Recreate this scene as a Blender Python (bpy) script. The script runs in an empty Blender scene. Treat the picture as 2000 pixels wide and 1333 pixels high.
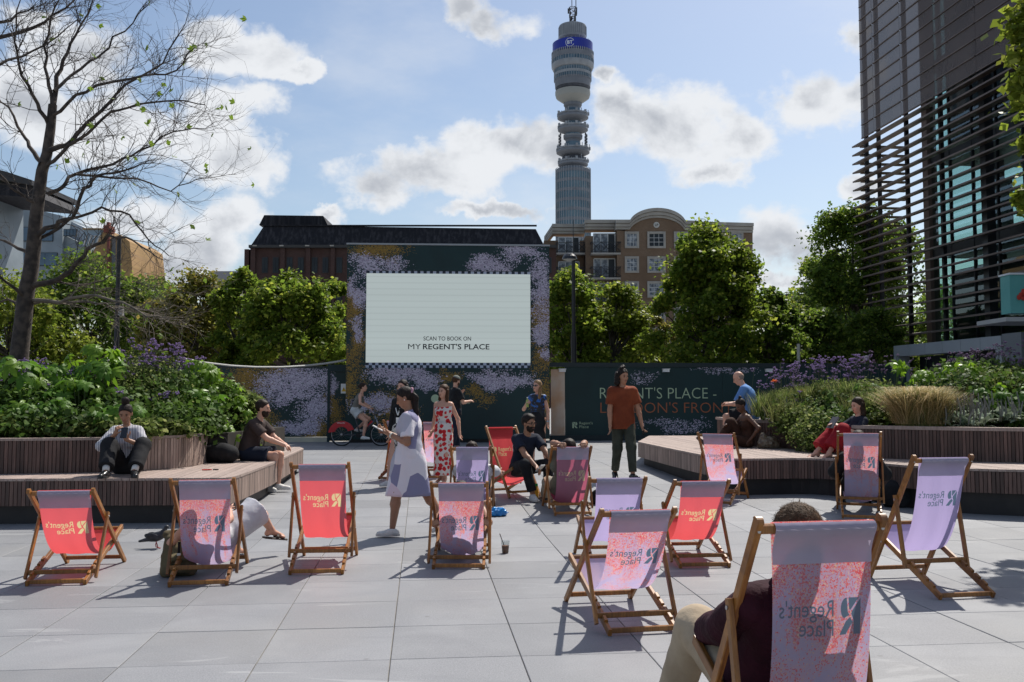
import bpy, bmesh, math, random
import numpy as np
from mathutils import Vector, Matrix, Euler
R_ = math.radians
random.seed(7); rng = np.random.default_rng(7)
SC = bpy.context.scene
COL = SC.collection
PI = math.pi

# ------------------------------------------------------------- camera
FPX, HOR, CAMZ = 1790.0, 772.0, 1.54
PITCH = math.atan((HOR-666.5)/FPX)
cam_d = bpy.data.cameras.new('camera'); cam = bpy.data.objects.new('camera', cam_d); COL.objects.link(cam)
cam_d.sensor_width = 36; cam_d.lens = 36*FPX/2000; cam_d.clip_start = .1; cam_d.clip_end = 6000
cam.location = (0, 0, CAMZ); cam.rotation_euler = (PI/2+PITCH, 0, 0)
SC.camera = cam
SC.view_settings.view_transform = 'Standard'; SC.view_settings.look = 'None'
SC.view_settings.exposure = 0.24; SC.view_settings.gamma = 1; SC.view_settings.use_curve_mapping = False
SC.render.resolution_x = 1024; SC.render.resolution_y = 682
SC.cycles.max_bounces = 8; SC.cycles.transparent_max_bounces = 12
SC.cycles.sample_clamp_indirect = 6.0

# ------------------------------------------------------------- sun and sky
SUN_EL, SUN_AZ = 54.0, 33.0      # azimuth from +Y towards +X
sun_d = bpy.data.lights.new('sun', 'SUN'); sun_d.energy = 4.7; sun_d.angle = R_(.53); sun_d.color = (1, .955, .88)
sun = bpy.data.objects.new('sun', sun_d); COL.objects.link(sun)
sdir = Vector((math.sin(R_(SUN_AZ))*math.cos(R_(SUN_EL)), math.cos(R_(SUN_AZ))*math.cos(R_(SUN_EL)), math.sin(R_(SUN_EL))))
sun.rotation_euler = sdir.to_track_quat('Z', 'Y').to_euler(); sun.location = (10, 20, 40)
SKY_S = .10
world = bpy.data.worlds.new('World'); SC.world = world; world.use_nodes = True

class NT:
    """tiny node-tree writer"""
    def __init__(s, nt): s.nt = nt; nt.nodes.clear()
    def n(s, t, **k):
        nd = s.nt.nodes.new(t)
        for a, v in k.items():
            if a.startswith('i_'): s.set(nd.inputs[a[2:].replace('_', ' ')], v)
            else: setattr(nd, a, v)
        return nd
    def set(s, sock, v):
        if isinstance(v, bpy.types.NodeSocket): s.nt.links.new(v, sock)
        elif v is not None: sock.default_value = v
    def m(s, op, a, b=None, c=None, clamp=False):
        nd = s.nt.nodes.new('ShaderNodeMath'); nd.operation = op; nd.use_clamp = clamp
        s.set(nd.inputs[0], a)
        if b is not None: s.set(nd.inputs[1], b)
        if c is not None: s.set(nd.inputs[2], c)
        return nd.outputs[0]
    def v(s, op, a, b=None):
        nd = s.nt.nodes.new('ShaderNodeVectorMath'); nd.operation = op
        s.set(nd.inputs[0], a)
        if b is not None: s.set(nd.inputs[1], b)
        return nd.outputs['Value'] if op in ('LENGTH', 'DOT_PRODUCT') else nd.outputs[0]
    def mix(s, f, a, b, blend='MIX'):
        nd = s.nt.nodes.new('ShaderNodeMix'); nd.data_type = 'RGBA'; nd.blend_type = blend
        s.set(nd.inputs[0], f)
        for sock, val in ((nd.inputs[6], a), (nd.inputs[7], b)):
            s.set(sock, rgba(val))
        return nd.outputs[2]
    def noise(s, vec, scale, detail=2, rough=.5, dist=0, dim='3D'):
        nd = s.n('ShaderNodeTexNoise', noise_dimensions=dim)
        if vec is not None: s.set(nd.inputs['Vector'], vec)
        nd.inputs['Scale'].default_value = scale; nd.inputs['Detail'].default_value = detail
        nd.inputs['Roughness'].default_value = rough; nd.inputs['Distortion'].default_value = dist
        return nd.outputs['Fac']
    def vor(s, vec, scale, out='Distance', feature='F1', rand=1):
        nd = s.n('ShaderNodeTexVoronoi', feature=feature)
        s.set(nd.inputs['Vector'], vec); nd.inputs['Scale'].default_value = scale; nd.inputs['Randomness'].default_value = rand
        return nd.outputs[out]
    def ramp(s, f, lo, hi):
        nd = s.n('ShaderNodeMapRange', interpolation_type='SMOOTHSTEP'); s.set(nd.inputs[0], f)
        nd.inputs[1].default_value = lo; nd.inputs[2].default_value = hi
        return nd.outputs[0]
    def mapv(s, vec, scale=(1, 1, 1), loc=(0, 0, 0), rot=(0, 0, 0)):
        nd = s.n('ShaderNodeMapping'); s.set(nd.inputs[0], vec); nd.inputs[1].default_value = loc
        nd.inputs[2].default_value = rot; nd.inputs[3].default_value = scale
        return nd.outputs[0]
def rgba(c):
    if isinstance(c, (tuple, list)) and len(c) == 3: return (*c, 1)
    return c

def ray(px, py):
    w = (666.5-py)/FPX; cp, sp = math.cos(PITCH), math.sin(PITCH)
    return Vector(((px-1000)/FPX, cp-sp*w, sp+cp*w))

t = NT(world.node_tree)
sky = t.n('ShaderNodeTexSky', sky_type='NISHITA', sun_disc=False, sun_elevation=R_(SUN_EL), sun_rotation=R_(SUN_AZ))
sky.air_density = 1.1; sky.dust_density = 1.4; sky.ozone_density = 1.6
tc = t.n('ShaderNodeTexCoord'); sep = t.n('ShaderNodeSeparateXYZ'); t.set(sep.inputs[0], tc.outputs['Generated'])
yc = t.m('MAXIMUM', sep.outputs[1], .08)
cmb = t.n('ShaderNodeCombineXYZ'); t.set(cmb.inputs[0], t.m('DIVIDE', sep.outputs[0], yc)); t.set(cmb.inputs[1], t.m('DIVIDE', sep.outputs[2], yc))
UV = cmb.outputs[0]
wn = t.n('ShaderNodeTexNoise'); t.set(wn.inputs['Vector'], tc.outputs['Generated']); wn.inputs['Scale'].default_value = 7; wn.inputs['Detail'].default_value = 7; wn.inputs['Roughness'].default_value = .6
UV = t.v('ADD', UV, t.v('MULTIPLY', t.v('SUBTRACT', wn.outputs['Color'], (.5, .5, .5)), (.19, .13, 0)))
CL = [(455, 95, 120, 50), (550, 135, 60, 22), (400, 60, 80, 40), (440, 215, 90, 50), (440, 320, 95, 58), (390, 270, 80, 60), (400, 470, 110, 62), (330, 520, 80, 50),
      (180, 90, 170, 80), (60, 40, 90, 50), (200, 235, 130, 70), (60, 200, 80, 60), (840, 350, 170, 62), (960, 290, 95, 58), (1060, 300, 90, 48), (760, 365, 90, 42),
      (1000, 25, 110, 40), (930, 0, 80, 35), (1215, 215, 75, 62), (1320, 260, 130, 72), (1450, 295, 85, 50), (1400, 350, 60, 32), (1595, 195, 85, 75), (1680, 200, 60, 70), (1650, 65, 45, 55),
      (1530, 485, 130, 62), (1620, 520, 90, 60), (1690, 350, 36, 30), (950, 420, 160, 18), (640, 410, 40, 12), (1180, 150, 30, 20), (250, 420, 120, 40), (1530, 560, 110, 25)]
F = None
for (px, py, rx, ry) in CL:
    r = ray(px, py); c = (r.x/r.y, r.z/r.y, 0)
    q = t.v('MULTIPLY', t.v('SUBTRACT', UV, c), (FPX/rx/1.05, FPX/ry/1.05, 0))
    f = t.m('SUBTRACT', 1.0, t.v('LENGTH', q))
    F = f if F is None else t.m('SMOOTH_MAX', F, f, .25)
# elsewhere in the sky the same kind of scattered cumulus
elev = t.m('ADD', t.m('ABSOLUTE', sep.outputs[2]), .22)
c2 = t.n('ShaderNodeCombineXYZ'); t.set(c2.inputs[0], t.m('DIVIDE', sep.outputs[0], elev)); t.set(c2.inputs[1], t.m('DIVIDE', sep.outputs[1], elev))
other = t.m('SUBTRACT', t.m('MULTIPLY', t.noise(c2.outputs[0], 1.3, 3), 3.2), 1.9)
uvs = t.n('ShaderNodeSeparateXYZ'); t.set(uvs.inputs[0], UV)
infr = t.m('MULTIPLY', t.m('SUBTRACT', 1.0, t.ramp(t.m('ABSOLUTE', uvs.outputs[0]), .56, .75)), t.m('SUBTRACT', 1.0, t.ramp(uvs.outputs[1], .45, .6)))
infr = t.m('MULTIPLY', infr, t.ramp(sep.outputs[1], .1, .3))
Fm = t.n('ShaderNodeMix'); Fm.data_type = 'FLOAT'; t.set(Fm.inputs[0], infr); t.set(Fm.inputs[2], other); t.set(Fm.inputs[3], F)
F = Fm.outputs[0]
nz = t.noise(t.mapv(tc.outputs['Generated'], (1, 1, 1.25)), 8, 9, .56, .1)
nz2 = t.noise(t.mapv(tc.outputs['Generated'], (1, 1, 1.4), (3, 1, 2)), 24, 7, .6, .2)
Fn = t.m('ADD', F, t.m('MULTIPLY', t.m('SUBTRACT', nz, .5), 2.4)); Fn = t.m('ADD', Fn, t.m('MULTIPLY', t.m('SUBTRACT', nz2, .5), 1.25))
D = t.ramp(Fn, -.14, .50)
veil = t.m('MULTIPLY', t.ramp(t.noise(t.mapv(tc.outputs['Generated'], (1, 1, 2.5)), 3.2, 6, .6), .45, .8), .4)
D = t.m('MAXIMUM', D, veil)
nlow = t.noise(t.mapv(tc.outputs['Generated'], (1, 1, 1.6), (0, 0, .012)), 9, 6, .6, .25)
core = t.ramp(t.m('ADD', F, t.m('MULTIPLY', t.m('SUBTRACT', nlow, .5), 3.2)), .12, 1.25)
CB = 1/SKY_S
ccol = t.mix(core, (.71*CB, .73*CB, .76*CB), (.41*CB, .435*CB, .48*CB))
out = t.mix(D, sky.outputs[0], ccol)
bg = t.n('ShaderNodeBackground'); t.set(bg.inputs[0], out); bg.inputs[1].default_value = SKY_S
wo = t.n('ShaderNodeOutputWorld'); t.set(wo.inputs[0], bg.outputs[0])

# ------------------------------------------------------------- frames and helpers
TH = R_(5.65)
UA = Vector((-math.sin(TH), math.cos(TH), 0)); VB = Vector((math.cos(TH), math.sin(TH), 0))
def G(a, b, z=0): return Vector((UA.x*a+VB.x*b, UA.y*a+VB.y*b, z))
def gz(y): return .02*min(max(y-10, 0), 8.5)
def gnd(px, py):
    r = ray(px, py); d = 10.0
    for _ in range(30):
        tt = (gz(d)-CAMZ)/r.z; d = d*.5+.5*tt*r.y
    tt = d/r.y
    return Vector((r.x*tt, d, gz(d)))
def at(px, py, y):
    r = ray(px, py); tt = y/r.y
    return Vector((r.x*tt, y, CAMZ+r.z*tt))
def onz(px, py, z):
    r = ray(px, py); tt = (z-CAMZ)/r.z
    return Vector((r.x*tt, r.y*tt, z))
def tag(o, label=None, cat=None, group=None, kind=None):
    if label: o['label'] = label
    if cat: o['category'] = cat
    if group: o['group'] = group
    if kind: o['kind'] = kind
    return o
def empty(name, loc=(0, 0, 0), rz=0, label=None, cat=None, group=None, parent=None):
    o = bpy.data.objects.new(name, None); COL.objects.link(o); o.location = loc; o.rotation_euler = (0, 0, rz)
    o.empty_display_size = .2
    if parent: o.parent = parent
    return tag(o, label, cat, group)
def link(name, me, mat=None, parent=None, smooth=False, loc=None, rot=None, mats=None):
    o = bpy.data.objects.new(name, me); COL.objects.link(o)
    if mat and not me.materials: me.materials.append(mat)
    if mats and not me.materials:
        for q in mats: me.materials.append(q)
    if smooth: me.polygons.foreach_set('use_smooth', [True]*len(me.polygons))
    if parent: o.parent = parent
    if loc is not None: o.location = loc
    if rot is not None: o.rotation_euler = rot
    return o
def mesh_np(name, V, Fc):
    """V (n,3) float array, Fc (m,k) int array, all faces k-gons"""
    V = np.asarray(V, dtype=np.float32); Fc = np.asarray(Fc, dtype=np.int32)
    me = bpy.data.meshes.new(name); k = Fc.shape[1]
    me.vertices.add(len(V)); me.vertices.foreach_set('co', V.ravel())
    me.loops.add(Fc.size); me.loops.foreach_set('vertex_index', Fc.ravel())
    me.polygons.add(len(Fc)); me.polygons.foreach_set('loop_start', np.arange(len(Fc), dtype=np.int32)*k)
    me.update(calc_edges=True); return me
class MB:
    def __init__(s): s.v = []; s.f = []; s.mi = []; s.cur = 0
    def add(s, vs, fs):
        n = len(s.v); s.v += [tuple(q) for q in vs]; s.f += [tuple(i+n for i in q) for q in fs]; s.mi += [s.cur]*len(fs)
        return s
    def box(s, c, d, M=None):
        x, y, z = d[0]/2, d[1]/2, d[2]/2; c = Vector(c)
        vs = [Vector(q) for q in ((-x, -y, -z), (x, -y, -z), (x, y, -z), (-x, y, -z), (-x, -y, z), (x, -y, z), (x, y, z), (-x, y, z))]
        if M is not None: vs = [M @ q for q in vs]
        return s.add([c+q for q in vs], [(0, 3, 2, 1), (4, 5, 6, 7), (0, 1, 5, 4), (1, 2, 6, 5), (2, 3, 7, 6), (3, 0, 4, 7)])
    def span(s, lo, hi):
        return s.box([(lo[i]+hi[i])/2 for i in range(3)], [abs(hi[i]-lo[i]) for i in range(3)])
    def beam(s, p, q, w, h, up=(0, 0, 1), bev=0):
        p, q = Vector(p), Vector(q); d = (q-p).normalized(); side = d.cross(Vector(up)).normalized(); u = side.cross(d).normalized()
        if bev:
            pr = [(-w/2, -h/2+bev), (-w/2+bev, -h/2), (w/2-bev, -h/2), (w/2, -h/2+bev), (w/2, h/2-bev), (w/2-bev, h/2), (-w/2+bev, h/2), (-w/2, h/2-bev)]
        else: pr = [(-w/2, -h/2), (w/2, -h/2), (w/2, h/2), (-w/2, h/2)]
        n = len(pr); vs = [p+side*a+u*b for a, b in pr]+[q+side*a+u*b for a, b in pr]
        return s.add(vs, [tuple(range(n))[::-1], tuple(range(n, 2*n))]+[(i, (i+1) % n, n+(i+1) % n, n+i) for i in range(n)])
    def tube(s, pts, rad, n=8, cap=True):
        pts = [Vector(p) for p in pts]
        if not isinstance(rad, (list, tuple)): rad = [rad]*len(pts)
        vs = []; ref = None
        for i, p in enumerate(pts):
            d = (pts[min(i+1, len(pts)-1)]-pts[max(i-1, 0)]).normalized()
            if ref is None: ref = Vector((0, 0, 1)) if abs(d.z) < .9 else Vector((1, 0, 0))
            a = d.cross(ref).normalized(); b = a.cross(d).normalized(); ref = b
            for j in range(n):
                w = 2*PI*j/n; vs.append(p+a*math.cos(w)*rad[i]+b*math.sin(w)*rad[i])
        fs = [(i*n+j, i*n+(j+1) % n, (i+1)*n+(j+1) % n, (i+1)*n+j) for i in range(len(pts)-1) for j in range(n)]
        if cap: fs += [tuple(range(n))[::-1], tuple(range((len(pts)-1)*n, len(pts)*n))]
        return s.add(vs, fs)
    def lathe(s, prof, c=(0, 0, 0), n=32, cap=True):
        vs = []
        for r, z in prof:
            for j in range(n):
                w = 2*PI*j/n; vs.append((c[0]+r*math.cos(w), c[1]+r*math.sin(w), c[2]+z))
        fs = [(i*n+j, i*n+(j+1) % n, (i+1)*n+(j+1) % n, (i+1)*n+j) for i in range(len(prof)-1) for j in range(n)]
        if cap: fs += [tuple(range(n))[::-1], tuple(range((len(prof)-1)*n, len(prof)*n))]
        return s.add(vs, fs)
    def prism(s, poly, z0, z1):
        n = len(poly)
        area = sum(poly[i][0]*poly[(i+1) % n][1]-poly[(i+1) % n][0]*poly[i][1] for i in range(n))
        if area < 0: poly = poly[::-1]
        vs = [(p[0], p[1], z0) for p in poly]+[(p[0], p[1], z1) for p in poly]
        return s.add(vs, [tuple(range(n))[::-1], tuple(range(n, 2*n))]+[(i, (i+1) % n, n+(i+1) % n, n+i) for i in range(n)])
    def ell(s, c, r, n=10, m=7, M=None):
        vs = []; c = Vector(c)
        for i in range(m+1):
            ph = PI*i/m
            for j in range(n):
                w = 2*PI*j/n; q = Vector((r[0]*math.sin(ph)*math.cos(w), r[1]*math.sin(ph)*math.sin(w), r[2]*math.cos(ph)))
                if M is not None: q = M @ q
                vs.append(c+q)
        return s.add(vs, [(i*n+j, (i+1)*n+j, (i+1)*n+(j+1) % n, i*n+(j+1) % n) for i in range(m) for j in range(n)])
    def mesh(s, name):
        me = bpy.data.meshes.new(name); me.from_pydata(s.v, [], s.f); me.update(); return me
    def build(s, name, mat=None, parent=None, smooth=False, loc=None, rot=None, mats=None):
        me = s.mesh(name); o = link(name, me, mat, parent, smooth, loc, rot, mats)
        if mats: me.polygons.foreach_set('material_index', s.mi)
        return o
def auto_smooth(o, ang=40):
    me = o.data; bm = bmesh.new(); bm.from_mesh(me)
    for e in bm.edges:
        if len(e.link_faces) == 2 and e.calc_face_angle(0) > R_(ang): e.smooth = False
    for f in bm.faces: f.smooth = True
    bm.to_mesh(me); bm.free(); return o
_txt = {}
def text_mesh(body, size=1, align='LEFT', res=3, spacing=1.0, offset=0.0):
    """text outline in the xy plane as (verts, tris)"""
    key = (body, align, res, spacing, offset)
    if key not in _txt:
        cu = bpy.data.curves.new('txt', 'FONT'); cu.body = body; cu.size = 1; cu.align_x = align; cu.resolution_u = res; cu.space_character = spacing
        cu.offset = offset
        o = bpy.data.objects.new('txt', cu); COL.objects.link(o)
        dg = bpy.context.evaluated_depsgraph_get(); me = bpy.data.meshes.new_from_object(o.evaluated_get(dg))
        _txt[key] = ([tuple(v.co) for v in me.vertices], [tuple(p.vertices) for p in me.polygons])
        bpy.data.objects.remove(o); bpy.data.curves.remove(cu); bpy.data.meshes.remove(me)
    vs, fs = _txt[key]
    return [(x*size, y*size) for x, y, z in vs], fs
def text_on(name, body, size, fn, mat, parent, align='LEFT', spacing=1.0, offset=0.0, flip=False):
    vs, fs = text_mesh(body, size, align, 3, spacing, offset)
    return MB().add([fn(x, y) for x, y in vs], [f[::-1] if flip else f for f in fs]).build(name, mat, parent)

# ------------------------------------------------------------- materials
MATS = {}
def newmat(name):
    m = bpy.data.materials.new(name); m.use_nodes = True; MATS[name] = m
    return m, NT(m.node_tree)
def finish(t, col, rough=.6, bump=None, bstr=.2, bdist=.02, spec=.5, metal=0, trans=0, coat=0, sheen=0):
    p = t.n('ShaderNodeBsdfPrincipled'); t.set(p.inputs['Base Color'], rgba(col)); t.set(p.inputs['Roughness'], rough)
    p.inputs['Specular IOR Level'].default_value = spec; p.inputs['Metallic'].default_value = metal
    p.inputs['Coat Weight'].default_value = coat; p.inputs['Sheen Weight'].default_value = sheen
    if bump is not None:
        b = t.n('ShaderNodeBump'); b.inputs['Strength'].default_value = bstr; b.inputs['Distance'].default_value = bdist; t.set(b.inputs['Height'], bump)
        t.set(p.inputs['Normal'], b.outputs[0])
    sh = p.outputs[0]
    if trans:
        tr = t.n('ShaderNodeBsdfTranslucent'); t.set(tr.inputs[0], rgba(col)); mx = t.n('ShaderNodeMixShader'); mx.inputs[0].default_value = trans
        t.set(mx.inputs[1], sh); t.set(mx.inputs[2], tr.outputs[0]); sh = mx.outputs[0]
    o = t.n('ShaderNodeOutputMaterial'); t.set(o.inputs[0], sh); return p
def simple(name, c1, c2=None, scale=6, rough=.6, bstr=0, bscale=40, spec=.5, metal=0, trans=0, detail=4, stretch=(1, 1, 1), lo=.35, hi=.65, coat=0, vary=0, sheen=0):
    if name in MATS: return MATS[name]
    m, t = newmat(name); tc = t.n('ShaderNodeTexCoord'); v = t.mapv(tc.outputs['Object'], stretch)
    col = rgba(c1)
    if c2: col = t.mix(t.ramp(t.noise(v, scale, detail), lo, hi), c1, c2)
    if vary:
        oi = t.n('ShaderNodeObjectInfo'); hs = t.n('ShaderNodeHueSaturation'); t.set(hs.inputs['Color'], col)
        t.set(hs.inputs['Value'], t.m('MULTIPLY_ADD', oi.outputs['Random'], vary*2, 1-vary)); col = hs.outputs[0]
    finish(t, col, rough, t.noise(v, bscale, 3) if bstr else None, bstr, .01, spec, metal, trans, coat, sheen)
    return m

def mat_wood(name, c1, c2, vary=.2, rough=.55, sc=1, gloss=.5):
    m, t = newmat(name); tc = t.n('ShaderNodeTexCoord'); oi = t.n('ShaderNodeObjectInfo')
    cmb = t.n('ShaderNodeCombineXYZ'); t.set(cmb.inputs[0], t.m('MULTIPLY', oi.outputs['Random'], 37.0)); t.set(cmb.inputs[2], t.m('MULTIPLY', oi.outputs['Random'], 11.0))
    v = t.v('ADD', tc.outputs['Object'], cmb.outputs[0])
    g = t.noise(t.mapv(v, (40*sc, 40*sc, 3.5*sc)), 1, 5, .6, .6); big = t.noise(v, 2.2*sc, 3)
    col = t.mix(t.ramp(g, .3, .72), c1, c2); col = t.mix(t.m('MULTIPLY', t.ramp(big, .35, .8), .45), col, [q*.55 for q in c1])
    hs = t.n('ShaderNodeHueSaturation'); t.set(hs.inputs['Color'], col); t.set(hs.inputs['Value'], t.m('MULTIPLY_ADD', oi.outputs['Random'], vary*2, 1-vary))
    finish(t, hs.outputs[0], rough, g, .25, .003, gloss); return m
# deckchair frame (oiled hardwood): grain follows the long axis whatever it is
def mat_frame():
    m, t = newmat('oiled hardwood'); tc = t.n('ShaderNodeTexCoord'); oi = t.n('ShaderNodeObjectInfo')
    cmb = t.n('ShaderNodeCombineXYZ'); t.set(cmb.inputs[0], t.m('MULTIPLY', oi.outputs['Random'], 31.0))
    v = t.v('ADD', tc.outputs['Object'], cmb.outputs[0])
    g = t.noise(t.mapv(v, (60, 9, 9), rot=(0, 0, 0)), 1, 4, .6, 1.0); big = t.noise(v, 3, 3)
    col = t.mix(t.ramp(g, .3, .7), (.35, .148, .032), (.19, .072, .016)); col = t.mix(t.ramp(big, .45, .8), col, (.14, .055, .015))
    hs = t.n('ShaderNodeHueSaturation'); t.set(hs.inputs['Color'], col); t.set(hs.inputs['Value'], t.m('MULTIPLY_ADD', oi.outputs['Random'], .5, .78))
    finish(t, hs.outputs[0], .42, g, .2, .002, .5); return m
m_frame = mat_frame()
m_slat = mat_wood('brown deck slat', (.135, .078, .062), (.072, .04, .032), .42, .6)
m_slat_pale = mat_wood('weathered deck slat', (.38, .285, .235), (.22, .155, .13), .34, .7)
m_deck = mat_wood('weathered deck board', (.40, .31, .27), (.27, .205, .175), .13, .75)
m_plinth = simple('dark plinth', (.012, .01, .011), (.02, .017, .017), 5, .6)
m_rust = simple('brown steel edging', (.075, .03, .02), (.04, .018, .013), 9, .6)
def mat_granite():
    m, t = newmat('grey granite paving'); tc = t.n('ShaderNodeTexCoord'); geo = t.n('ShaderNodeNewGeometry'); oi = t.n('ShaderNodeObjectInfo')
    P = geo.outputs['Position']
    fine = t.noise(P, 420, 2, .7); med = t.noise(P, 90, 3, .6); big = t.noise(P, 1.1, 5, .6, .4); st = t.noise(t.mapv(P, (.5, 2.2, 1), rot=(0, 0, .5)), 1.3, 6, .65, .8)
    grain = t.noise(P, 150, 3, .75); col = t.mix(t.ramp(fine, .3, .7), (.175, .178, .188), (.29, .293, .304)); col = t.mix(t.m('MULTIPLY', t.ramp(grain, .50, .66), .45), col, (.135, .137, .147)); col = t.mix(t.m('MULTIPLY', t.ramp(grain, .46, .34), .5), col, (.37, .37, .378)); col = t.mix(t.m('MULTIPLY', t.ramp(med, .35, .75), .4), col, (.155, .16, .175))
    col = t.mix(t.m('MULTIPLY', t.ramp(big, .4, .72), .4), col, (.33, .333, .342)); col = t.mix(t.m('MULTIPLY', t.ramp(st, .56, .70), .35), col, (.18, .183, .195))
    # scuffs and drip stains
    sc_ = t.ramp(t.noise(t.mapv(P, (.35, 1.7, 1), (5, 2, 0), rot=(0, 0, -.45)), 1.7, 7, .6, 1.2), .62, .67)
    col = t.mix(t.m('MULTIPLY', sc_, .28), col, (.5, .5, .5)); blot = t.ramp(t.noise(t.mapv(P, loc=(9, 4, 0)), 4.5, 6, .7, .6), .60, .74); col = t.mix(t.m('MULTIPLY', blot, .35), col, (.19, .185, .18)); wm = t.ramp(t.noise(t.mapv(P, loc=(2, 7, 0)), .6, 4), .5, .7); col = t.mix(t.m('MULTIPLY', wm, .25), col, (.285, .272, .252))
    sp = t.ramp(t.vor(P, 2.3), .06, .02); col = t.mix(t.m('MULTIPLY', sp, .45), col, (.1, .09, .09))
    hs = t.n('ShaderNodeHueSaturation'); t.set(hs.inputs['Color'], col); t.set(hs.inputs['Value'], t.m('MULTIPLY_ADD', oi.outputs['Random'], .22, .83))
    finish(t, hs.outputs[0], t.m('MULTIPLY_ADD', med, .3, .45), fine, .12, .003, .4); return m
m_slab = mat_granite()
m_joint = simple('sandy paving joint', (.165, .152, .13), (.24, .22, .185), 9, .9)
m_joint_far = simple('far paving', (.22, .223, .23), (.27, .273, .28), 3, .8)
# ------------------------------------------------------------- ground and paving
mb = MB(); ys = [-40, 10, 18.5, 60, 900, 3000]; xs = [-1500, -60, 0, 60, 1500]
for j, y in enumerate(ys):
    for x in xs: mb.v.append((x, y, gz(y)-.05))
for j in range(len(ys)-1):
    for i in range(len(xs)-1): mb.f.append((j*5+i, j*5+i+1, (j+1)*5+i+1, (j+1)*5+i)); mb.mi.append(0)
tag(mb.build('ground', m_joint_far), kind='structure')
mb = MB(); aa = np.arange(2, 31, .5); bs_ = np.arange(-16, 15, 1.0); nb_ = len(bs_)
for a in aa:
    for b in bs_:
        p = G(a, b); mb.v.append((p.x, p.y, gz(p.y)-.009))
mb.f = [(j*nb_+i, j*nb_+i+1, (j+1)*nb_+i+1, (j+1)*nb_+i) for j in range(len(aa)-1) for i in range(nb_-1)]; mb.mi = [0]*len(mb.f)
pave = tag(mb.build('pavement', m_joint), kind='structure')
SP = .765; rest = MB(); slabs = []
for i in range(-5, 29):
    for j in range(-19, 18):
        a, b = 6.25+SP*i, -.17+SP*j; p = G(a+SP/2, b+SP/2)
        if a < 3.3 or a > 27: continue
        vis = abs(p.x) < p.y*.60+.6
        slabs.append((0 if vis else 1, p.y, i, j))
slabs.sort(); nob = 0
for vis, _, i, j in slabs:
    a, b = 6.25+SP*i, -.17+SP*j; g = .0028
    c = [(a+g, b+g), (a+g, b+SP-g), (a+SP-g, b+SP-g), (a+SP-g, b+g)]
    dz = random.uniform(-.0012, .0012)
    top = [];
    for (u, w) in c:
        p = G(u, w); top.append((p.x, p.y, gz(p.y)+dz+random.uniform(-.0008, .0008)))
    bev = []
    cx = sum(q[0] for q in top)/4; cy = sum(q[1] for q in top)/4
    inn = [(cx+(q[0]-cx)*.991, cy+(q[1]-cy)*.991, q[2]) for q in top]; mid = [(q[0], q[1], q[2]-.003) for q in top]; low = [(q[0], q[1], q[2]-.04) for q in top]
    vs = inn+mid+low; fs = [(3, 2, 1, 0)]+[(k, (k+1) % 4, 4+(k+1) % 4, 4+k) for k in range(4)]+[(4+k, 4+(k+1) % 4, 8+(k+1) % 4, 8+k) for k in range(4)]
    if vis == 0 and nob < 299:
        MB().add(vs, fs).build('paving_slab', m_slab, pave); nob += 1
    else: rest.add(vs, fs)
tag(rest.build('far_paving_slabs', m_slab, pave), kind='stuff')

# ------------------------------------------------------------- timber decks
def to_ab(p): return (-p[0]*math.sin(TH)+p[1]*math.cos(TH), p[0]*math.cos(TH)+p[1]*math.sin(TH))
def resample(path, step):
    P = [Vector((p[0], p[1])) for p in path]; L = [0]
    for i in range(1, len(P)): L.append(L[-1]+(P[i]-P[i-1]).length)
    out = []; n = int(L[-1]/step)
    for k in range(n+1):
        s = k*step+step*.5
        if s > L[-1]: break
        i = next(q for q in range(1, len(L)) if L[q] >= s); f = (s-L[i-1])/(L[i]-L[i-1])
        out.append((P[i-1].lerp(P[i], f), (P[i]-P[i-1]).normalized(), s))
    return out
def smooth_path(pts, it=3):
    P = [Vector((p[0], p[1])) for p in pts]
    for _ in range(it):
        Q = [P[0]]
        for i in range(len(P)-1): Q += [P[i].lerp(P[i+1], .25), P[i].lerp(P[i+1], .75)]
        Q.append(P[-1]); P = Q
    return P
def offset(path, d):
    out = []
    for i, p in enumerate(path):
        t_ = (path[min(i+1, len(path)-1)]-path[max(i-1, 0)]).normalized(); out.append(p+Vector((-t_.y, t_.x))*d)
    return out
def ribbon(path_o, path_i, z0, z1):
    mb = MB(); n = len(path_o)
    for i in range(n):
        a, b = path_o[i], path_i[i]
        mb.v += [(a.x, a.y, z0), (b.x, b.y, z0), (b.x, b.y, z1), (a.x, a.y, z1)]
    for i in range(n-1):
        for k in range(4):
            mb.f.append((i*4+k, i*4+(k+1) % 4, i*4+4+(k+1) % 4, i*4+4+k)); mb.mi.append(0)
    mb.f += [(3, 2, 1, 0), (n*4-4, n*4-3, n*4-2, n*4-1)]; mb.mi += [0, 0]
    return mb
_slatmesh = {}
def slats(parent, path, z0, z1, w, mats, name='slat', th=.022, gap=.006):
    """vertical boards set along a path, each its own object"""
    for (p, d, s) in resample(path, w):
        m = mats(s, p) if callable(mats) else mats
        key = (round(z1-z0, 3), w, m.name)
        if key not in _slatmesh:
            b = MB(); h = z1-z0; x = (w-gap)/2; c = .0025
            pr = [(-x, 0), (-x, -th+c), (-x+c, -th), (x-c, -th), (x, -th+c), (x, 0)]
            b.prism(pr, 0, h); me = b.mesh(name); me.materials.append(m); _slatmesh[key] = me
        o = link(name, _slatmesh[key], None, parent, loc=(p.x, p.y, z0+random.uniform(-.001, .001)), rot=(0, 0, math.atan2(d.y, d.x)))
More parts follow.
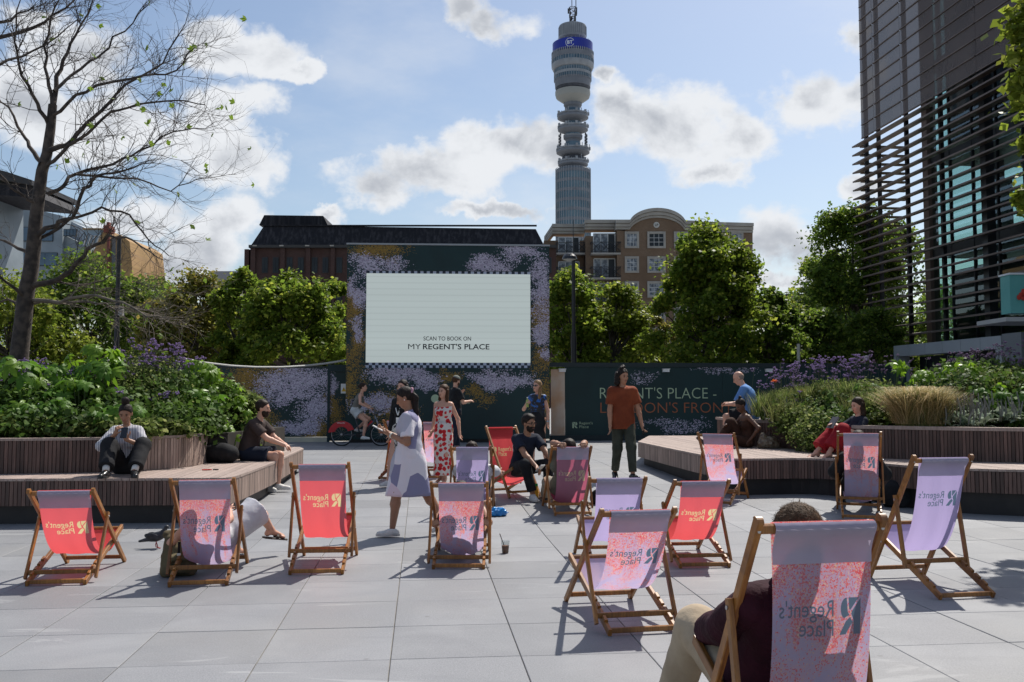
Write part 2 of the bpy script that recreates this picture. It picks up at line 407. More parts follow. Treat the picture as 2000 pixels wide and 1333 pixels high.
def clip_strip(poly, b0, b1):
    """clip an (a,b) polygon to b0<=b<=b1, returns pieces as lists"""
    def clip(P, f):
        out = []
        for i in range(len(P)):
            A, B = P[i], P[(i+1) % len(P)]; fa, fb = f(A), f(B)
            if fa >= 0: out.append(A)
            if (fa >= 0) != (fb >= 0):
                t_ = fa/(fa-fb); out.append((A[0]+(B[0]-A[0])*t_, A[1]+(B[1]-A[1])*t_))
        return out
    P = clip(poly, lambda q: q[1]-b0)
    return clip(P, lambda q: b1-q[1]) if P else []
def boards(parent, poly_xy, z, w, mat, th=.03, gap=.006):
    ab = [to_ab(p) for p in poly_xy]; b = min(q[1] for q in ab); bm_ = max(q[1] for q in ab)
    while b < bm_:
        P = clip_strip(ab, b+gap/2, b+w-gap/2)
        if len(P) >= 3:
            xy = [G(q[0], q[1]) for q in P]; MB().prism([(q.x, q.y) for q in xy], z-th, z+random.uniform(-.0008, .0008)).build('deck_board', mat, parent)
        b += w

ZL, ZR = .56, .615
def pal(a, b): return lambda s, p: a if p.y < 10.95 or s < 0 else b
# left deck
pl = [onz(x, y, ZL) for x, y in ((444, 933), (463, 928.5), (527, 905), (590, 876))]
front_l = [onz(-330, 937.5, ZL), onz(0, 935, ZL), onz(425, 933.4, ZL)]
LP_ = smooth_path(front_l+[pl[0], pl[1]], 3)+[Vector((q.x, q.y)) for q in (pl[2], pl[3])]
deckL = empty('timber_deck', (0, 0, 0), 0, 'brown slatted timber deck bench on the left, under the leafy planter', 'deck')
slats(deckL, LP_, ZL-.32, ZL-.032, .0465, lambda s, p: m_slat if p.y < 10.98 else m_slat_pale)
inner = offset(LP_, .02); ribbon(inner, offset(LP_, .10), ZL-.33, ZL-.035).build('backing', m_plinth, deckL)
ribbon(offset(LP_, .09), offset(LP_, .30), -.02, ZL-.30).build('plinth', m_plinth, deckL)
far = onz(590, 876, ZL)
polyL = [(p.x, p.y) for p in offset(LP_, -.028)]+[(far.x-.15, far.y+.45), (-10, 17.0), (-10, 10.6)]
boards(deckL, polyL, ZL, .093, m_deck)
MB().prism([(p.x, p.y) for p in offset(LP_, .12)]+[(far.x-.3, far.y+.3), (-10, 16.9), (-10, 10.9)], 0, ZL-.032).build('substructure', m_plinth, deckL)
# left planter wall
wl = smooth_path([onz(x, y, ZL) for x, y in ((-420, 930), (-100, 927.5), (0, 926), (230, 922.5), (340, 916), (392, 908.5), (414, 898), (404, 889), (380, 884))], 3)
ZWL = 1.0
planterL = empty('planter_wall', (0, 0, 0), 0, 'curved slatted timber planter wall behind the woman with the phone', 'planter')
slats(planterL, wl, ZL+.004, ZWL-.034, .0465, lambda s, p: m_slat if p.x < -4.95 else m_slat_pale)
ribbon(offset(wl, .012), offset(wl, .09), ZL+.004, ZWL-.035).build('backing', m_plinth, planterL)
ribbon(offset(wl, -.03), offset(wl, .11), ZWL-.032, ZWL).build('cap', m_deck, planterL)

# right deck
pr_pts = [(1248, 863), (1330, 880), (1395, 892.5), (1435, 896), (1490, 895.5), (1560, 894.5), (1620, 895.5), (1690, 901.5), (1769, 909), (1850, 914), (2000, 918), (2260, 922)]
RP = smooth_path([onz(x, y, ZR) for x, y in pr_pts], 2)
deckR = empty('timber_deck', (0, 0, 0), 0, 'brown slatted timber deck bench on the right, curving past the deckchairs', 'deck')
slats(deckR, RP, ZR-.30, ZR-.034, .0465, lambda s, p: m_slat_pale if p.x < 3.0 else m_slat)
ribbon(offset(RP, .02), offset(RP, .10), ZR-.31, ZR-.036).build('backing', m_plinth, deckR)
ribbon(offset(RP, .10), offset(RP, .30), -.02, ZR-.28).build('plinth', m_plinth, deckR)
r0 = RP[0]; re = RP[-1]
polyR = [(p.x, p.y) for p in offset(RP, -.028)]+[(re.x+.6, 21), (r0.x+.6, 21.0), (r0.x+.05, r0.y+.3)]
boards(deckR, polyR, ZR, .093, m_deck)
MB().prism([(p.x, p.y) for p in offset(RP, .12)]+[(re.x+.5, 20.9), (r0.x+.7, 20.9)], 0, ZR-.034).build('substructure', m_plinth, deckR)
# low wall block on the right deck where the two lean, then the tall planter wall
ZWR = 1.09
blk = empty('planter_wall', (0, 0, 0), 0, 'short slatted end of the planter wall beside the woman in brown', 'planter')
q1, q0 = onz(1511, 874, ZR), onz(1462, 872.5, ZR)
bp = [Vector((q0.x-.05, q0.y+2.2)), Vector((q0.x, q0.y)), Vector((q1.x, q1.y)), Vector((q1.x+.12, q1.y+1.4))]
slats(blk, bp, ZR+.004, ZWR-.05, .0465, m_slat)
ribbon(offset(bp, .012), offset(bp, .06), ZR+.004, ZWR-.052).build('backing', m_plinth, blk)
MB().prism([(q0.x-.03, q0.y-.03), (q1.x+.04, q1.y-.03), (q1.x+.16, q1.y+1.5), (q0.x-.08, q0.y+2.3)], ZWR-.048, ZWR).build('cap', m_deck, blk)
mp = [onz(x, y, ZR) for x, y in ((1512, 874.5), (1545, 877.5), (1590, 882), (1640, 888.5), (1672, 893))]
hs_ = [1.0, .93, .86, .83, .84]
mb = MB()
for p, h in zip(mp, hs_): mb.v += [(p.x, p.y, ZR+.003), (p.x, p.y+.012, ZR+.003), (p.x, p.y+.012, h), (p.x, p.y, h)]
for i in range(len(mp)-1):
    for k in range(4): mb.f.append((i*4+k, i*4+4+k, i*4+4+(k+1) % 4, i*4+(k+1) % 4)); mb.mi.append(0)
mb.build('steel_edging', m_rust, blk)
wr = smooth_path([onz(x, y, ZR) for x, y in ((1665, 893.5), (1720, 895.5), (1850, 900.5), (2000, 904.5), (2250, 908))], 2)
planterR = empty('planter_wall', (0, 0, 0), 0, 'long slatted timber planter wall on the right behind the reading woman', 'planter')
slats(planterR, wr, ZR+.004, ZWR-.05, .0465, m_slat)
ribbon(offset(wr, .012), offset(wr, .08), ZR+.004, ZWR-.052).build('backing', m_plinth, planterR)
ribbon(offset(wr, -.03), offset(wr, .14), ZWR-.048, ZWR).build('cap', m_deck, planterR)

# ------------------------------------------------------------- hoardings
def mat_art(name, base=(.004, .021, .022), shift=(0, 0, 0), lb=(), ob=(), amt=.93, d=27.3):
    """lb / ob: printed clouds of lilac and ochre specks as (px, py, rx, ry) seen at depth d"""
    scale = 1
    """spray of lilac and ochre specks printed on dark teal"""
    m, t = newmat(name); tc = t.n('ShaderNodeTexCoord'); geo = t.n('ShaderNodeNewGeometry'); v0 = t.mapv(geo.outputs['Position'], (1, 0, 1)); v = t.mapv(v0, (1, 1, 1), shift)
    wn = t.n('ShaderNodeTexNoise'); t.set(wn.inputs['Vector'], v); wn.inputs['Scale'].default_value = 1.1; wn.inputs['Detail'].default_value = 6; wn.inputs['Roughness'].default_value = .62
    vw = t.v('ADD', v0, t.v('MULTIPLY', t.v('SUBTRACT', wn.outputs['Color'], (.5, .5, .5)), (1.5, 0, 1.3)))
    def field(B):
        F = None
        for (px, py, rx, ry) in B:
            p = at(px, py, d); f = t.m('SUBTRACT', 1.0, t.v('LENGTH', t.v('MULTIPLY', t.v('SUBTRACT', vw, (p.x, 0, p.z)), (FPX/d/rx, 0, FPX/d/ry)))); F = f if F is None else t.m('MAXIMUM', F, f)
        return F if F is not None else -1.0
    m1 = t.noise(v, .62*scale, 5, .62, .7); m2 = t.noise(t.mapv(v, loc=(7, 0, 3)), .55*scale, 5, .62, .8)
    sp1 = t.vor(t.mapv(v, (1, 1, 1.5)), 34, 'Color'); sp2 = t.vor(t.mapv(v, (1, 1, 1.4), (.3, .2, .8)), 42, 'Color')
    s1 = t.n('ShaderNodeSeparateColor'); t.set(s1.inputs[0], sp1); s2 = t.n('ShaderNodeSeparateColor'); t.set(s2.inputs[0], sp2)
    f1 = t.m('ADD', field(lb), t.m('MULTIPLY', t.m('SUBTRACT', m1, .5), 1.6)); f2 = t.m('ADD', field(ob), t.m('MULTIPLY', t.m('SUBTRACT', m2, .5), 1.6)); a1 = t.m('MULTIPLY', t.ramp(f1, -.28, .75), amt); a2 = t.ramp(f2, -.3, .9)
    k1 = t.m('GREATER_THAN', a1, s1.outputs[0]); k2 = t.m('GREATER_THAN', t.m('MULTIPLY', a2, .92), s2.outputs[0])
    col = t.mix(t.ramp(m1, .2, .8), base, [q*1.6 for q in base])
    oc = t.mix(s2.outputs[1], (.15, .075, .012), (.32, .20, .03)); col = t.mix(k2, col, oc)
    lc = t.mix(s1.outputs[1], (.24, .19, .27), (.55, .51, .60)); col = t.mix(k1, col, lc)
    finish(t, col, .45, None, spec=.35); return m
m_art2 = mat_art('hoarding print left', lb=[(545, 755, 40, 38), (600, 745, 60, 30), (620, 800, 40, 40), (590, 835, 45, 14), (580, 770, 70, 18), (660, 765, 16, 22)], ob=[(500, 740, 50, 50), (520, 820, 45, 35), (560, 730, 40, 15), (625, 845, 30, 20), (665, 810, 22, 35), (430, 760, 30, 40)])
m_art3 = mat_art('hoarding print right', lb=[(1265, 740, 28, 16), (1420, 722, 60, 6), (1330, 830, 70, 14)], ob=[], amt=.45)
m_teal = simple('dark teal hoarding', (.005, .021, .024), (.006, .026, .03), 1.2, .45, spec=.35)
m_teal2 = simple('darker teal trim', (.004, .014, .017), None, 1, .5)
m_orange_art = simple('washed orange print', (.55, .30, .16), (.62, .50, .40), 1.4, .6, detail=7)
m_white = simple('white plastic', (.78, .78, .78), None, 1, .4)
m_cream = simple('cream kerb', (.52, .48, .37), (.45, .42, .34), 4, .8)
AH = 27.4
def hoard(px, py):      # point on the hoarding plane a = AH
    r = ray(px, py); tt = AH/(r.x*UA.x+r.y*UA.y); return Vector((r.x*tt, r.y*tt, CAMZ+r.z*tt))
def hb(px): p = hoard(px, 780); return to_ab(p)[1]
GZF = gz(27)
ROTH = TH
def local_box(mb, b0, b1, z0, z1, y0=0, y1=.05): return mb.span((b0, y0, z0), (b1, y1, z1))
def plane_obj(name, b0, b1, z0, z1, a, mat, parent, th=.05):
    """upright panel whose own x runs along the hoarding"""
    return MB().span((0, -th, 0), (b1-b0, 0, z1-z0)).build(name, mat, parent, loc=G(a, b0, z0), rot=(0, 0, TH))
ztop = hoard(1300, 710).z
hoR = empty('hoarding', (0, 0, 0), 0, 'dark teal site hoarding on the right lettered about the place and a front door', 'hoarding')
b = hb(1103); be = hb(1770); n = 0
while b < be:
    b1 = min(be, b+2.44); plane_obj('board', b+.003, b1-.003, GZF+.12, ztop-.09, AH, m_art3, hoR); b = b1
plane_obj('board', hb(1076), hb(1102.5), GZF+.12, hoard(1090, 722).z, AH, m_orange_art, hoR)
MB().span((0, -.09, 0), (be-hb(1073), .03, .13)).build('top_rail', m_teal2, hoR, loc=G(AH, hb(1073), ztop-.12), rot=(0, 0, TH))
MB().span((0, -.08, 0), (be-hb(1073), .03, .16)).build('skirting', m_teal2, hoR, loc=G(AH, hb(1073), GZF), rot=(0, 0, TH))
for px in (1097, 1299, 1500):
    q = MB().span((-.10, -.12, 0), (.10, 0, .09)); q.span((-.11, -.16, .075), (.11, 0, .095))
    q.build('bulkhead_lamp', m_white, hoR, loc=G(AH-.055, hb(px), hoard(px, 727).z), rot=(0, 0, TH))
m_let1 = simple('pale green lettering', (.42, .52, .34), None, 1, .6)
m_let2 = simple('rust orange lettering', (.36, .10, .035), None, 1, .6)
def flat(a, b0, z0, off=.058):
    o = G(a, b0)-UA*off
    return lambda x, y: (o.x+VB.x*x, o.y+VB.y*x, z0+y)
def fit_text(name, body, x0, x1, ybase, ytop, mat, parent, a=AH, pt=None, off=.058):
    pt = pt or hoard; vs, fs = text_mesh(body, 1, offset=-.012 if body.isupper() else 0)
    xs = [v[0] for v in vs]; yt = max(v[1] for v in vs); A, B = to_ab(pt(x0, ybase))[1], to_ab(pt(x1, ybase))[1]; z0, z1 = pt(x0, ybase).z, pt(x0, ytop).z
    sx = (B-A)/(max(xs)-min(xs)); sy = (z1-z0)/yt; fn = flat(a, A, z0, off)
    return MB().add([fn((x-min(xs))*sx, y*sy) for x, y in vs], fs).build(name, mat, parent)
fit_text('lettering', "REGENT'S PLACE -", 1171, 1398, 779, 757, m_let1, hoR)
fit_text('lettering', "LONDON'S FRONT", 1172, 1430, 807, 786, m_let2, hoR)
fit_text('lettering', "Regent's", 1131, 1157, 829, 824.0, m_let1, hoR); fit_text('lettering', "Place", 1131, 1149, 836.5, 831, m_let1, hoR)
# the square R emblem: three leaves cut by a Y of thin gaps
def emblem(fn):
    mb = MB()
    def blob(pts): mb.add([fn(x, y) for x, y in pts], [tuple(range(len(pts)))])
    arc = lambda cx, cy, r, a0, a1, n=8: [(cx+r*math.cos(R_(a0+(a1-a0)*i/n)), cy+r*math.sin(R_(a0+(a1-a0)*i/n))) for i in range(n+1)]
    blob([(0, 1), (0, .0), (.30, .0), (.30, .38), (.42, .55), (.40, .62), (.0, .98)][:7])
    blob([(.08, 1.0), (.46, .66), (.52, .70), (.55, 1.0)])
    blob(arc(.62, .70, .30, 88, -60, 10)+[(.50, .52), (.58, .62)])
    blob([(.36, .34), (.47, .47), (.66, .36), (.98, .0), (.66, .0), (.38, .30)])
    return mb
fnE = flat(AH, hb(1117), hoard(1117, 836.5).z); sE = hb(1127.5)-hb(1117)
emblem(lambda x, y: fnE(x*sE, y*sE*1.1)).build('emblem', m_let1, hoR)

hoL = empty('hoarding', (0, 0, 0), 0, 'site hoarding on the left printed with a lilac speckle cloud', 'hoarding')
b = hb(380); e = hb(640)
cuts = [hb(380)-4, hb(400), hb(523), hb(640)]
for i in range(3):
    plane_obj('board', cuts[i]+.003, cuts[i+1]-.003, GZF+.15, hoard(500, 719).z, AH, m_art2, hoL)
MB().span((0, -.07, 0), (e-cuts[0], .03, .05)).build('top_rail', m_teal2, hoL, loc=G(AH, cuts[0], hoard(500, 719).z), rot=(0, 0, TH))
MB().span((0, -.10, 0), (e-cuts[0], .04, .14)).build('kerb', m_cream, hoL, loc=G(AH, cuts[0], GZF), rot=(0, 0, TH))
gate = empty('site_gate', (0, 0, 0), 0, 'dark teal site gate between the left hoarding and the big screen', 'gate')
plane_obj('gate_panel', hb(645), hb(690), GZF+.03, hoard(650, 725).z, AH-.02, m_art2, gate)
plane_obj('gate_frame', hb(640), hb(645), GZF, hoard(650, 712).z, AH-.03, m_teal, gate, .08); plane_obj('gate_frame', hb(640), hb(690), hoard(650, 726).z, hoard(650, 713).z, AH-.04, m_teal, gate, .08)
sign = empty('warning_sign', (0, 0, 0), 0, 'small white warning sign with a yellow triangle beside the screen', 'sign')
plane_obj('sign_plate', hb(666), hb(677), hoard(670, 769).z, hoard(670, 750).z, AH-.08, m_white, sign, .01)
fn = flat(AH-.08, hb(667.2), hoard(667, 765).z, .016); wv = hb(676.2)-hb(667.2)
m_yel = simple('warning yellow', (.75, .45, .02), None, 1, .5); m_blk = simple('print black', (.012, .012, .014), None, 1, .6)
MB().add([fn(0, 0), fn(wv, 0), fn(wv/2, wv*.95)], [(0, 1, 2)]).build('triangle', m_yel, sign)
fn = flat(AH-.08, hb(667.2), hoard(667, 765).z, .019)
MB().add([fn(wv*.46, wv*.3), fn(wv*.54, wv*.3), fn(wv*.56, wv*.7), fn(wv*.44, wv*.7), fn(wv*.46, wv*.12), fn(wv*.54, wv*.12), fn(wv*.54, wv*.22), fn(wv*.46, wv*.22)], [(0, 1, 2, 3), (4, 5, 6, 7)]).build('exclamation_mark', m_blk, sign)

# ------------------------------------------------------------- big screen
YS = R_(3.2); SA = 26.6
su = Vector((math.cos(YS), math.sin(YS), 0)); sn = Vector((math.sin(YS), -math.cos(YS), 0))
c0_ = at(875, 861, 26.55)
def scr(px, py):
    r = ray(px, py); tt = (c0_.x*sn.x+c0_.y*sn.y)/(r.x*sn.x+r.y*sn.y); return Vector((r.x*tt, r.y*tt, CAMZ+r.z*tt))
def sx_(px, py=600): q = scr(px, py)-c0_; return q.dot(su)
def sz_(py, px=700): return scr(px, py).z-GZF
screen = empty('big_screen', (c0_.x, c0_.y, GZF), YS, 'big outdoor screen in a speckle-printed surround announcing bookings', 'screen')
x0, x1 = sx_(677), sx_(1073); zt = sz_(480, 875); xi0, xi1, zi0, zi1 = sx_(715), sx_(1036), sz_(719, 875), sz_(530, 875)
m_art4 = mat_art('screen surround print', shift=(2.2, 0, 7.3), d=26.6, lb=[(712, 520, 36, 30), (760, 518, 45, 14), (700, 575, 16, 40), (700, 640, 14, 25), (960, 515, 55, 22), (1020, 495, 45, 14), (1055, 560, 26, 75), (1058, 650, 22, 25), (775, 735, 55, 22), (740, 790, 60, 22), (820, 740, 50, 14), (960, 735, 60, 20), (1010, 745, 40, 18), (1058, 690, 20, 14)], ob=[(745, 492, 60, 22), (690, 600, 22, 50), (697, 670, 24, 60), (693, 750, 26, 50), (770, 800, 50, 40), (880, 735, 30, 18), (1057, 620, 22, 40), (1052, 700, 24, 40), (1060, 780, 20, 50), (930, 770, 30, 30)])
fr = MB()
fr.span((x0, 0, .10), (xi0, .9, zt)); fr.span((xi1, 0, .10), (x1, .9, zt)); fr.span((xi0, 0, .10), (xi1, .9, zi0)); fr.span((xi0, 0, zi1), (xi1, .9, zt))
fr.build('surround', m_art4, screen)
MB().span((x0-.02, -.03, zt), (x1+.02, .95, zt+.05)).build('coping', simple('grey metal', (.3, .3, .31), None, 1, .4, metal=.6), screen)
MB().span((x0+.1, .08, 0), (x1-.1, .85, .10)).build('base', m_plinth, screen)
# lit LED wall with faint scan bands
m_led, t = newmat('led wall'); tc = t.n('ShaderNodeTexCoord'); sp = t.n('ShaderNodeSeparateXYZ'); t.set(sp.inputs[0], tc.outputs['Object'])
bands = t.m('MULTIPLY', t.ramp(t.m('FRACT', t.m('MULTIPLY', sp.outputs[2], 5.6)), .72, .98), .055)
wide = t.noise(t.mapv(tc.outputs['Object'], (.02, 0, 1)), 1.2, 2)
val = t.m('SUBTRACT', t.m('MULTIPLY_ADD', wide, .14, .46), bands)
hs = t.n('ShaderNodeCombineColor'); t.set(hs.inputs[0], t.m('MULTIPLY', val, .90)); t.set(hs.inputs[1], t.m('MULTIPLY', val, 1.04)); t.set(hs.inputs[2], t.m('MULTIPLY', val, 1.04))
em = t.n('ShaderNodeEmission'); t.set(em.inputs[0], hs.outputs[0]); em.inputs[1].default_value = .67
df = t.n('ShaderNodeBsdfPrincipled'); df.inputs['Base Color'].default_value = (.05, .05, .05, 1); df.inputs['Roughness'].default_value = .5; ad = t.n('ShaderNodeAddShader'); t.set(ad.inputs[0], em.outputs[0]); t.set(ad.inputs[1], df.outputs[0])
o = t.n('ShaderNodeOutputMaterial'); t.set(o.inputs[0], ad.outputs[0])
zs0, zs1 = zi0+.15, zi1-.075
MB().span((xi0, .03, zs0), (xi1, .2, zs1)).build('display', m_led, screen)
m_navy = simple('navy print', (.012, .022, .045), None, 1, .6); m_pale = simple('pale lilac print', (.42, .47, .58), None, 1, .6)
def checker(z0, z1, rows, first):
    n = 52; w = (xi1-xi0)/n; h = (z1-z0)/rows; A = MB(); B = MB()
    for i in range(n):
        for r in range(rows): (A if (i+r+first) % 2 else B).span((xi0+i*w, .02, z0+r*h), (xi0+(i+1)*w, .1, z0+(r+1)*h))
    A.build('dark_checks', m_navy, screen); B.build('pale_checks', m_pale, screen)
checker(zi0, zs0, 2, 0); checker(zs1, zi1, 1, 1)
m_ink = simple('dark ink', (.012, .014, .022), None, 1, .6)
def scr_text(body, xa, xb, yb, yt, off=0):
    vs, fs = text_mesh(body, 1, offset=off); xs = [v[0] for v in vs]; A, B = sx_(xa, yb), sx_(xb, yb); z0, z1 = sz_(yb, 875), sz_(yt, 875); yy = max(v[1] for v in vs)
    MB().add([(A+(x-min(xs))*(B-A)/(max(xs)-min(xs)), .022, z0+y*(z1-z0)/yy) for x, y in vs], fs).build('lettering', m_ink, screen)
scr_text("SCAN TO BOOK ON", 827, 920, 665.5, 657.5, .006)
scr_text("MY", 797, 822, 682.5, 672.5); scr_text("REGENT'S PLACE", 826, 956, 682.5, 671.8, .016)
vs, fs = text_mesh("nces", 1); A = sx_(899, 790); B = sx_(920, 790)
MB().add([(A+x*(B-A)/2.0, -.003, sz_(789, 875)+y*(B-A)/2.3) for x, y in vs], fs).build('lettering', m_let1, screen)
MB().add([(sx_(850, 780)+.12*math.cos(k*PI/8), -.003, sz_(779, 875)+.12*math.sin(k*PI/8)) for k in range(16)], [tuple(range(16))]).build('printed_disc', m_let1, screen)
# sagging white cable from the left bed to the screen
pts = [at(345, 697, 17.0)]
A, B = at(348, 699, 17.0), at(677, 703, 26.6)
pts = []
for i in range(25):
    u = i/24; p = A.lerp(B, u); y = [699, 711, 716.5, 717, 713, 703]
    px = 348+(677-348)*u
    k = px; yy = np.interp(px, [348, 400, 450, 500, 550, 600, 640, 677], [699, 708.5, 714.5, 717.3, 717.4, 714.5, 710, 703.5]); pts.append(at(px, yy, 17+9.6*u))
tag(MB().tube(pts, [.018+.012*i/24 for i in range(25)], 6).build('rope', simple('pale rope', (.42, .42, .40), None, 1, .8)), 'pale slack cable sagging from the left flower bed to the screen', 'cable')
# ------------------------------------------------------------- far buildings
def W(px, py, d): p = at(px, py, d); return p.x, p.z
def fbox(mb, x0, y0, x1, y1, d, dy0, dy1):
    """box whose front face covers pixels x0..x1, y0(top)..y1(bottom) at depth d, from d+dy0 to d+dy1"""
    a = W(x0, y0, d); b = W(x1, y1, d); mb.span((a[0], d+dy0, b[1]), (b[0], d+dy1, a[1])); return mb
def quadz(px_list, d): return [W(x, y, d) for x, y in px_list]
def extr(mb, pts, y0, y1):
    """extrude an (x,z) outline between two depths"""
    n = len(pts); vs = [(p[0], y0, p[1]) for p in pts]+[(p[0], y1, p[1]) for p in pts]
    mb.add(vs, [tuple(range(n)), tuple(range(n, 2*n))[::-1]]+[(i, n+i, n+(i+1) % n, (i+1) % n) for i in range(n)]); return mb
def mat_brick(name, c1, c2, mort, sc=1):
    m, t = newmat(name); tc = t.n('ShaderNodeTexCoord'); v = t.mapv(tc.outputs['Object'], (1, 1, 1), rot=(PI/2, 0, 0))
    b = t.n('ShaderNodeTexBrick'); t.set(b.inputs[0], v); b.inputs['Color1'].default_value = rgba(c1); b.inputs['Color2'].default_value = rgba(c2); b.inputs['Mortar'].default_value = rgba(mort)
    b.inputs['Scale'].default_value = 1; b.inputs['Brick Width'].default_value = .225*sc; b.inputs['Row Height'].default_value = .075*sc; b.inputs['Mortar Size'].default_value = .01
    n = t.noise(tc.outputs['Object'], .35, 5, .6); col = t.mix(t.ramp(n, .4, .75), b.outputs[0], [q*.65 for q in c1])
    n2 = t.noise(tc.outputs['Object'], 2.5, 4, .6); col = t.mix(t.m('MULTIPLY', t.ramp(n2, .45, .7), .35), col, c2)
    finish(t, col, .85); return m
m_bred = mat_brick('dark red brick', (.082, .033, .024), (.055, .023, .017), (.065, .052, .045))
m_bbrown = mat_brick('brown brick', (.235, .145, .085), (.175, .105, .06), (.18, .14, .10))
m_btan = mat_brick('tan brick', (.42, .26, .10), (.34, .20, .08), (.3, .2, .12), 2)
m_lead = simple('dark stained roofing', (.013, .013, .017), (.045, .043, .048), 1.5, .75, stretch=(2.5, 2.5, .16), detail=6, lo=.42, hi=.75, spec=.25)
m_stone = simple('cream stone trim', (.40, .37, .32), (.33, .30, .26), .8, .8)
m_glassd = simple('dark window glass', (.012, .015, .02), (.02, .025, .03), .6, .3, spec=.3)
m_glassb = simple('curtained window', (.30, .32, .34), (.07, .08, .10), 2.2, .25, spec=.7, lo=.4, hi=.6)
m_frw = simple('white window frame', (.6, .6, .58), None, 1, .5)
m_frd = simple('dark bronze frame', (.03, .026, .024), None, 1, .5)
m_iron = simple('black iron', (.012, .012, .014), None, 1, .5)

# brick block with dark mansard
D = 100.0
bb = empty('brick_building', (0, D, 0), 0, 'dark red brick building with a long black mansard roof behind the screen', 'building')
def L(mb, name, mat, par=bb, dep=D, **k):   # build in world numbers, keep the mesh local to its building
    mb.v = [(v[0], v[1]-dep, v[2]) for v in mb.v]; return mb.build(name, mat, par, **k)
zg = -1
mb = MB(); a = W(490, 483, D); b_ = W(1086, 483, D); c = W(471, 486, D)
mb.prism([(a[0], D), (b_[0], D), (b_[0], D+18), (c[0], D+18), (c[0], D+3.2)], zg, a[1]); L(mb, 'wall', m_bred)
mb = MB()
for px in (478, 494, 552, 602, 650, 698):
    fbox(mb, px-2.6, 486, px+2.6, 700, D, -.35 if px > 480 else 1.4, .4)
L(mb, 'pilaster', m_bred)
mb = MB(); fbox(mb, 488, 480, 1086, 485.5, D, -.5, .3); L(mb, 'parapet_coping', m_frd)
for k_ in (500, 552, 602, 650): L(fbox(MB(), k_-4, 480.5, k_+4, 483, D, -.56, -.2), 'bracket', m_stone)
lo = W(490, 480, D); hi = W(1063, 480, D); t1 = W(512, 437.5, D); t2 = W(1047, 445, D); zt_ = t1[1]
mb = MB(); mb.add([(lo[0], D, lo[1]), (hi[0], D, hi[1]), (hi[0], D+18, hi[1]), (lo[0], D+18, lo[1]), (t1[0], D+.9, t1[1]), (t2[0], D+.9, t2[1]), (t2[0], D+15, t2[1]), (t1[0], D+15, t1[1])],
       [(3, 2, 1, 0), (4, 5, 6, 7), (0, 1, 5, 4), (1, 2, 6, 5), (2, 3, 7, 6), (3, 0, 4, 7)])
mb.span((t1[0]-.1, D+.7, t1[1]-.1), (t2[0]+.1, D+1.2, t1[1]+.02)); L(mb, 'roof', m_lead)
mb = MB(); q = quadz([(506, 440), (516, 420.5), (631, 422), (640, 440)], D+6)
extr(mb, q, D+6, D+13); L(mb, 'plant_room_roof', m_lead)
for row, (ya, yb) in enumerate(((503, 534), (563, 594), (623, 654))):
    for xa in (512, 533, 560, 582, 609, 630, 657, 679, 706, 727, 754, 776, 803, 824, 851, 872, 900, 921, 948, 969, 996, 1017, 1045, 1066):
        if 690 < xa < 1040: continue
        w_ = L(fbox(MB(), xa, ya, xa+11.5, yb, D, -.06, .1), 'window', m_frd)
        g_ = MB(); fbox(g_, xa+.9, ya+1, xa+5.3, yb-1, D, -.10, -.02); fbox(g_, xa+6.2, ya+1, xa+10.6, yb-1, D, -.10, -.02); L(g_, 'pane', m_glassd, w_)
for xa in (476, 483):
    L(fbox(MB(), xa, 505, xa+4.5, 532, D+1, 1.1-(xa-476)*.16, 1.6), 'window', m_glassd)

# brown brick apartment block with an arched gable
D = 110.0
ap = empty('apartment_building', (0, D, 0), 0, 'brown brick apartment block with cream cornice, arched gable and LP roundel', 'building')
def A_(mb, name, mat, par=None, **k): return L(mb, name, mat, par or ap, 110.0, **k)
mb = MB(); fbox(mb, 1064, 462, 1146, 1000, D, 3, 14); fbox(mb, 1145, 458, 1212, 1000, D, 1.2, 14); A_(mb, 'wall', m_bbrown)
xs_ = [1205+k*(1470-1205)/30 for k in range(31)]
gab = [(1205, 1000), (1205, 450)]+[(1283-62*math.cos(PI*k/16), 452-28*math.sin(PI*k/16)) for k in range(17)]+[(1470, 452), (1470, 1000)]
A_(extr(MB(), quadz(gab, D), D, D+14), 'wall', m_bbrown)
A_(fbox(MB(), 1060, 640, 1470, 1000, D, -.3, .2), 'lower_wall', simple('pale stucco', (.30, .27, .23), (.24, .22, .19), .5, .8))
# cornice: stepped bands following the roofline
def cornice(path, dep, th):
    for (o0, o1, pr) in ((0, 6.5, .55), (7.2, 13, .38), (13.6, 18, .2)):
        mb = MB(); P = quadz([(x, y+o0) for x, y in path], dep)+quadz([(x, y+o1) for x, y in path][::-1], dep)
        n = len(path)
        for i in range(n-1):
            a, b, c, d = P[i], P[i+1], P[2*n-2-i], P[2*n-1-i]
            vs = [(q[0], dep-pr, q[1]) for q in (a, b, c, d)]+[(q[0], dep+th, q[1]) for q in (a, b, c, d)]
            mb.add(vs, [(3, 2, 1, 0), (4, 5, 6, 7), (0, 1, 5, 4), (2, 3, 7, 6), (1, 2, 6, 5), (3, 0, 4, 7)])
        A_(mb, 'cornice', m_stone)
arc_ = [(1283-56*math.cos(PI*k/20), 441-33*math.sin(PI*k/20)) for k in range(21)]
cornice([(1202, 431), (1228, 431)]+[p for p in arc_ if p[1] < 431]+[(1338, 432.5), (1360, 433)], D, 2)
cornice([(1360, 434.5), (1470, 437.5)], D, 1.5)
cornice([(1142, 431), (1205, 431)], D+1.2, 2); cornice([(1078, 439), (1142, 439.5)], D+3, 2); 
mb = MB()
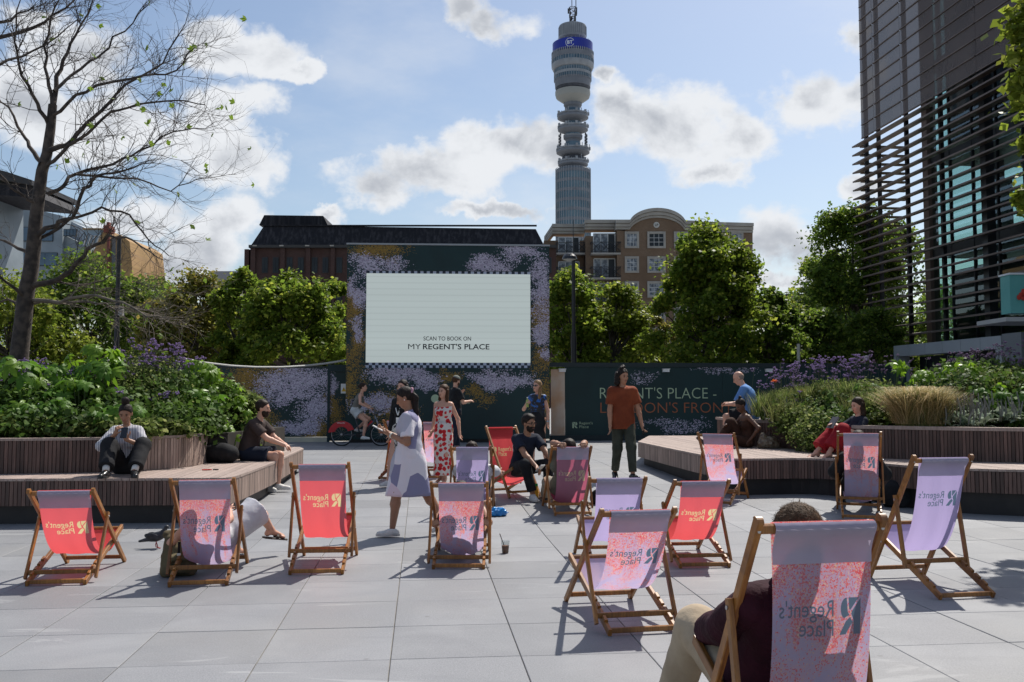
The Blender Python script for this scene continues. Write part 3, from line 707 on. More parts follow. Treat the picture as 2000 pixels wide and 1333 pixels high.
for (o0, o1, pr) in ((0, 6.5, .5), (7.2, 13, .3), (13.6, 18, .15)):
    P = [W(1063, 461+o0*.9, D+6), W(1079, 439+o0, D+3), W(1079, 439+o1, D+3), W(1063, 461+o1*.9, D+6)]
    ys_ = [D+7-pr, D+3-pr, D+3-pr, D+7-pr]
    mb.add([(p[0], y, p[1]) for p, y in zip(P, ys_)]+[(p[0]+.3, y+1, p[1]) for p, y in zip(P, ys_)], [(3, 2, 1, 0), (4, 5, 6, 7), (0, 1, 5, 4), (2, 3, 7, 6)])
A_(mb, 'cornice', m_stone)
def win(x0, y0, x1, y1, dep, fr=4.2, glass=None, cols=3, rows=3):
    f_ = MB()
    for r in ((x0, y0, x0+fr, y1), (x1-fr, y0, x1, y1), (x0+fr, y0, x1-fr, y0+fr), (x0+fr, y1-fr, x1-fr, y1)): fbox(f_, *r, dep, -.16, .05)
    o = A_(f_, 'window', m_stone)
    A_(fbox(MB(), x0+fr, y0+fr, x1-fr, y1-fr, dep, -.02, .04), 'pane', glass or m_glassb, o)
    s_ = MB(); xa, xb, ya, yb = x0+fr, x1-fr, y0+fr, y1-fr
    for i in range(cols+1): x = xa+(xb-xa)*i/cols; fbox(s_, x-.45, ya, x+.45, yb, dep, -.08, -.02)
    for i in range(rows+1): y = ya+(yb-ya)*i/rows; fbox(s_, xa, y-.35, xb, y+.35, dep, -.075, -.021)
    A_(s_, 'sash', m_frw, o)
for r, (ya, yb) in enumerate(((453, 485.5), (501.5, 533.5), (550, 582), (598, 630))):
    for c_, (xa, xb) in enumerate(((1220, 1248), (1264, 1300), (1316, 1344), (1380, 1408), (1424, 1452))):
        win(xa, ya, xb, yb, D, 4.0, m_glassd if (r == 0 and c_ == 1) else None)
for (xa, ya, xb, yb, dep) in ((1159, 457, 1201, 494, D+1.2), (1160, 506, 1201, 544, D+1.2), (1160, 554, 1201, 592, D+1.2), (1091, 464, 1131, 496, D+3), (1091, 512, 1131, 546, D+3)):
    f_ = MB(); w_ = (xb-xa)/3
    for i in range(4): fbox(f_, xa+i*w_-1, ya, xa+i*w_+1, yb, dep, -.1, .05)
    fbox(f_, xa, ya-1, xb, ya+1, dep, -.105, .05)
    o = A_(f_, 'french_window', m_frw)
    for i in range(3): A_(fbox(MB(), xa+i*w_+1, ya+1, xa+(i+1)*w_-1, yb, dep, -.03, .04), 'pane', m_glassb if i != 2 else m_glassd, o)
for (xa, xb, yt_, yb, dep) in ((1086, 1145, 477, 497, D+3), (1153, 1210, 476, 497, D+1.2), (1153, 1210, 524, 545, D+1.2), (1153, 1210, 572, 593, D+1.2), (1086, 1145, 525, 546, D+3)):
    o = A_(fbox(MB(), xa, yb, xb, yb+3.6, dep, -1.3, 0), 'balcony', m_stone)
    r_ = MB()
    fbox(r_, xa, yt_, xb, yt_+1, dep, -1.28, -1.2); fbox(r_, xa, yb-2.5, xb, yb-1.6, dep, -1.28, -1.2)
    n = 26
    for i in range(n+1): x = xa+(xb-xa)*i/n; fbox(r_, x-.22, yt_, x+.22, yb, dep, -1.26, -1.22)
    for i in range(3):
        u0, u1 = xa+(xb-xa)*i/3, xa+(xb-xa)*(i+1)/3; p, q, s1, s2 = W(u0, yt_, dep), W(u1, yb-2, dep), W(u0, yb-2, dep), W(u1, yt_, dep)
        r_.beam((p[0], dep-1.3, p[1]), (q[0], dep-1.3, q[1]), .07, .07, (0, 1, 0)); r_.beam((s1[0], dep-1.3, s1[1]), (s2[0], dep-1.3, s2[1]), .07, .07, (0, 1, 0))
        fbox(r_, u0-.7, yt_-.8, u0+.7, yb, dep, -1.3, -1.2)
    for x in (xa, xb): a = W(x, yt_, dep); b2 = W(x, yb, dep); r_.span((a[0]-.04, dep-1.25, a[1]-.1), (a[0]+.04, dep, a[1])); 
    A_(r_, 'railing', m_iron, o)
cx_, cz_ = W(1282, 440, D); m_rd = simple('roundel white', (.55, .53, .48), None, 1, .7)
q = MB(); q.add([(cx_+.36*math.cos(k*PI/12), D-.1, cz_+.36*math.sin(k*PI/12)) for k in range(24)], [tuple(range(24))]); ro = A_(q, 'roundel', m_rd)
vs, fs = text_mesh("LP", .42, 'CENTER', offset=.02); A_(MB().add([(cx_+x, D-.13, cz_-.15+y) for x, y in vs], fs), 'lettering', m_blk, ro)

# pale modern block and tan brick block far left
D = 95.0
gl = empty('modern_building', (0, D, 0), 0, 'pale grey stepped modern building seen through the bare tree', 'building')
m_palec = simple('pale cladding', (.25, .29, .32), (.20, .235, .26), .5, .5)
def gb(mb, n_, m_, par=None): return L(mb, n_, m_, par or gl, 95.0)
gb(extr(MB(), quadz([(0, 560), (0, 440), (10, 420), (50, 405), (122, 422), (122, 560)], D), D, D+10), 'wall', m_palec)
gb(extr(MB(), quadz([(122, 560), (122, 458), (165, 478), (175, 560)], D+.5), D+.5, D+10), 'wall', m_palec)
gb(extr(MB(), quadz([(122, 458), (122, 425), (165, 445), (163, 478)], D+2), D+2, D+10), 'stair_wall', simple('bright cladding', (.42, .46, .5), None, 1, .5))
for (xa, ya, xb, yb) in ((20, 444, 104, 472), (20, 494, 112, 520), (125, 448, 150, 462)):
    w_ = gb(fbox(MB(), xa, ya, xb, yb, D, -.1, .1), 'window', m_frd)
    for i in range(4): gb(fbox(MB(), xa+(xb-xa)*i/4+.8, ya+1, xa+(xb-xa)*(i+1)/4-.4, yb-1, D, -.15, -.05), 'pane', simple('blue window glass', (.02, .05, .09), (.05, .10, .16), .5, .15, spec=.8), w_)
tb = empty('tan_brick_building', (0, D, 0), 0, 'tan brick building with a red chimney and glass lean-to roof, behind the bare tree', 'building')
def tq(mb, n_, m_): return L(mb, n_, m_, tb, 95.0)
tq(extr(MB(), quadz([(168, 560), (170, 515), (205, 447), (214, 460), (214, 560)], D-1), D-1, D+8), 'wall', m_btan)
tq(extr(MB(), quadz([(226, 560), (226, 462), (236, 460), (253, 472), (258, 520), (258, 560)], D-1), D-1, D+8), 'wall', m_btan)
tq(extr(MB(), quadz([(214, 560), (214, 462), (226, 462), (226, 560)], D-.5), D-.5, D+8), 'wall', m_palec)
tq(extr(MB(), quadz([(160, 480), (165, 447), (200, 447), (190, 480)], D), D, D+1), 'glass_roof', simple('lean to glass', (.25, .32, .38), None, 1, .2))
for k_ in range(4): tq(extr(MB(), quadz([(163+k_*8, 479), (170+k_*8, 460), (172+k_*8, 460), (165+k_*8, 479)], D-.1), D-.2, D), 'glazing_bar', m_frw)
tq(fbox(MB(), 163, 447, 200, 449, D, -.3, 2), 'parapet', m_btan)
ch = MB(); fbox(ch, 205, 441, 216, 455, D-1, -.3, 1); fbox(ch, 203.5, 447, 217.5, 449, D-1, -.4, 1.1); fbox(ch, 208, 434, 213, 441, D-1, 0, .5); tq(ch, 'chimney', simple('red brick chimney', (.2, .06, .04), None, 1, .8)); 
tq(fbox(MB(), 211.5, 455, 214, 540, D-1, -.25, -.05), 'drainpipe', simple('red pipe', (.16, .04, .03), None, 1, .6))
o = tag(fbox(MB(), 410, 530, 466, 620, 108, 0, 8).build('white_building', simple('white render', (.42, .42, .42), (.36, .36, .37), .4, .7)), 'plain white flat-roofed building edge behind the left trees', 'building')
rf = empty('dark_roof_building', (0, 70, 0), 0, 'building with a dark projecting flat roof at the left edge', 'building')
q = MB(); extr(q, quadz([(-60, 318), (10, 335), (62, 352), (62, 362), (-60, 340)], 70), 70, 78); L(q, 'roof', m_frd, rf, 70.0)
q = MB(); extr(q, quadz([(-60, 352), (60, 362), (82, 388), (-60, 376)], 70.5), 70.5, 77); L(q, 'soffit', m_lead, rf, 70.0)
q = MB(); extr(q, quadz([(-60, 376), (-20, 384), (-20, 700), (-60, 700)], 72), 72, 77); L(q, 'wall', m_palec, rf, 70.0)
# low pale building strips behind the trees
for (xa, ya, xb, yb, d_, lab) in ((300, 640, 480, 720, 60, 'low grey building glimpsed between the left trees'), (1536, 578, 1600, 720, 90, 'low flat-roofed building between the big tree and the right-hand tree')):
    o = empty('low_building', (0, d_, 0), 0, lab, 'building')
    L(fbox(MB(), xa, ya, xb, yb, d_, 0, 6), 'wall', m_stone if xa > 1000 else simple('grey render', (.16, .155, .15), (.1, .1, .1), 1, .8), o, d_)
    n = 5
    for i in range(n):
        u = xa+6+(xb-xa-12)*i/n; L(fbox(MB(), u, ya+14, u+(xb-xa)/n*.6, ya+34, d_, -.06, .05), 'window', m_glassd, o, d_)
    L(fbox(MB(), xa-2, ya-3, xb+2, ya, d_, -.4, 6), 'roof', m_frd, o, d_)

# ------------------------------------------------------------- telecom tower
D = 437.0; KT = FPX/D
tw = empty('telecom_tower', at(1121, 772, D)[:], 0, 'tall cylindrical telecom tower with stacked rings and a blue BT band', 'tower')
tw.location.z = 0
def tz(py): return at(1120, py, D).z
def tr(px): return px/KT*1.01
m_tc = simple('tower concrete', (.205, .215, .235), (.165, .175, .195), .1, .7)  # slightly lightened, some distance haze is put into this colour
m_tl = simple('tower pale metal', (.33, .345, .36), (.26, .27, .285), .2, .5)
m_tg = simple('tower glazing', (.085, .155, .20), (.13, .21, .25), .12, .2, spec=.6)
m_tg2 = simple('tower drum glazing', (.05, .10, .14), (.13, .20, .25), .2, .2, spec=.6)
m_td = simple('tower dark gear', (.05, .052, .06), (.09, .09, .1), .6, .7)
m_blue = simple('blue screen band', (.012, .03, .36), (.01, .02, .26), .05, .4)
def lat(name, prof, mat, par=tw, n=40):
    return auto_smooth(MB().lathe([(tr(r), tz(y)) for r, y in prof], n=n).build(name, mat, par), 30)
sh = lat('shaft', [(33.4, 800), (33.4, 334)], m_tg)
# spandrel bands and mullions on the shaft
for k_ in range(14):
    y = 335+k_*18.9; lat('spandrel_band', [(33.6, y), (33.9, y), (33.9, y+6), (33.6, y+6)], m_tc)
q = MB()
for k_ in range(40):
    w_ = 2*PI*k_/40; r_ = tr(34.1); q.span((r_*math.cos(w_)-.14, r_*math.sin(w_)-.14, 0), (r_*math.cos(w_)+.14, r_*math.sin(w_)+.14, tz(331)))
q.build('mullions', m_tl, tw)
lat('collar', [(33.4, 334), (32, 332), (23, 331), (23, 328)], m_tc)
lat('core', [(14.5, 333), (14.5, 190)], m_tc); lat('gear_band', [(14, 318), (22, 317), (23, 313), (21, 307), (14, 306)], m_td)
for (y0, y1, r1, r2, mt) in ((319, 331, 29.3, 26, m_tc), (295, 307, 32.5, 27, m_tc), (269, 276, 18.5, 17, m_tc), (251, 263, 29.5, 21, m_tc), (227, 240, 30.5, 21, m_tc), (203, 213, 17.8, 17, m_tc)):
    lat('ring', [(r1-.5, y0), (r1, y0+2), (r1, y0+(y1-y0)*.38), (r2*.92, y0+(y1-y0)*.72), (r2*.62, y1), (14, y1)], mt)
    # railing and aerials round each ring
    g_ = MB()
    for k_ in range(36):
        w_ = 2*PI*k_/36; r_ = tr(r1-.4); h_ = random.uniform(3, 5) if k_ % 5 else random.uniform(6, 12)
        g_.span((r_*math.cos(w_)-.16, r_*math.sin(w_)-.16, tz(y0)), (r_*math.cos(w_)+.16, r_*math.sin(w_)+.16, tz(y0-(h_ if r1 > 25 else 4))))
        if k_ % 4 == 0 and r1 > 25: g_.box((r_*math.cos(w_), r_*math.sin(w_), tz(y0-4)), (1.1, 1.1, 1.4))
    g_.build('railing', m_tl, tw)
    lat('parapet', [(r1-.7, y0-.5), (r1-.3, y0-.5), (r1-.3, y0-3.4), (r1-.7, y0-3.4)], m_tl)
for (y0, y1, rr) in ((279, 291, 14.9), (284, 288, 15.1), (262, 268, 14.9), (240, 248, 15.1), (214, 224, 14.9)):
    lat('glazed_neck', [(rr, y1), (rr, y0)], m_tg2)
for sx in (-1, 1):
    g_ = MB()
    for k_ in range(3):
        w_ = (PI if sx < 0 else 0)+(-.5+k_*.45); r_ = tr(27); g_.tube([(r_*math.cos(w_), r_*math.sin(w_), tz(292)), (r_*math.cos(w_), r_*math.sin(w_), tz(262))], .12, 4)
        for j in range(5): g_.box((r_*math.cos(w_), r_*math.sin(w_), tz(290-j*6)), (.7, .7, 1.0))
    g_.build('aerial_mast', m_td, tw)
lat('bowl', [(15, 204), (24, 198), (32.5, 192), (34.5, 186), (34.5, 180), (30, 178), (15, 178)], simple('bowl concrete', (.34, .34, .31), None, 1, .7))
lat('dark_band', [(30, 180), (33.5, 178), (34, 172), (30, 171)], m_td)
lat('drum', [(34.6, 173), (35.5, 160), (35.8, 157), (20, 157)], m_tc); lat('drum_glazing', [(35.4, 160), (36, 150)], m_tg2)
lat('drum', [(36.4, 151), (36.8, 146)], m_tl); lat('drum_glazing', [(36, 147), (36.4, 138)], m_tg2)
lat('drum', [(30, 141), (39, 138), (41.6, 133), (41.6, 127.5), (30, 127)], m_tl)
lat('drum_glazing', [(41, 129), (41, 119)], m_tg2)
q = MB()
for k_ in range(48):
    w_ = 2*PI*k_/48; r_ = tr(41.4); q.span((r_*math.cos(w_)-.1, r_*math.sin(w_)-.1, tz(129)), (r_*math.cos(w_)+.1, r_*math.sin(w_)+.1, tz(119)))
    r_ = tr(36.6); q.span((r_*math.cos(w_)-.1, r_*math.sin(w_)-.1, tz(160)), (r_*math.cos(w_)+.1, r_*math.sin(w_)+.1, tz(138)))
q.build('mullions', m_tl, tw)
lat('drum', [(41.4, 120), (41.8, 115), (41.4, 110), (36, 109)], m_tc)
q = MB()
for k_ in range(60):
    w_ = 2*PI*k_/60; r_ = tr(40.8); q.span((r_*math.cos(w_)-.22, r_*math.sin(w_)-.22, tz(111)), (r_*math.cos(w_)+.22, r_*math.sin(w_)+.22, tz(105)))
q.build('louvre_fins', m_tl, tw)
bs = lat('blue_screen', [(34, 109), (39.4, 108), (39.6, 87.5), (34, 87)], m_blue, n=64)
def oncyl(r, z0): return lambda x, y: ((tr(r))*math.sin((x-tr(8))/tr(r)), -tr(r)*math.cos((x-tr(8))/tr(r)), z0+y)
m_logo = simple('white logo', (.75, .78, .85), None, 1, .5)
f_ = oncyl(40.1, tz(97.5)); vs, fs = text_mesh("BT", tr(9.5), 'CENTER', offset=.03); MB().add([f_(x, y-tr(3.2)) for x, y in vs], fs).build('lettering', m_logo, bs)
q = MB(); n = 40
for k_ in range(n+1):
    w_ = R_(22)+R_(316)*k_/n
    for r_ in (tr(7.6), tr(8.6)): q.v.append(f_(r_*math.cos(w_), r_*math.sin(w_)))
q.f = [(2*i, 2*i+1, 2*i+3, 2*i+2) for i in range(n)]; q.mi = [0]*n; q.build('emblem_ring', m_logo, bs)
lat('neck', [(16, 90), (16, 78)], m_td)
q = MB()
for k_ in range(30):
    w_ = 2*PI*k_/30; r_ = tr(36); q.tube([(r_*math.cos(w_), r_*math.sin(w_), tz(88)), (r_*math.cos(w_), r_*math.sin(w_), tz(85-random.random()*(9 if k_ % 6 == 0 else 2)))], .13, 4)
q.build('aerials', m_tl, tw)
lat('top_drum', [(15, 87), (20, 84), (26.5, 77), (27.3, 73), (27.3, 56), (26.6, 52.5), (22, 51), (5, 51)], m_tl)
q = MB()
for k_ in range(40):
    w_ = 2*PI*k_/40; r_ = tr(27.4); q.span((r_*math.cos(w_)-.1, r_*math.sin(w_)-.1, tz(73)), (r_*math.cos(w_)+.1, r_*math.sin(w_)+.1, tz(55)))
q.build('cladding_ribs', m_tc, tw)
q = MB()
def lt(r0, y0, r1, y1, w=.18):
    for k_ in range(4):
        a = PI/4+k_*PI/2; b2 = a+PI/2; p = lambda r, y, g: (tr(r)*math.cos(g), tr(r)*math.sin(g), tz(y))
        q.tube([p(r0, y0, a), p(r1, y1, a)], w, 4); q.tube([p(r0, y0, a), p(r1, y1, b2)], w*.7, 4); q.tube([p(r1, y1, a), p(r1, y1, b2)], w*.7, 4)
lt(5, 51, 5, 43); lt(5, 43, 6, 35); lt(6, 35, 8, 30); lt(8, 30, 7, 22); lt(7, 22, 7, 15)
for k_ in range(14): w_ = random.random()*6.28; y = random.uniform(16, 40); r_ = tr(8); q.box((r_*math.cos(w_), r_*math.sin(w_), tz(y)), (.7, .7, 1.6))
q.tube([(tr(7), 0, tz(18)), (tr(7), 0, tz(-4))], .22, 5); q.tube([(-tr(1), 0, tz(16)), (-tr(1), 0, tz(0))], .2, 5)
q.build('lattice_mast', m_td, tw)

# ------------------------------------------------------------- glass office with louvres on the right
WF = 19.9
ga = empty('glass_office', tuple(G(30, WF, 0)), TH, 'dark glass office with brown horizontal louvres and perforated screens, right edge', 'building')
def GL(mb, name, mat, par=ga): return mb.build(name, mat, par)   # local x: along VB (to the right), local y: along UA (away) ; origin a=30
m_louv = simple('brown aluminium louvre', (.15, .105, .085), (.105, .074, .06), .6, .5, metal=.2)
m_mull = simple('dark blue-grey mullion', (.035, .042, .052), None, 1, .4, metal=.3)
def mat_mesh():
    m, t = newmat('perforated screen'); tc = t.n('ShaderNodeTexCoord'); v = tc.outputs['Object']
    p = t.n('ShaderNodeBsdfPrincipled'); t.set(p.inputs['Base Color'], t.mix(t.ramp(t.noise(v, .5, 3), .4, .7), (.12, .09, .082, 1), (.09, .068, .064, 1))); p.inputs['Roughness'].default_value = .6
    tr_ = t.n('ShaderNodeBsdfTransparent'); mx = t.n('ShaderNodeMixShader'); mx.inputs[0].default_value = .30
    t.set(mx.inputs[1], p.outputs[0]); t.set(mx.inputs[2], tr_.outputs[0]); o = t.n('ShaderNodeOutputMaterial'); t.set(o.inputs[0], mx.outputs[0]); return m
m_mesh = mat_mesh()
def mat_glass(name, tint, refl=.5):
    m, t = newmat(name); g = t.n('ShaderNodeBsdfGlossy'); g.inputs['Roughness'].default_value = .02; g.inputs[0].default_value = (.75, .85, .9, 1)
    tr_ = t.n('ShaderNodeBsdfTransparent'); tr_.inputs[0].default_value = rgba(tint); fr_ = t.n('ShaderNodeFresnel'); fr_.inputs[0].default_value = 1.6
    mx = t.n('ShaderNodeMixShader'); gb_ = t.n('ShaderNodeNewGeometry'); t.set(mx.inputs[0], t.m('MULTIPLY', t.m('MULTIPLY', fr_.outputs[0], refl*2, clamp=True), t.m('SUBTRACT', 1.0, gb_.outputs['Backfacing']))); t.set(mx.inputs[1], tr_.outputs[0]); t.set(mx.inputs[2], g.outputs[0])
    o = t.n('ShaderNodeOutputMaterial'); t.set(o.inputs[0], mx.outputs[0]); return m
m_gl = mat_glass('tinted office glass', (.74, .85, .83), .8)
def fa(px, py=700):   # a coordinate on the louvre plane for a pixel column
    r = ray(px, py); tt = WF/(r.x*VB.x+r.y*VB.y); p = (r.x*tt, r.y*tt); return to_ab(p)[0]
def fz(px, py): r = ray(px, py); tt = WF/(r.x*VB.x+r.y*VB.y); return CAMZ+r.z*tt
aL = fa(1693)-30; aN = 12-30; zb = fz(1700, 664); lsp = .405; ztopL = fz(1697, 268)
n = int((ztopL-zb)/lsp)+1
lv = MB().add([(-.06, aN, 0), (.34, aN, .07), (.34, aL+.35, .07), (-.06, aL+.35, 0), (-.06, aN, -.065), (.34, aN, 0), (.34, aL+.35, 0), (-.06, aL+.35, -.065)], [(3, 2, 1, 0), (4, 5, 6, 7), (0, 1, 5, 4), (1, 2, 6, 5), (2, 3, 7, 6), (3, 0, 4, 7)]).mesh('louvre')
lv.materials.append(m_louv)
for k_ in range(n): link('louvre', lv, None, ga, loc=(-.25, 0, zb+k_*lsp))
# outriggers behind the louvres at the corner return to the right
for k_ in range(n): MB().span((.1, aL+.1, -.03), (2.2, aL+.42, .02)).build('louvre_return', m_louv, ga, loc=(0, 0, zb+k_*lsp)) if k_ % 1 == 0 else None
HB = 23.0
cols = [fa(px)-30 for px in (1718, 1773, 1841, 1925)]
bay = 2.55; a = cols[-1]-bay
while a > aN: cols.append(a); a -= bay
for i, a in enumerate(cols):
    w_ = .32 if i == 3 else .14
    GL(MB().span((.12, a-w_/2, 3.4), (.12+w_, a+w_/2, HB)), 'mullion', m_mull)
GL(MB().span((.15, aL-.05, zb-.6), (.3, aL+.1, HB)), 'mullion', m_mull)
# perforated screen panels above
zs = ztopL+.1
cc = [aL]+[cols[0]]+cols[1:]
for i in range(len(cc)-1):
    z = zs; r_ = 0
    while z < HB:
        GL(MB().span((-.02, cc[i+1]+.01, z+.02), (.0, cc[i]-.01, z+lsp*1.5-.03)), 'screen_panel', m_mesh)
        GL(MB().span((-.06, cc[i+1]+.05, z-.02), (.02, cc[i]-.05, z+.02)), 'screen_rail', m_louv)
        z += lsp*1.5
# glazing set back behind the louvres
GX = 1.1; ag = fa(1765)-30-.4
GL(MB().span((GX-.15, ag-.15, 3.2), (GX+.25, ag+.25, HB)), 'corner_column', simple('brown column', (.17, .13, .12), None, 1, .6))
a = ag
while a > aN+2:
    for k_ in range(5):
        z0 = 3.6+k_*3.9
        GL(MB().span((GX, a-1.5+.03, z0+.1), (GX+.02, a-.03, z0+3.75)), 'pane', m_gl)
    GL(MB().span((GX-.05, a-1.53, 3.3), (GX+.08, a-1.47, HB)), 'mullion', m_mull); a -= 1.5
for k_ in range(6):
    z0 = 3.3+k_*3.9; GL(MB().span((GX-.03, aN, z0), (GX+24, ag, z0+.32)), 'floor_slab', m_mull)
x = GX+.2
for j in range(9):
    for k_ in range(5):
        z0 = 3.6+k_*3.9; GL(MB().span((x+.03, ag, z0+.1), (x+2.4-.03, ag+.02, z0+3.75)), 'pane', m_gl)
    GL(MB().span((x+2.37, ag-.06, 3.3), (x+2.43, ag+.08, HB)), 'mullion', m_mull); x += 2.4
GL(MB().span((GX+4.4, aN, 0), (GX+6, ag-1.2, HB)), 'core_wall', simple('dark core', (.02, .022, .026), None, 1, .7))
zm0, zm1 = 6.6, 11.3
GL(MB().span((GX+.6, aN, zm1), (GX+23, ag-.6, HB-.1)), 'upper_view_block', simple('dark view block', (.03, .036, .045), (.015, .018, .022), .4, .7))  # added solid dark box, stops the sky showing through the upper glass
GL(MB().span((GX+.6, aN, 3.4), (GX+23, ag-.6, zm0)), 'lower_view_block', simple('dark view block', (.03, .036, .045)))  # added dark box, blocks light through the lower glass where trees lie beyond
for k_ in range(7): GL(MB().span((GX+.45, ag-2.5-k_*2.1, zm0+.2), (GX+.5, ag-1.3-k_*2.1, zm1-random.uniform(.3, 3))), 'blind', simple('grey blind', (.12, .14, .15), None, 1, .8)) if k_ % 3 else None
GL(MB().span((GX+.3, aN, 0), (GX+24, ag-.2, 3.3)), 'ground_floor', simple('dark shopfront', (.015, .017, .02), None, 1, .3))
for (dx, da) in ((2.4, -1.0), (2.4, -5), (2.4, -9)): GL(MB().tube([(GX+dx, ag+da, 3.3), (GX+dx, ag+da, HB)], .22, 10), 'column', m_mull)
GL(MB().span((-.3, aN, HB), (GX+24, aL, HB+.5)), 'roof', m_mull)
# pale entrance portal in front of it
PD = 36.0
po = empty('entrance_portal', (0, PD, 0), 0, 'pale grey panelled entrance portal at the foot of the glass office', 'portal')
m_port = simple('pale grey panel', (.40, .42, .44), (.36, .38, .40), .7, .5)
P0 = at(1745, 677, 36.0); P1 = at(1955, 655, 29.6)
dr = Vector((P1.x-P0.x, P1.y-P0.y, 0)); LN = dr.length; dr.normalize(); zt0 = P0.z; zt1 = P1.z
po.location = (P0.x, P0.y, 0); po.rotation_euler = (0, 0, math.atan2(dr.y, dr.x)); zt0 = (zt0+zt1)/2
for k_ in range(6): MB().span((LN*k_/6+.01, 0, zt0-.42), (LN*(k_+1)/6-.01, .5, zt0)).build('panel', m_port, po)
MB().span((0, 0, 0), (.28, .5, zt0-.43)).build('jamb', m_port, po); MB().span((LN-.3, 0, 0), (LN, .5, zt0-.43)).build('jamb', m_port, po)
MB().span((LN+.01, .02, 0), (LN+.03+.9, 3.5, zt0+.05)).build('side_wall', simple('grey panel in shade', (.2, .21, .22), None, 1, .5), po)  # side wall: darker copy of the portal grey, shade put into its colour
MB().span((.3, .9, 0), (LN-.3, 1.0, zt0-.43)).build('glazing', m_glassd, po)
MB().span((LN*.43, .8, 0), (LN*.46, .9, zt0-.43)).build('mullion', m_port, po)
vs, fs = text_mesh("ParkCafe", .42); MB().add([(LN*.36+x, .75, 2.72+y) for x, y in vs], fs).build('lettering', simple('grey sign letters', (.3, .33, .33), None, 1, .5), po)
# teal sign box at the right edge
sg = empty('sign_box', (0, 0, 0), 0, 'teal illuminated sign box with a red splash, right edge of the frame', 'sign')
a0, a1 = at(1974, 612, 26), at(2060, 537, 26)
m_tsg = simple('teal sign face', (.10, .36, .33), (.14, .42, .38), .8, .4)
MB().span((a0.x, 26, a0.z), (a1.x, 26.5, a1.z)).build('sign_face', m_tsg, sg); MB().span((a0.x-.03, 25.95, a1.z), (a1.x, 26.55, a1.z+.05)).build('frame', m_white, sg)
s0 = at(1950, 622, 25.6); MB().span((s0.x, 25.2, s0.z-.12), (a1.x, 26.8, s0.z)).build('canopy_shelf', simple('pale canopy', (.45, .44, .42), None, 1, .6), sg)
q = MB(); c = at(1998, 578, 25.96)
for k_ in range(9): w_ = k_*.7; q.ell((c.x+.12*math.cos(w_)*(k_ % 3)/2, c.y, c.z+.13*math.sin(w_)*(k_ % 3)/2), (.07, .012, .08), 6, 4)
q.build('red_splash', simple('red print', (.5, .04, .02), None, 1, .5), sg)
MB().span((a0.x+1.1, 25.9, 0), (a0.x+1.3, 26.1, a0.z)).build('post', m_mull, sg)

# ------------------------------------------------------------- lamp posts
def post(label, px, pybase, ytop, d, r0, r1, mat, name='lamp_post'):
    p = at(px, 772, d); o = empty(name, (p.x, d, gz(d)), 0, label, 'lamp post'); zt = at(px, ytop, d).z-gz(d)
    auto_smooth(MB().lathe([(r0*1.5, 0), (r0*1.5, .5), (r0, .6), (r0, zt*.55), (r1, zt*.6), (r1, zt)], n=12).build('pole', mat, o)); return o, zt
lp, zt = post('tall black lamp post in front of the left trees', 225, 0, 462, 30, .085, .07, m_iron)
MB().tube([(0, 0, zt), (0, 0, zt+.75)], .012, 5).build('spike', m_iron, lp)
MB().span((.08, -.12, at(225, 627, 30).z), (.2, .06, at(225, 610, 30).z)).build('control_box', simple('grey box', (.3, .3, .3), None, 1, .5), lp)
lp, zt = post('black lamp post with a domed lamp right of the screen', 1121, 0, 500, 29, .085, .055, m_iron)
MB().tube([(0, 0, zt), (0, 0, zt+1.15)], .014, 5).build('spike', m_iron, lp)
q = MB(); q.lathe([(.24, 0), (.22, .09), (.15, .17), (.03, .2)], (-.12, 0, zt-.12), 16); q.build('lamp_hood', simple('dark lamp hood', (.02, .02, .022), None, 1, .35), lp)
MB().lathe([(.05, -.06), (.19, -.01), (.22, .0)], (-.12, 0, zt-.12), 16).build('lamp_glass', simple('pale lamp glass', (.5, .5, .48), None, 1, .3), lp)
lp, zt = post('pale cream post behind the right hoarding', 1561, 0, 672, 31, .06, .058, simple('cream post', (.55, .52, .45), None, 1, .6))
MB().tube([(0, 0, zt), (0, 0, zt+.35)], .01, 5).build('spike', m_iron, lp)
lp, zt = post('pale post with a small round floodlight near the portal', 1690, 0, 700, 31, .05, .05, simple('pale post', (.4, .38, .35), None, 1, .6))
MB().ell((.03, -.1, zt), (.09, .1, .09), 10, 7).build('floodlight', simple('pale lamp', (.6, .58, .52), None, 1, .4), lp)
# ------------------------------------------------------------- vegetation
def mat_leaf(name, c1, c2, c3=None, trans=.45, rough=.45, scale=.8, spec=.4):
    m, t = newmat(name); geo = t.n('ShaderNodeNewGeometry'); tc = t.n('ShaderNodeTexCoord')
    r = geo.outputs['Random Per Island']; n = t.noise(tc.outputs['Object'], scale, 3)
    col = t.mix(t.ramp(n, .35, .65), c1, c2)
    col = t.mix(t.m('GREATER_THAN', r, .82), col, c3 or [q*1.35 for q in c2])
    hs = t.n('ShaderNodeHueSaturation'); t.set(hs.inputs['Color'], col); t.set(hs.inputs['Value'], t.m('MULTIPLY_ADD', r, .7, .65))
    finish(t, hs.outputs[0], rough, None, spec=spec, trans=trans); return m
m_lf = [mat_leaf('plane leaves', (.12, .19, .025), (.19, .26, .03), (.27, .30, .045), .68, spec=.2), mat_leaf('olive leaves', (.14, .155, .028), (.20, .20, .035), (.28, .22, .05), .6, spec=.25),
        mat_leaf('deep green leaves', (.08, .14, .022), (.13, .20, .028), (.20, .25, .04), .65, spec=.2), mat_leaf('yellow green leaves', (.15, .21, .025), (.21, .26, .032), (.26, .28, .045), .6, spec=.25)]
m_bark = simple('grey bark', (.10, .085, .065), (.045, .038, .03), 5, .9, .5, 30, detail=6)
m_bark2 = simple('dark twig bark', (.085, .065, .052), (.035, .028, .024), 9, .9, .6, 40, detail=6)
m_bark3 = simple('pale sunlit branch', (.2, .165, .13), (.12, .10, .08), 6, .9)

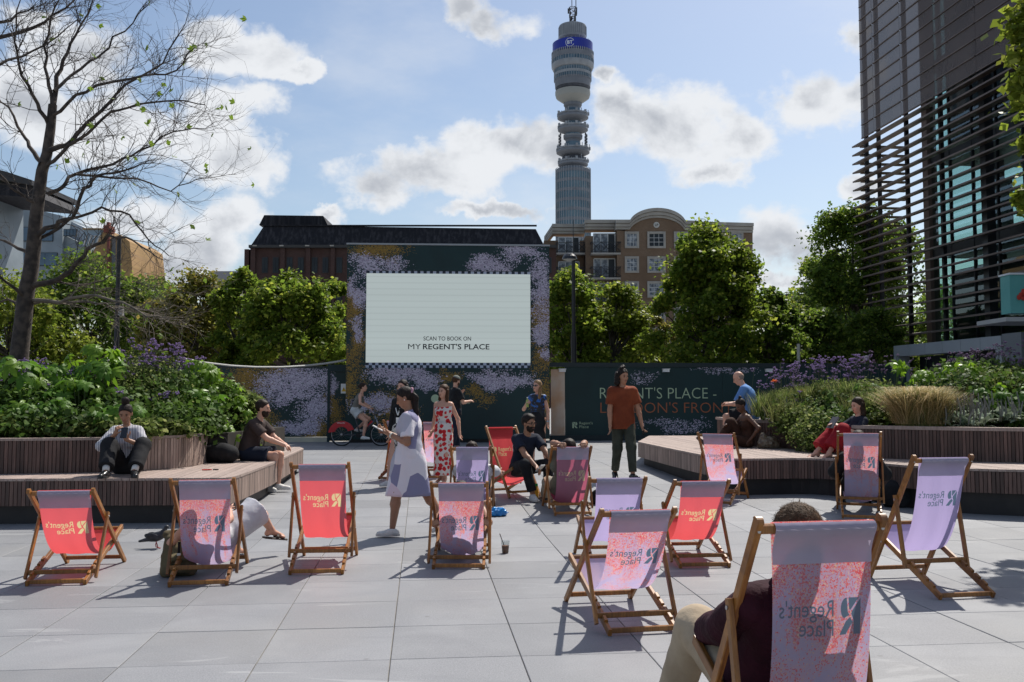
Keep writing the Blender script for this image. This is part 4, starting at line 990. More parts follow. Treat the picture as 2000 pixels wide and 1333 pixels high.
def leaf_cloud(centres, radii, n, size, tri_bias=.0, shell=.55, flat=.35):
    """leaf-sized bent quads through ellipsoid clumps; numpy, returns V,F"""
    k = len(centres); idx = rng.integers(0, k, n)
    d = rng.normal(size=(n, 3)); d /= np.linalg.norm(d, axis=1)[:, None]
    r = rng.random(n)**(1/2.2); r = np.where(rng.random(n) < .18, 1.0+.35*rng.random(n), r)
    P = centres[idx]+d*r[:, None]*radii[idx]
    nrm = rng.normal(size=(n, 3)); nrm[:, 2] += 1.1; nrm += d*.6; nrm /= np.linalg.norm(nrm, axis=1)[:, None]
    t1 = np.cross(nrm, rng.normal(size=(n, 3))); t1 /= np.linalg.norm(t1, axis=1)[:, None]; t2 = np.cross(nrm, t1)
    s = size*(.6+.8*rng.random(n))[:, None]
    a = P-t1*s*.55; b = P+t2*s*.42-nrm*s*.08; c = P+t1*s*.6-nrm*s*.12; e = P-t2*s*.42-nrm*s*.08
    V = np.stack([a, b, c, e], 1).reshape(-1, 3); F_ = np.arange(n*4).reshape(n, 4)
    return V, F_
def limb(mb, pts, r0, r1, n=6):
    k = len(pts); mb.tube(pts, [r0+(r1-r0)*i/(k-1) for i in range(k)], n, False)
def wander(p, d, L_, k, bend, up=0):
    pts = [p.copy()]; d = d.normalized()
    for i in range(k):
        d = (d+Vector((random.gauss(0, bend), random.gauss(0, bend), random.gauss(0, bend)+up))).normalized(); p = p+d*(L_/k); pts.append(p.copy())
    return pts, d
def tree(name, label, x, y, h, rad, zc0, n_leaf, size, mat, group=None, clumps=70, cat='tree', trunk=.16, open_=.0):
    o = empty(name, (x, y, gz(y)), 0, label, cat, group)
    tr_ = MB(); limb(tr_, [Vector((0, 0, 0)), Vector((random.uniform(-.15, .15), 0, zc0*.6)), Vector((random.uniform(-.3, .3), 0, zc0)), Vector((0, 0, zc0+(h-zc0)*.5)), Vector((random.uniform(-.3, .3), 0, h*.9))], trunk, .03, 8)
    cs, rs = [], []
    H2 = (h-zc0)/2
    for i in range(clumps):
        u = random.random()**.85; z = zc0-.1+u*(h-zc0)*.97; wz = (1-u**2.4)**.55*(.8+.2*min(1, u*4)); an = random.uniform(0, 2*PI)
        rr = math.sqrt(random.uniform(.12, 1.0))*(1.0 if random.random() > .2 else 1.15)
        c = Vector((math.cos(an)*rad*rr*wz, math.sin(an)*rad*rr*wz, z)); q = random.uniform(.35, .8)*rad*.42*(1 if rr < .85 else .75)
        cs.append(c); rs.append((q*random.uniform(.9, 1.4), q*random.uniform(.9, 1.4), q*random.uniform(.7, 1.1)))
        if i % 2 == 0:
            b0 = Vector((0, 0, zc0+(z-zc0)*.45 if z > zc0 else zc0*.8)); mid = b0.lerp(c, .5)+Vector((0, 0, -.15)); limb(tr_, [b0, mid, c], .05, .012, 5)
    tr_.build('trunk', m_bark, o, smooth=True)
    V, F_ = leaf_cloud(np.array([tuple(c) for c in cs]), np.array(rs), n_leaf, size)
    me = mesh_np('crown', V, F_); link('crown', me, mat, o); return o
GT = 'plane trees beyond the hoarding'
def trow(px, ytop, d, wpx, kind, label, n=9000, zc=1.9, sz=.17, clumps=70):
    p = at(px, ytop, d); k = FPX/d
    return tree('plane_tree', label, p.x, d, p.z-gz(d), wpx/k/2, zc, int(n*1.7), sz*.78, m_lf[kind], GT, clumps)
trow(20, 545, 33, 300, 3, 'light green tree at the left edge behind the bare trunk', 9000)
trow(-80, 515, 38, 260, 0, 'tree cut by the left edge of the frame', 6000)
trow(175, 505, 37, 330, 2, 'dark green tree behind the black lamp post on the left', 13000)
trow(300, 545, 42, 220, 0, 'green tree between the lamp post and the olive tree', 7000)
trow(385, 538, 35, 215, 1, 'olive-tinged tree left of the brick building', 9500)
trow(470, 520, 33, 130, 0, 'narrow green tree at the corner of the brick building', 6500, clumps=40)
trow(565, 528, 32, 215, 0, 'full green tree under the brick building windows', 12000)
trow(655, 540, 34, 110, 0, 'green tree partly hidden by the left side of the screen', 6000, clumps=40)
trow(1120, 518, 33, 160, 0, 'green tree just right of the screen behind the domed lamp post', 9000, zc=1.7)
trow(1195, 548, 34, 170, 3, 'lower yellow-green tree in front of the apartment block', 8500, zc=1.7)
trow(1275, 600, 38, 120, 1, 'small gap tree between the two larger ones by the apartments', 4500, clumps=35)
trow(1385, 440, 32, 235, 0, 'tallest green tree covering the right half of the apartments', 19000, clumps=110, zc=1.6)
trow(1500, 560, 34, 150, 2, 'low dark tree right of the tallest tree', 8000)
trow(1545, 590, 40, 130, 3, 'bright low tree behind the cream post', 5000, clumps=40)
trow(1660, 392, 43, 240, 2, 'tall dark tree against the louvred office', 17000, clumps=100, zc=1.5, sz=.2)
trow(1740, 430, 50, 200, 2, 'dark tree seen through the office louvres', 8000, clumps=60, sz=.22)
trow(1610, 470, 52, 150, 0, 'green tree behind the tall dark one', 6000, clumps=40, sz=.22)
trow(1590, 610, 36, 170, 2, 'low dark tree at the end of the hoarding', 7000, clumps=50)
trow(1700, 600, 38, 160, 2, 'dark undergrowth tree by the pale portal', 7000, clumps=50)
trow(1880, 545, 56, 260, 2, 'tree beyond the glass office seen through its corner', 7000, clumps=50, sz=.24)
# overhanging leafy branch at the right edge, near the camera
rb = empty('overhanging_tree', (7.6, 10.8, 0), 0, 'sunlit maple-like branches hanging in at the top right edge', 'tree')
q = MB(); limb(q, [Vector((1.8, 0, 0)), Vector((1.7, 0, 3)), Vector((1.3, 0, 7.5))], .2, .08, 8); cs = []; rs = []
for (px, py, r_) in ((1998, 20, .2), (1990, 62, .15), (2002, 110, .2), (1996, 160, .16), (2008, 200, .16), (2006, 280, .09), (1996, 385, .10), (2012, 400, .12), (2040, 60, .5), (2060, 200, .5), (2050, 330, .3), (2090, 120, .8), (2120, 300, .7)):
    c = at(px, py, 10.8)-Vector((7.6, 10.8, 0)); cs.append(tuple(c)); rs.append((r_, r_*1.2, r_)); limb(q, [Vector((1.3, 0, 6.0)), (Vector(c)+Vector((1.3, 0, 6.4)))/2, Vector(c)], .03, .006, 5)
q.build('trunk', m_bark, rb, smooth=True)
V, F_ = leaf_cloud(np.array(cs), np.array(rs), 1500, .10); link('crown', mesh_np('crown', V, F_), m_lf[3], rb)

# bare plane tree on the left
bt = empty('bare_plane_tree', (0, 0, 0), 0, 'nearly bare plane tree with spreading twigs and a few green leaves', 'tree')
BD = 15.6
def bp_(px, py, dy=0): return at(px, py, BD+dy)
trunk = [(33, 760), (38, 690), (45, 630), (50, 580), (60, 530), (66, 480), (70, 430), (76, 380), (82, 335), (92, 300), (99, 250), (103, 205)]
tb_ = MB(); limb(tb_, [bp_(*p) for p in trunk], .155, .07, 12); 
tb_.build('trunk', m_bark2, bt, smooth=True)
limbs = [  # pixel path, depth drift, start radius
    ([(89, 378), (121, 367), (147, 341), (220, 320), (273, 294), (336, 257), (400, 252)], 1.0, .05),
    ([(72, 465), (105, 440), (137, 425), (165, 370), (190, 345), (235, 335), (300, 318)], -1.2, .06),
    ([(72, 468), (137, 432), (200, 405), (250, 420), (290, 470), (330, 500)], .8, .04),
    ([(58, 560), (115, 546), (150, 515), (173, 488), (215, 462), (260, 470), (310, 505)], -.8, .07),
    ([(60, 588), (115, 588), (184, 578), (240, 592), (290, 618), (330, 622)], -.5, .045),
    ([(60, 590), (120, 592), (190, 592), (232, 605), (270, 600)], .7, .03),
    ([(103, 210), (112, 150), (131, 105), (158, 50), (190, -20)], .5, .06),
    ([(92, 300), (131, 283), (160, 250), (194, 220), (247, 168), (315, 126), (362, 47)], .6, .065),
    ([(84, 330), (120, 300), (170, 262), (215, 220), (270, 205), (350, 195), (400, 205)], -1.0, .045),
    ([(87, 326), (66, 300), (47, 268), (16, 210), (-20, 170)], .5, .06),
    ([(72, 400), (45, 385), (21, 368), (-20, 320)], -.6, .05),
    ([(62, 500), (25, 480), (-25, 462)], .4, .05), ([(52, 580), (20, 560), (-30, 520)], -.7, .05), ([(48, 600), (15, 585), (-30, 600)], .6, .04),
    ([(98, 250), (70, 200), (45, 150), (30, 80), (40, 0)], -.9, .05), ([(103, 205), (90, 150), (85, 90), (110, 20), (120, -30)], .3, .045),
    ([(104, 180), (140, 150), (190, 110), (240, 60), (290, 10)], 1.2, .04), ([(147, 341), (200, 345), (270, 350), (330, 372), (385, 350)], 1.4, .03),
    ([(100, 230), (150, 190), (210, 160), (280, 150), (345, 140), (385, 90)], -1.4, .04), ([(-40, 110), (0, 75), (60, 55), (125, 15), (180, -30)], .9, .06),
    ([(-40, 60), (20, 40), (70, 10)], .2, .05), ([(110, 545), (160, 560), (220, 540), (290, 560)], 1.0, .02), ([(-40, 150), (20, 120), (90, 90), (150, 40)], 1.5, .04)]
tips = []
def twig(mb, p, d, L_, r, lev):
    k = 5 if lev < 2 else 4
    pts, d2 = wander(p, d, L_, k, .17, .03); limb(mb, pts, r, r*.45, 5 if r > .012 else 3)
    if lev >= 3 or L_ < .16: tips.append((pts[-1], d2)); return
    nb = 4 if lev < 2 else 3
    for i in range(nb):
        u = pts[random.randint(1, k)]; nd = (d2+Vector((random.gauss(0, .55), random.gauss(0, .55), random.gauss(0, .45)+.06))).normalized()
        twig(mb, u, nd, L_*random.uniform(.5, .8), r*.6, lev+1)
for (path, dy, r0) in limbs:
    mb = MB(); P = [bp_(x, y, dy*i/(len(path)-1)) for i, (x, y) in enumerate(path)]
    Q = []
    for i in range(len(P)-1):
        for u in (0, .34, .67): Q.append(P[i].lerp(P[i+1], u)+Vector((random.gauss(0, .015), random.gauss(0, .03), random.gauss(0, .015))))
    Q.append(P[-1]); r0 *= .78; limb(mb, Q, r0, .008, 7)
    n = len(Q)
    for i in range(2, n):
        if random.random() < .68 or i == n-1:
            d = (Q[i]-Q[i-1]).normalized(); r = r0+(0.012-r0)*i/(n-1)
            for rep in range(1+(i > n*.6)):
                nd = (d+Vector((random.gauss(0, .5), random.gauss(0, .55), random.gauss(0, .5)+.10))).normalized(); twig(mb, Q[i], nd, random.uniform(.5, .85), min(r*.42, .0095), 1)
    mb.build('branch', m_bark3 if path[0] in ((60, 588), (60, 590)) else m_bark2, bt, smooth=True)
# a few leaves left on the twigs
m_yl = mat_leaf('last green leaves', (.16, .26, .03), (.22, .30, .04), (.30, .16, .04), trans=.5)
lm = MB(); lm.add([(0, 0, 0), (.045, .03, -.01), (.06, .075, -.02), (.028, .07, 0), (0, .12, -.02), (-.028, .07, 0), (-.06, .075, -.02), (-.045, .03, -.01)], [(0, 1, 2, 3), (0, 3, 4, 5), (0, 5, 6, 7)]); lme = lm.mesh('leaf'); lme.materials.append(m_yl)
random.shuffle(tips)
cand = [q for q in tips if q[0].x > -9.0]
for (p, d) in cand[:95]: link('leaf', lme, None, bt, loc=p, rot=(random.uniform(0, 6), random.uniform(0, 6), random.uniform(0, 6)))

# ---- planting beds
m_big = mat_leaf('broad leaf', (.085, .19, .02), (.13, .26, .028), (.16, .30, .035), trans=.5, rough=.5, scale=2.5, spec=.3)
m_big2 = mat_leaf('lime broad leaf', (.16, .29, .02), (.21, .35, .025), (.24, .36, .03), trans=.55, rough=.4, scale=2.5)
m_low = mat_leaf('low foliage', (.05, .095, .02), (.085, .15, .025), (.09, .15, .03), trans=.4, rough=.6, spec=.2)
m_mid = mat_leaf('bed foliage', (.11, .155, .04), (.16, .21, .05), (.22, .24, .09), trans=.5, rough=.65, spec=.12)
m_stem = simple('green stem', (.09, .12, .04), (.06, .08, .03), 5, .7)
m_verb = simple('purple flower', (.30, .20, .40), (.42, .29, .52), 22, .8, trans=.3)
m_verb2 = simple('dusky mauve flower', (.25, .15, .27), (.17, .10, .19), 22, .8, trans=.25)
m_soil = simple('bed soil', (.02, .016, .012), (.03, .024, .017), 8, .95)
m_grassg = mat_leaf('golden grass', (.55, .42, .21), (.42, .34, .15), (.62, .50, .30), trans=.4, rough=.6)
m_grassgr = mat_leaf('green grass blades', (.16, .19, .05), (.21, .22, .07), (.32, .28, .12), trans=.35, rough=.6)
m_silver = mat_leaf('silver leaf', (.17, .23, .15), (.24, .29, .20), (.28, .32, .24), trans=.2, rough=.8)
m_orange = simple('orange flower', (.62, .12, .02), (.75, .2, .04), 25, .6, trans=.3)
def bigleaf(seed, R0=1.0, lobes=7, droop=.35):
    """palmate leaf: lobed outline, folded along its veins"""
    rr = random.Random(seed); vs = [(0, 0, 0)]; n = lobes*4; fs = []
    for i in range(n+1):
        a = -2.5+5.0*i/n; ph = (i % 4); r = R0*(1.0 if ph == 2 else (.78 if ph in (1, 3) else .50))*rr.uniform(.9, 1.08)*(1-.22*abs(a)/2.5)
        z = -droop*r*r+(.05 if ph == 0 else (-.03 if ph == 2 else .03))
        vs.append((r*math.sin(a)*.5, r*math.cos(a)*.5, z*.5))
    m = []
    for i in range(n): fs.append((0, i+2, i+1))
    # a mid ring gives the blade a bend
    V2 = [vs[0]]+[(v[0]*.55, v[1]*.55, v[2]*.3+.035) for v in vs[1:]]+vs[1:]; k = n+1; F2 = []
    for i in range(n): F2 += [(0, 2+i, 1+i), (1+i, 2+i, 1+k+i+1, 1+k+i)]
    me = bpy.data.meshes.new('leaf'); me.from_pydata(V2, [], F2); me.update(); return me
BL = []
for mt in (m_big, m_big2):
    row = []
    for s_ in range(4):
        me = bigleaf(s_+10, 1, 7 if s_ % 2 else 5, .3+.12*s_); me.materials.append(mt); me.polygons.foreach_set('use_smooth', [True]*len(me.polygons)); row.append(me)
    BL.append(row)
def broad_plant(label, base, crown, rx, rz, n, size, lime=0, group=None, ry=None):
    """base: root point, crown: centre of the leaf mass"""
    o = empty('broad_leaf_plant', tuple(base), 0, label, 'plant', group); st = MB(); ry = ry or rx*.7
    for i in range(n):
        d = Vector((random.gauss(0, 1), random.gauss(0, 1), random.gauss(0, 1)+.35)).normalized()
        if d.y > .3 and random.random() < .6: d.y *= -1
        q = random.uniform(.72, 1.0); p = crown-base+Vector((d.x*rx*q, d.y*ry*q, d.z*rz*q))
        s_ = size*random.uniform(.7, 1.2)
        az = math.atan2(d.y, d.x)-PI/2+random.gauss(0, .5); tilt = random.uniform(-1.15, -.15)-(.2 if d.z < 0 else 0)
        M = Matrix.Rotation(az, 3, 'Z') @ Matrix.Rotation(tilt, 3, 'X') @ Matrix.Rotation(random.gauss(0, .35), 3, 'Y')
        l = link('leaf', random.choice(BL[lime if random.random() < .85 else 1]), None, o, loc=p, rot=M.to_euler()); l.scale = (s_, s_, s_)
        if i % 2 == 0: limb(st, [Vector((random.uniform(-.05, .05), 0, 0)), (p*.5)+Vector((0, 0, -.08)), p], .012, .006, 4)
    st.build('stems', m_stem, o); return o
def blades(base, n, rx, ry, h, w, spread=.4, curve=.3, droop=0):
    """thin upright or arching blades; numpy, 3 segments each"""
    B = np.column_stack([rng.uniform(-rx, rx, n), rng.uniform(-ry, ry, n), np.zeros(n)]); az = rng.uniform(0, 2*PI, n); lean = rng.random(n)*spread; hh = h*(.55+.6*rng.random(n))
    dx = np.cos(az); dy = np.sin(az); V = []
    s = np.stack([-dy, dx, np.zeros(n)], 1)*w
    pts = []
    for f, wf in ((0, 1), (.4, .9), (.75, .6), (1.0, .08)):
        off = lean*f+curve*f*f
        c = B+np.stack([dx*off*hh, dy*off*hh, hh*f*(1-.45*curve*f*f)-hh*droop*f**3], 1); pts.append((c-s*wf/2, c+s*wf/2))
    V = np.stack([q for ab in pts for q in ab], 1).reshape(-1, 3)
    base_i = np.arange(n)[:, None]*8; F_ = np.concatenate([base_i+np.array([[0, 1, 3, 2]]), base_i+np.array([[2, 3, 5, 4]]), base_i+np.array([[4, 5, 7, 6]])])
    return V, F_, pts[-1][0]
m_vst = simple('verbena stem', (.07, .10, .05), (.10, .09, .06), 4, .8)
def verbena(label, base, n, h, rx, group, dusk=False, fl=.034):
    o = empty('verbena_plant', tuple(base), 0, label, 'plant', group); st = MB(); fm = MB()
    for i in range(n):
        x, y = random.uniform(-rx, rx), random.uniform(-rx*.5, rx*.5); hh = h*random.uniform(.55, 1.1); tx, ty = x+random.gauss(0, .07), y+random.gauss(0, .06)
        p0, p1 = Vector((x, y, 0)), Vector((tx, ty, hh)); mid = p0.lerp(p1, .6)+Vector((random.gauss(0, .02), 0, 0)); limb(st, [p0, mid, p1], .0045, .003, 3)
        for j in range(random.randint(2, 4)):
            q = p1+Vector((random.gauss(0, .045), random.gauss(0, .04), random.uniform(-.05, .04))); limb(st, [p1.lerp(mid, .3), q], .003, .002, 3)
            r = fl*random.uniform(.6, 1.1)
            for k_ in range(5): fm.ell(q+Vector((random.gauss(0, r*.5), random.gauss(0, r*.5), random.gauss(0, r*.25))), (r*.42, r*.42, r*.34), 5, 3)
    st.build('stems', m_vst, o); tag(fm.build('flower_heads', m_verb2 if dusk else m_verb, o), kind='stuff'); return o

# soil mounds
def mound(name, pts, zf, par=None):
    mb = MB(); nx = 24; ny = 10; x0, x1, y0f, y1 = pts
    for j in range(ny+1):
        for i in range(nx+1):
            x = x0+(x1-x0)*i/nx; ya = y0f(x); y = ya+(y1-ya)*j/ny; mb.v.append((x, y, zf(i/nx, j/ny)+random.uniform(-.02, .02)))
    for j in range(ny):
        for i in range(nx): mb.f.append((j*(nx+1)+i, j*(nx+1)+i+1, (j+1)*(nx+1)+i+1, (j+1)*(nx+1)+i)); mb.mi.append(0)
    return tag(mb.build(name, m_soil), kind='structure')
def yl(x): return 11.75+max(0, (x+5.6))*.85
mound('bed_soil', (-9.6, -4.35, lambda x: yl(x), 16.6), lambda u, v: .95+.45*math.sin(min(1, v*1.6)*PI/2)*(1-.45*u))
mound('bed_soil', (4.75, 9.3, lambda x: 16.0-max(0, x-4.8)*1.25 if x < 7 else 13.2, 19.0), lambda u, v: .86+.55*math.sin(min(1, v*1.6)*PI/2)*(.3+.7*min(1, u*2)))
# side of left bed towards the deck, where foliage tumbles down
MB().prism([(-4.4, 13.4), (-4.2, 13.6), (-4.0, 16.2), (-5, 16.6), (-5.0, 13.6)], ZL, .98).build('bed_edge', m_soil, planterL)

def lowmass(name, label, regions, n, size, mat, shell=.4):
    """regions: (px, py, depth, rx, ry, rz) in metres"""
    cs = [tuple(at(px, py, d)) for px, py, d, *_ in regions]; rs = [r[3:] for r in regions]
    V, F_ = leaf_cloud(np.array(cs), np.array(rs), n, size, shell=shell); o = link(name, mesh_np(name, V, F_), mat); tag(o, label, 'ground cover', kind='stuff'); return o
lowmass('low_foliage', 'dark green undergrowth filling the left bed',
        [(x, y, d, .5, .5, .28) for x, y, d in ((-20, 800, 12.6), (60, 795, 12.8), (60, 835, 12.2), (150, 830, 12.3), (150, 780, 13.2), (240, 800, 13.0), (240, 835, 12.4), (330, 820, 12.8), (330, 770, 13.6), (90, 750, 14), (200, 745, 14.2), (300, 745, 14.4), (380, 800, 13.8), (390, 760, 14.6), (20, 750, 13.8), (440, 800, 15), (440, 850, 14.6), (370, 830, 13.4))], 17000, .075, m_low)
lowmass('low_foliage', 'small bright leaves along the front edge of the left planter',
        [(x, 838, 12.05, .28, .2, .14) for x in range(80, 300, 22)]+[(300, 830, 12.4, .3, .2, .12), (345, 838, 12.5, .3, .2, .12), (-10, 835, 12.0, .4, .2, .15), (40, 840, 12.0, .3, .2, .12)], 4200, .065, m_mid)
lowmass('low_foliage', 'fine stems and seedheads massed in the middle of the left bed',
        [(x, y, d, .4, .4, .3) for x, y, d in ((270, 760, 13.6), (300, 735, 14), (330, 760, 13.8), (290, 800, 13.2), (250, 730, 14), (340, 800, 13.4))], 7000, .035, m_mid)
lowmass('low_foliage', 'leafy shrubs tumbling over the left end of the bed beside the bearded man',
        [(450, 800, 14.8, .38, .5, .36), (480, 840, 14.9, .28, .4, .35), (430, 860, 14.4, .28, .4, .25), (470, 790, 15.2, .3, .4, .25), (488, 800, 15, .16, .3, .2)], 4200, .08, m_mid)
GBL = 'broad-leaved plants in the left bed'
for (px, py, d, rx, rz, n, s_, lime, lab) in (
        (185, 705, 13.4, .42, .24, 22, .34, 1, 'lime broad-leaved plant rising highest in the left bed'),
        (30, 735, 12.8, .45, .28, 22, .40, 0, 'broad-leaved plant at the left edge of the bed'),
        (100, 745, 13.2, .45, .25, 20, .34, 0, 'broad-leaved plant right of the bare trunk'),
        (150, 770, 12.7, .42, .2, 20, .34, 0, 'broad-leaved plant drooping low in the middle of the left bed'),
        (205, 735, 13.2, .45, .26, 26, .36, 0, 'broad-leaved plant with its leaves spread under the tallest one'),
        (225, 812, 12.3, .50, .16, 26, .30, 0, 'broad-leaved plant hanging over the planter cap'),
        (110, 800, 12.3, .35, .14, 12, .28, 0, 'small broad-leaved plant low over the planter cap'),
        (392, 735, 14.2, .33, .26, 22, .30, 1, 'rounded broad-leaved plant right of the purple flowers'),
        (375, 785, 13.6, .42, .22, 24, .32, 0, 'broad-leaved plant right of the seated woman'),
        (430, 770, 14.6, .38, .25, 24, .30, 1, 'broad-leaved plant at the right end of the bed'),
        (455, 810, 14.6, .35, .30, 28, .30, 1, 'broad-leaved plant tumbling towards the bearded man'),
        (425, 850, 14.0, .30, .28, 26, .28, 1, 'broad-leaved plant falling over the end of the planter'),
        (20, 800, 12.3, .35, .2, 14, .3, 0, 'broad-leaved plant low at the left edge')):
    c = at(px, py, d); broad_plant(lab, Vector((c.x, c.y+.15, max(.7, c.z-.75))), c, rx, rz, n, s_, lime, GBL)
GV = 'purple verbena in the left bed'
for i, (px, py, d, n, h, lab) in enumerate(((262, 755, 13.8, 16, .52, 'purple verbena left of the flower clump by the cable'), (300, 750, 14, 22, .60, 'densest purple verbena beside the cable end'), (335, 755, 14, 18, .48, 'purple verbena just under the cable'),
        (230, 765, 13.6, 8, .40, 'sparse purple verbena above the broad leaves'), (60, 775, 13.2, 12, .5, 'purple verbena in front of the bare trunk'), (20, 780, 13, 10, .42, 'purple verbena at the left edge'), (110, 770, 13.4, 8, .42, 'purple verbena right of the bare trunk'), (285, 805, 13.1, 8, .28, 'low purple verbena behind the woman'), (150, 790, 13.0, 6, .3, 'low purple verbena in the middle of the bed'), (375, 745, 14.4, 7, .35, 'purple verbena at the right of the left bed'))):
    verbena(lab, at(px, py, d), n, h, .3, GV)
# right bed
lowmass('low_foliage', 'dark undergrowth filling the right bed',
        [(x, y, d, .5, .5, .28) for x, y, d in ((1560, 810, 16.4), (1640, 800, 16), (1720, 790, 15.4), (1800, 780, 15), (1880, 760, 15), (1960, 760, 15), (1900, 810, 14.4), (1980, 810, 14.2), (1740, 800, 15.4), (2040, 780, 14.5), (1840, 800, 15.2), (1660, 825, 15), (1960, 735, 16), (1880, 735, 16))], 17000, .07, m_low)
lowmass('low_foliage', 'fine mixed green leaves across the right bed',
        [(x, y, d, .42, .4, .22) for x, y, d in ((1520, 795, 17), (1560, 780, 17), (1620, 765, 16.6), (1660, 780, 16), (1700, 765, 16), (1600, 800, 16.2), (1560, 820, 16), (1730, 785, 15.2), (1900, 745, 15.4), (1960, 750, 15.2), (1870, 760, 15), (1990, 735, 15.6), (1700, 810, 14.9))], 15000, .045, m_mid)
V_ = []; F2 = []; k0 = 0
for (px, py, d, n) in ((1505, 812, 16.9, 260), (1535, 806, 16.8, 320), (1570, 800, 16.6, 340), (1610, 795, 16.6, 340), (1650, 792, 16.4, 340), (1690, 790, 16.2, 320), (1725, 800, 15.6, 260), (1880, 775, 15.6, 260), (1930, 780, 15.2, 260), (1970, 790, 14.8, 260), (1540, 822, 16.0, 220), (1690, 815, 15, 260)):
    V, F_, tp = blades(None, n, .36, .22, .46, .006, .4, .25); c = at(px, py, d); V_.append(V+np.array(tuple(c))); F2.append(F_+k0); k0 += len(V)
tag(link('fine_grass', mesh_np('fine_grass', np.concatenate(V_), np.concatenate(F2)), m_grassgr), 'pale fine grass stems among the flowers of the right bed', 'grass', kind='stuff')
lowmass('low_foliage', 'bushy green herbs spilling onto the right deck beside the steel edging',
        [(x, y, d, .33, .3, .18) for x, y, d in ((1560, 815, 15.8), (1600, 825, 15.4), (1580, 845, 15.2), (1620, 850, 14.9), (1550, 835, 15.8), (1640, 830, 14.9), (1610, 868, 14.8), (1590, 860, 15.1), (1535, 805, 16.2))], 8500, .05, m_mid, .3)
GR = 'purple verbena in the right bed'
for (px, py, d, n, h, dusk, lab) in ((1500, 800, 17.2, 12, .75, 0, 'purple verbena at the far left of the right bed'), (1535, 800, 17.2, 18, .75, 0, 'purple verbena above the short wall end'), (1570, 790, 17, 20, .78, 0, 'purple verbena left of the orange flower'),
        (1605, 790, 17, 20, .80, 0, 'purple verbena above the second orange flower'), (1640, 785, 16.8, 20, .75, 0, 'purple verbena above the reading woman'), (1680, 780, 16.8, 18, .75, 0, 'purple verbena behind the reading woman'), (1720, 775, 16.6, 14, .72, 1, 'dusky verbena near the pale post'),
        (1765, 770, 16.4, 9, .55, 1, 'dusky verbena left of the lime leaves'), (1850, 755, 16.4, 14, .5, 1, 'dusky verbena in front of the portal'), (1895, 750, 16.2, 18, .55, 1, 'dusky verbena under the portal lintel'), (1935, 750, 16, 18, .62, 1, 'dusky verbena right of the portal opening'), (1975, 755, 15.8, 16, .7, 1, 'dusky verbena near the teal sign'), (1550, 815, 16.6, 10, .35, 0, 'low verbena over the steel edging'), (1590, 810, 16.4, 10, .35, 0, 'low verbena between the orange flowers')):
    verbena(lab, at(px, py, d), n, h, .32, GR, bool(dusk), .034)
gm = empty('ornamental_grass', tuple(at(1795, 832, 13.75)), 0, 'golden feathery ornamental grass mound in the right bed', 'plant')
V, F_, tp = blades(None, 3000, .26, .22, .74, .008, .35, .35, .15); link('blades', mesh_np('blades', V, F_), m_grassgr, gm)
V, F_, tp = blades(None, 2300, .26, .22, .90, .0065, .3, .4, .30); Vb, Fb, tp = blades(None, 2400, .30, .24, .74, .0065, .8, .35, .30); F_ = np.concatenate([F_, Fb+len(V)]); V = np.concatenate([V, Vb]); V[:, 2] += .03; link('seed_heads', mesh_np('seed_heads', V, F_), m_grassg, gm)
for (px, py, d, n, h, lab) in ((1510, 815, 16.6, 380, .5, 'tuft of strappy leaves under the first orange flower'), (1545, 810, 16.6, 380, .48, 'tuft of strappy leaves between the orange flowers'), (1720, 812, 15, 400, .42, 'tuft of arching grass left of the golden mound'), (1665, 790, 16, 360, .45, 'tuft of bright upright blades behind the reading woman'), (1590, 800, 16.6, 340, .5, 'tuft of strappy leaves under the second orange flower')):
    g_ = empty('grass_tuft', tuple(at(px, py, d)), 0, lab, 'plant', 'strappy tufts in the right bed'); V, F_, tp = blades(None, n, .28, .2, h, .014, .35, .25); link('blades', mesh_np('blades', V, F_), m_mid, g_)
# flower spikes: tall pale stems
for (px, pyt, d) in ((1528, 708, 17.5), (1548, 716, 17.5), (1562, 700, 17.5)):
    p = at(px, 800, d); t_ = at(px-4, pyt, d); o = empty('tall_seed_spike', tuple(p), 0, {1528: 'tall thin green seed spike nearest the man in blue', 1548: 'shortest thin green seed spike behind the flowers', 1562: 'tallest thin green seed spike left of the cream post'}[px], 'plant', 'seed spikes'); q = MB(); limb(q, [Vector((0, 0, 0)), (t_-p)], .008, .004, 4)
    for k_ in range(14): u = .6+.4*k_/14; q.ell((t_-p)*u+Vector((random.gauss(0, .012), 0, 0)), (.012, .012, .02), 5, 3)
    q.build('spike', m_stem, o)
for (px, py, r_, lab) in ((1512, 746, .085, 'orange flower head beside the man in the blue shirt'), (1568, 767, .10, 'orange flower head right of the first one')):
    p = at(px, py, 16.6); o = empty('orange_flower', (p.x, p.y, p.z-.45), 0, lab, 'flower'); q = MB()
    for k_ in range(26):
        w_ = random.random()*6.28; e = random.uniform(-.2, 1.3); d = Vector((math.cos(w_)*math.cos(e), math.sin(w_)*math.cos(e), math.sin(e)*.7)); s_ = d.cross(Vector((0, 0, 1))).normalized()*.018; c = Vector((0, 0, .45))
        q.add([c, c+d*r_*.6+s_, c+d*r_, c+d*r_*.6-s_], [(0, 1, 2, 3)])
    q.build('petals', m_orange, o); q = MB(); limb(q, [Vector((.02, 0, 0)), Vector((0, 0, .45))], .007, .005, 4); q.build('stem', m_stem, o)
GBR = 'broad-leaved plants in the right bed'
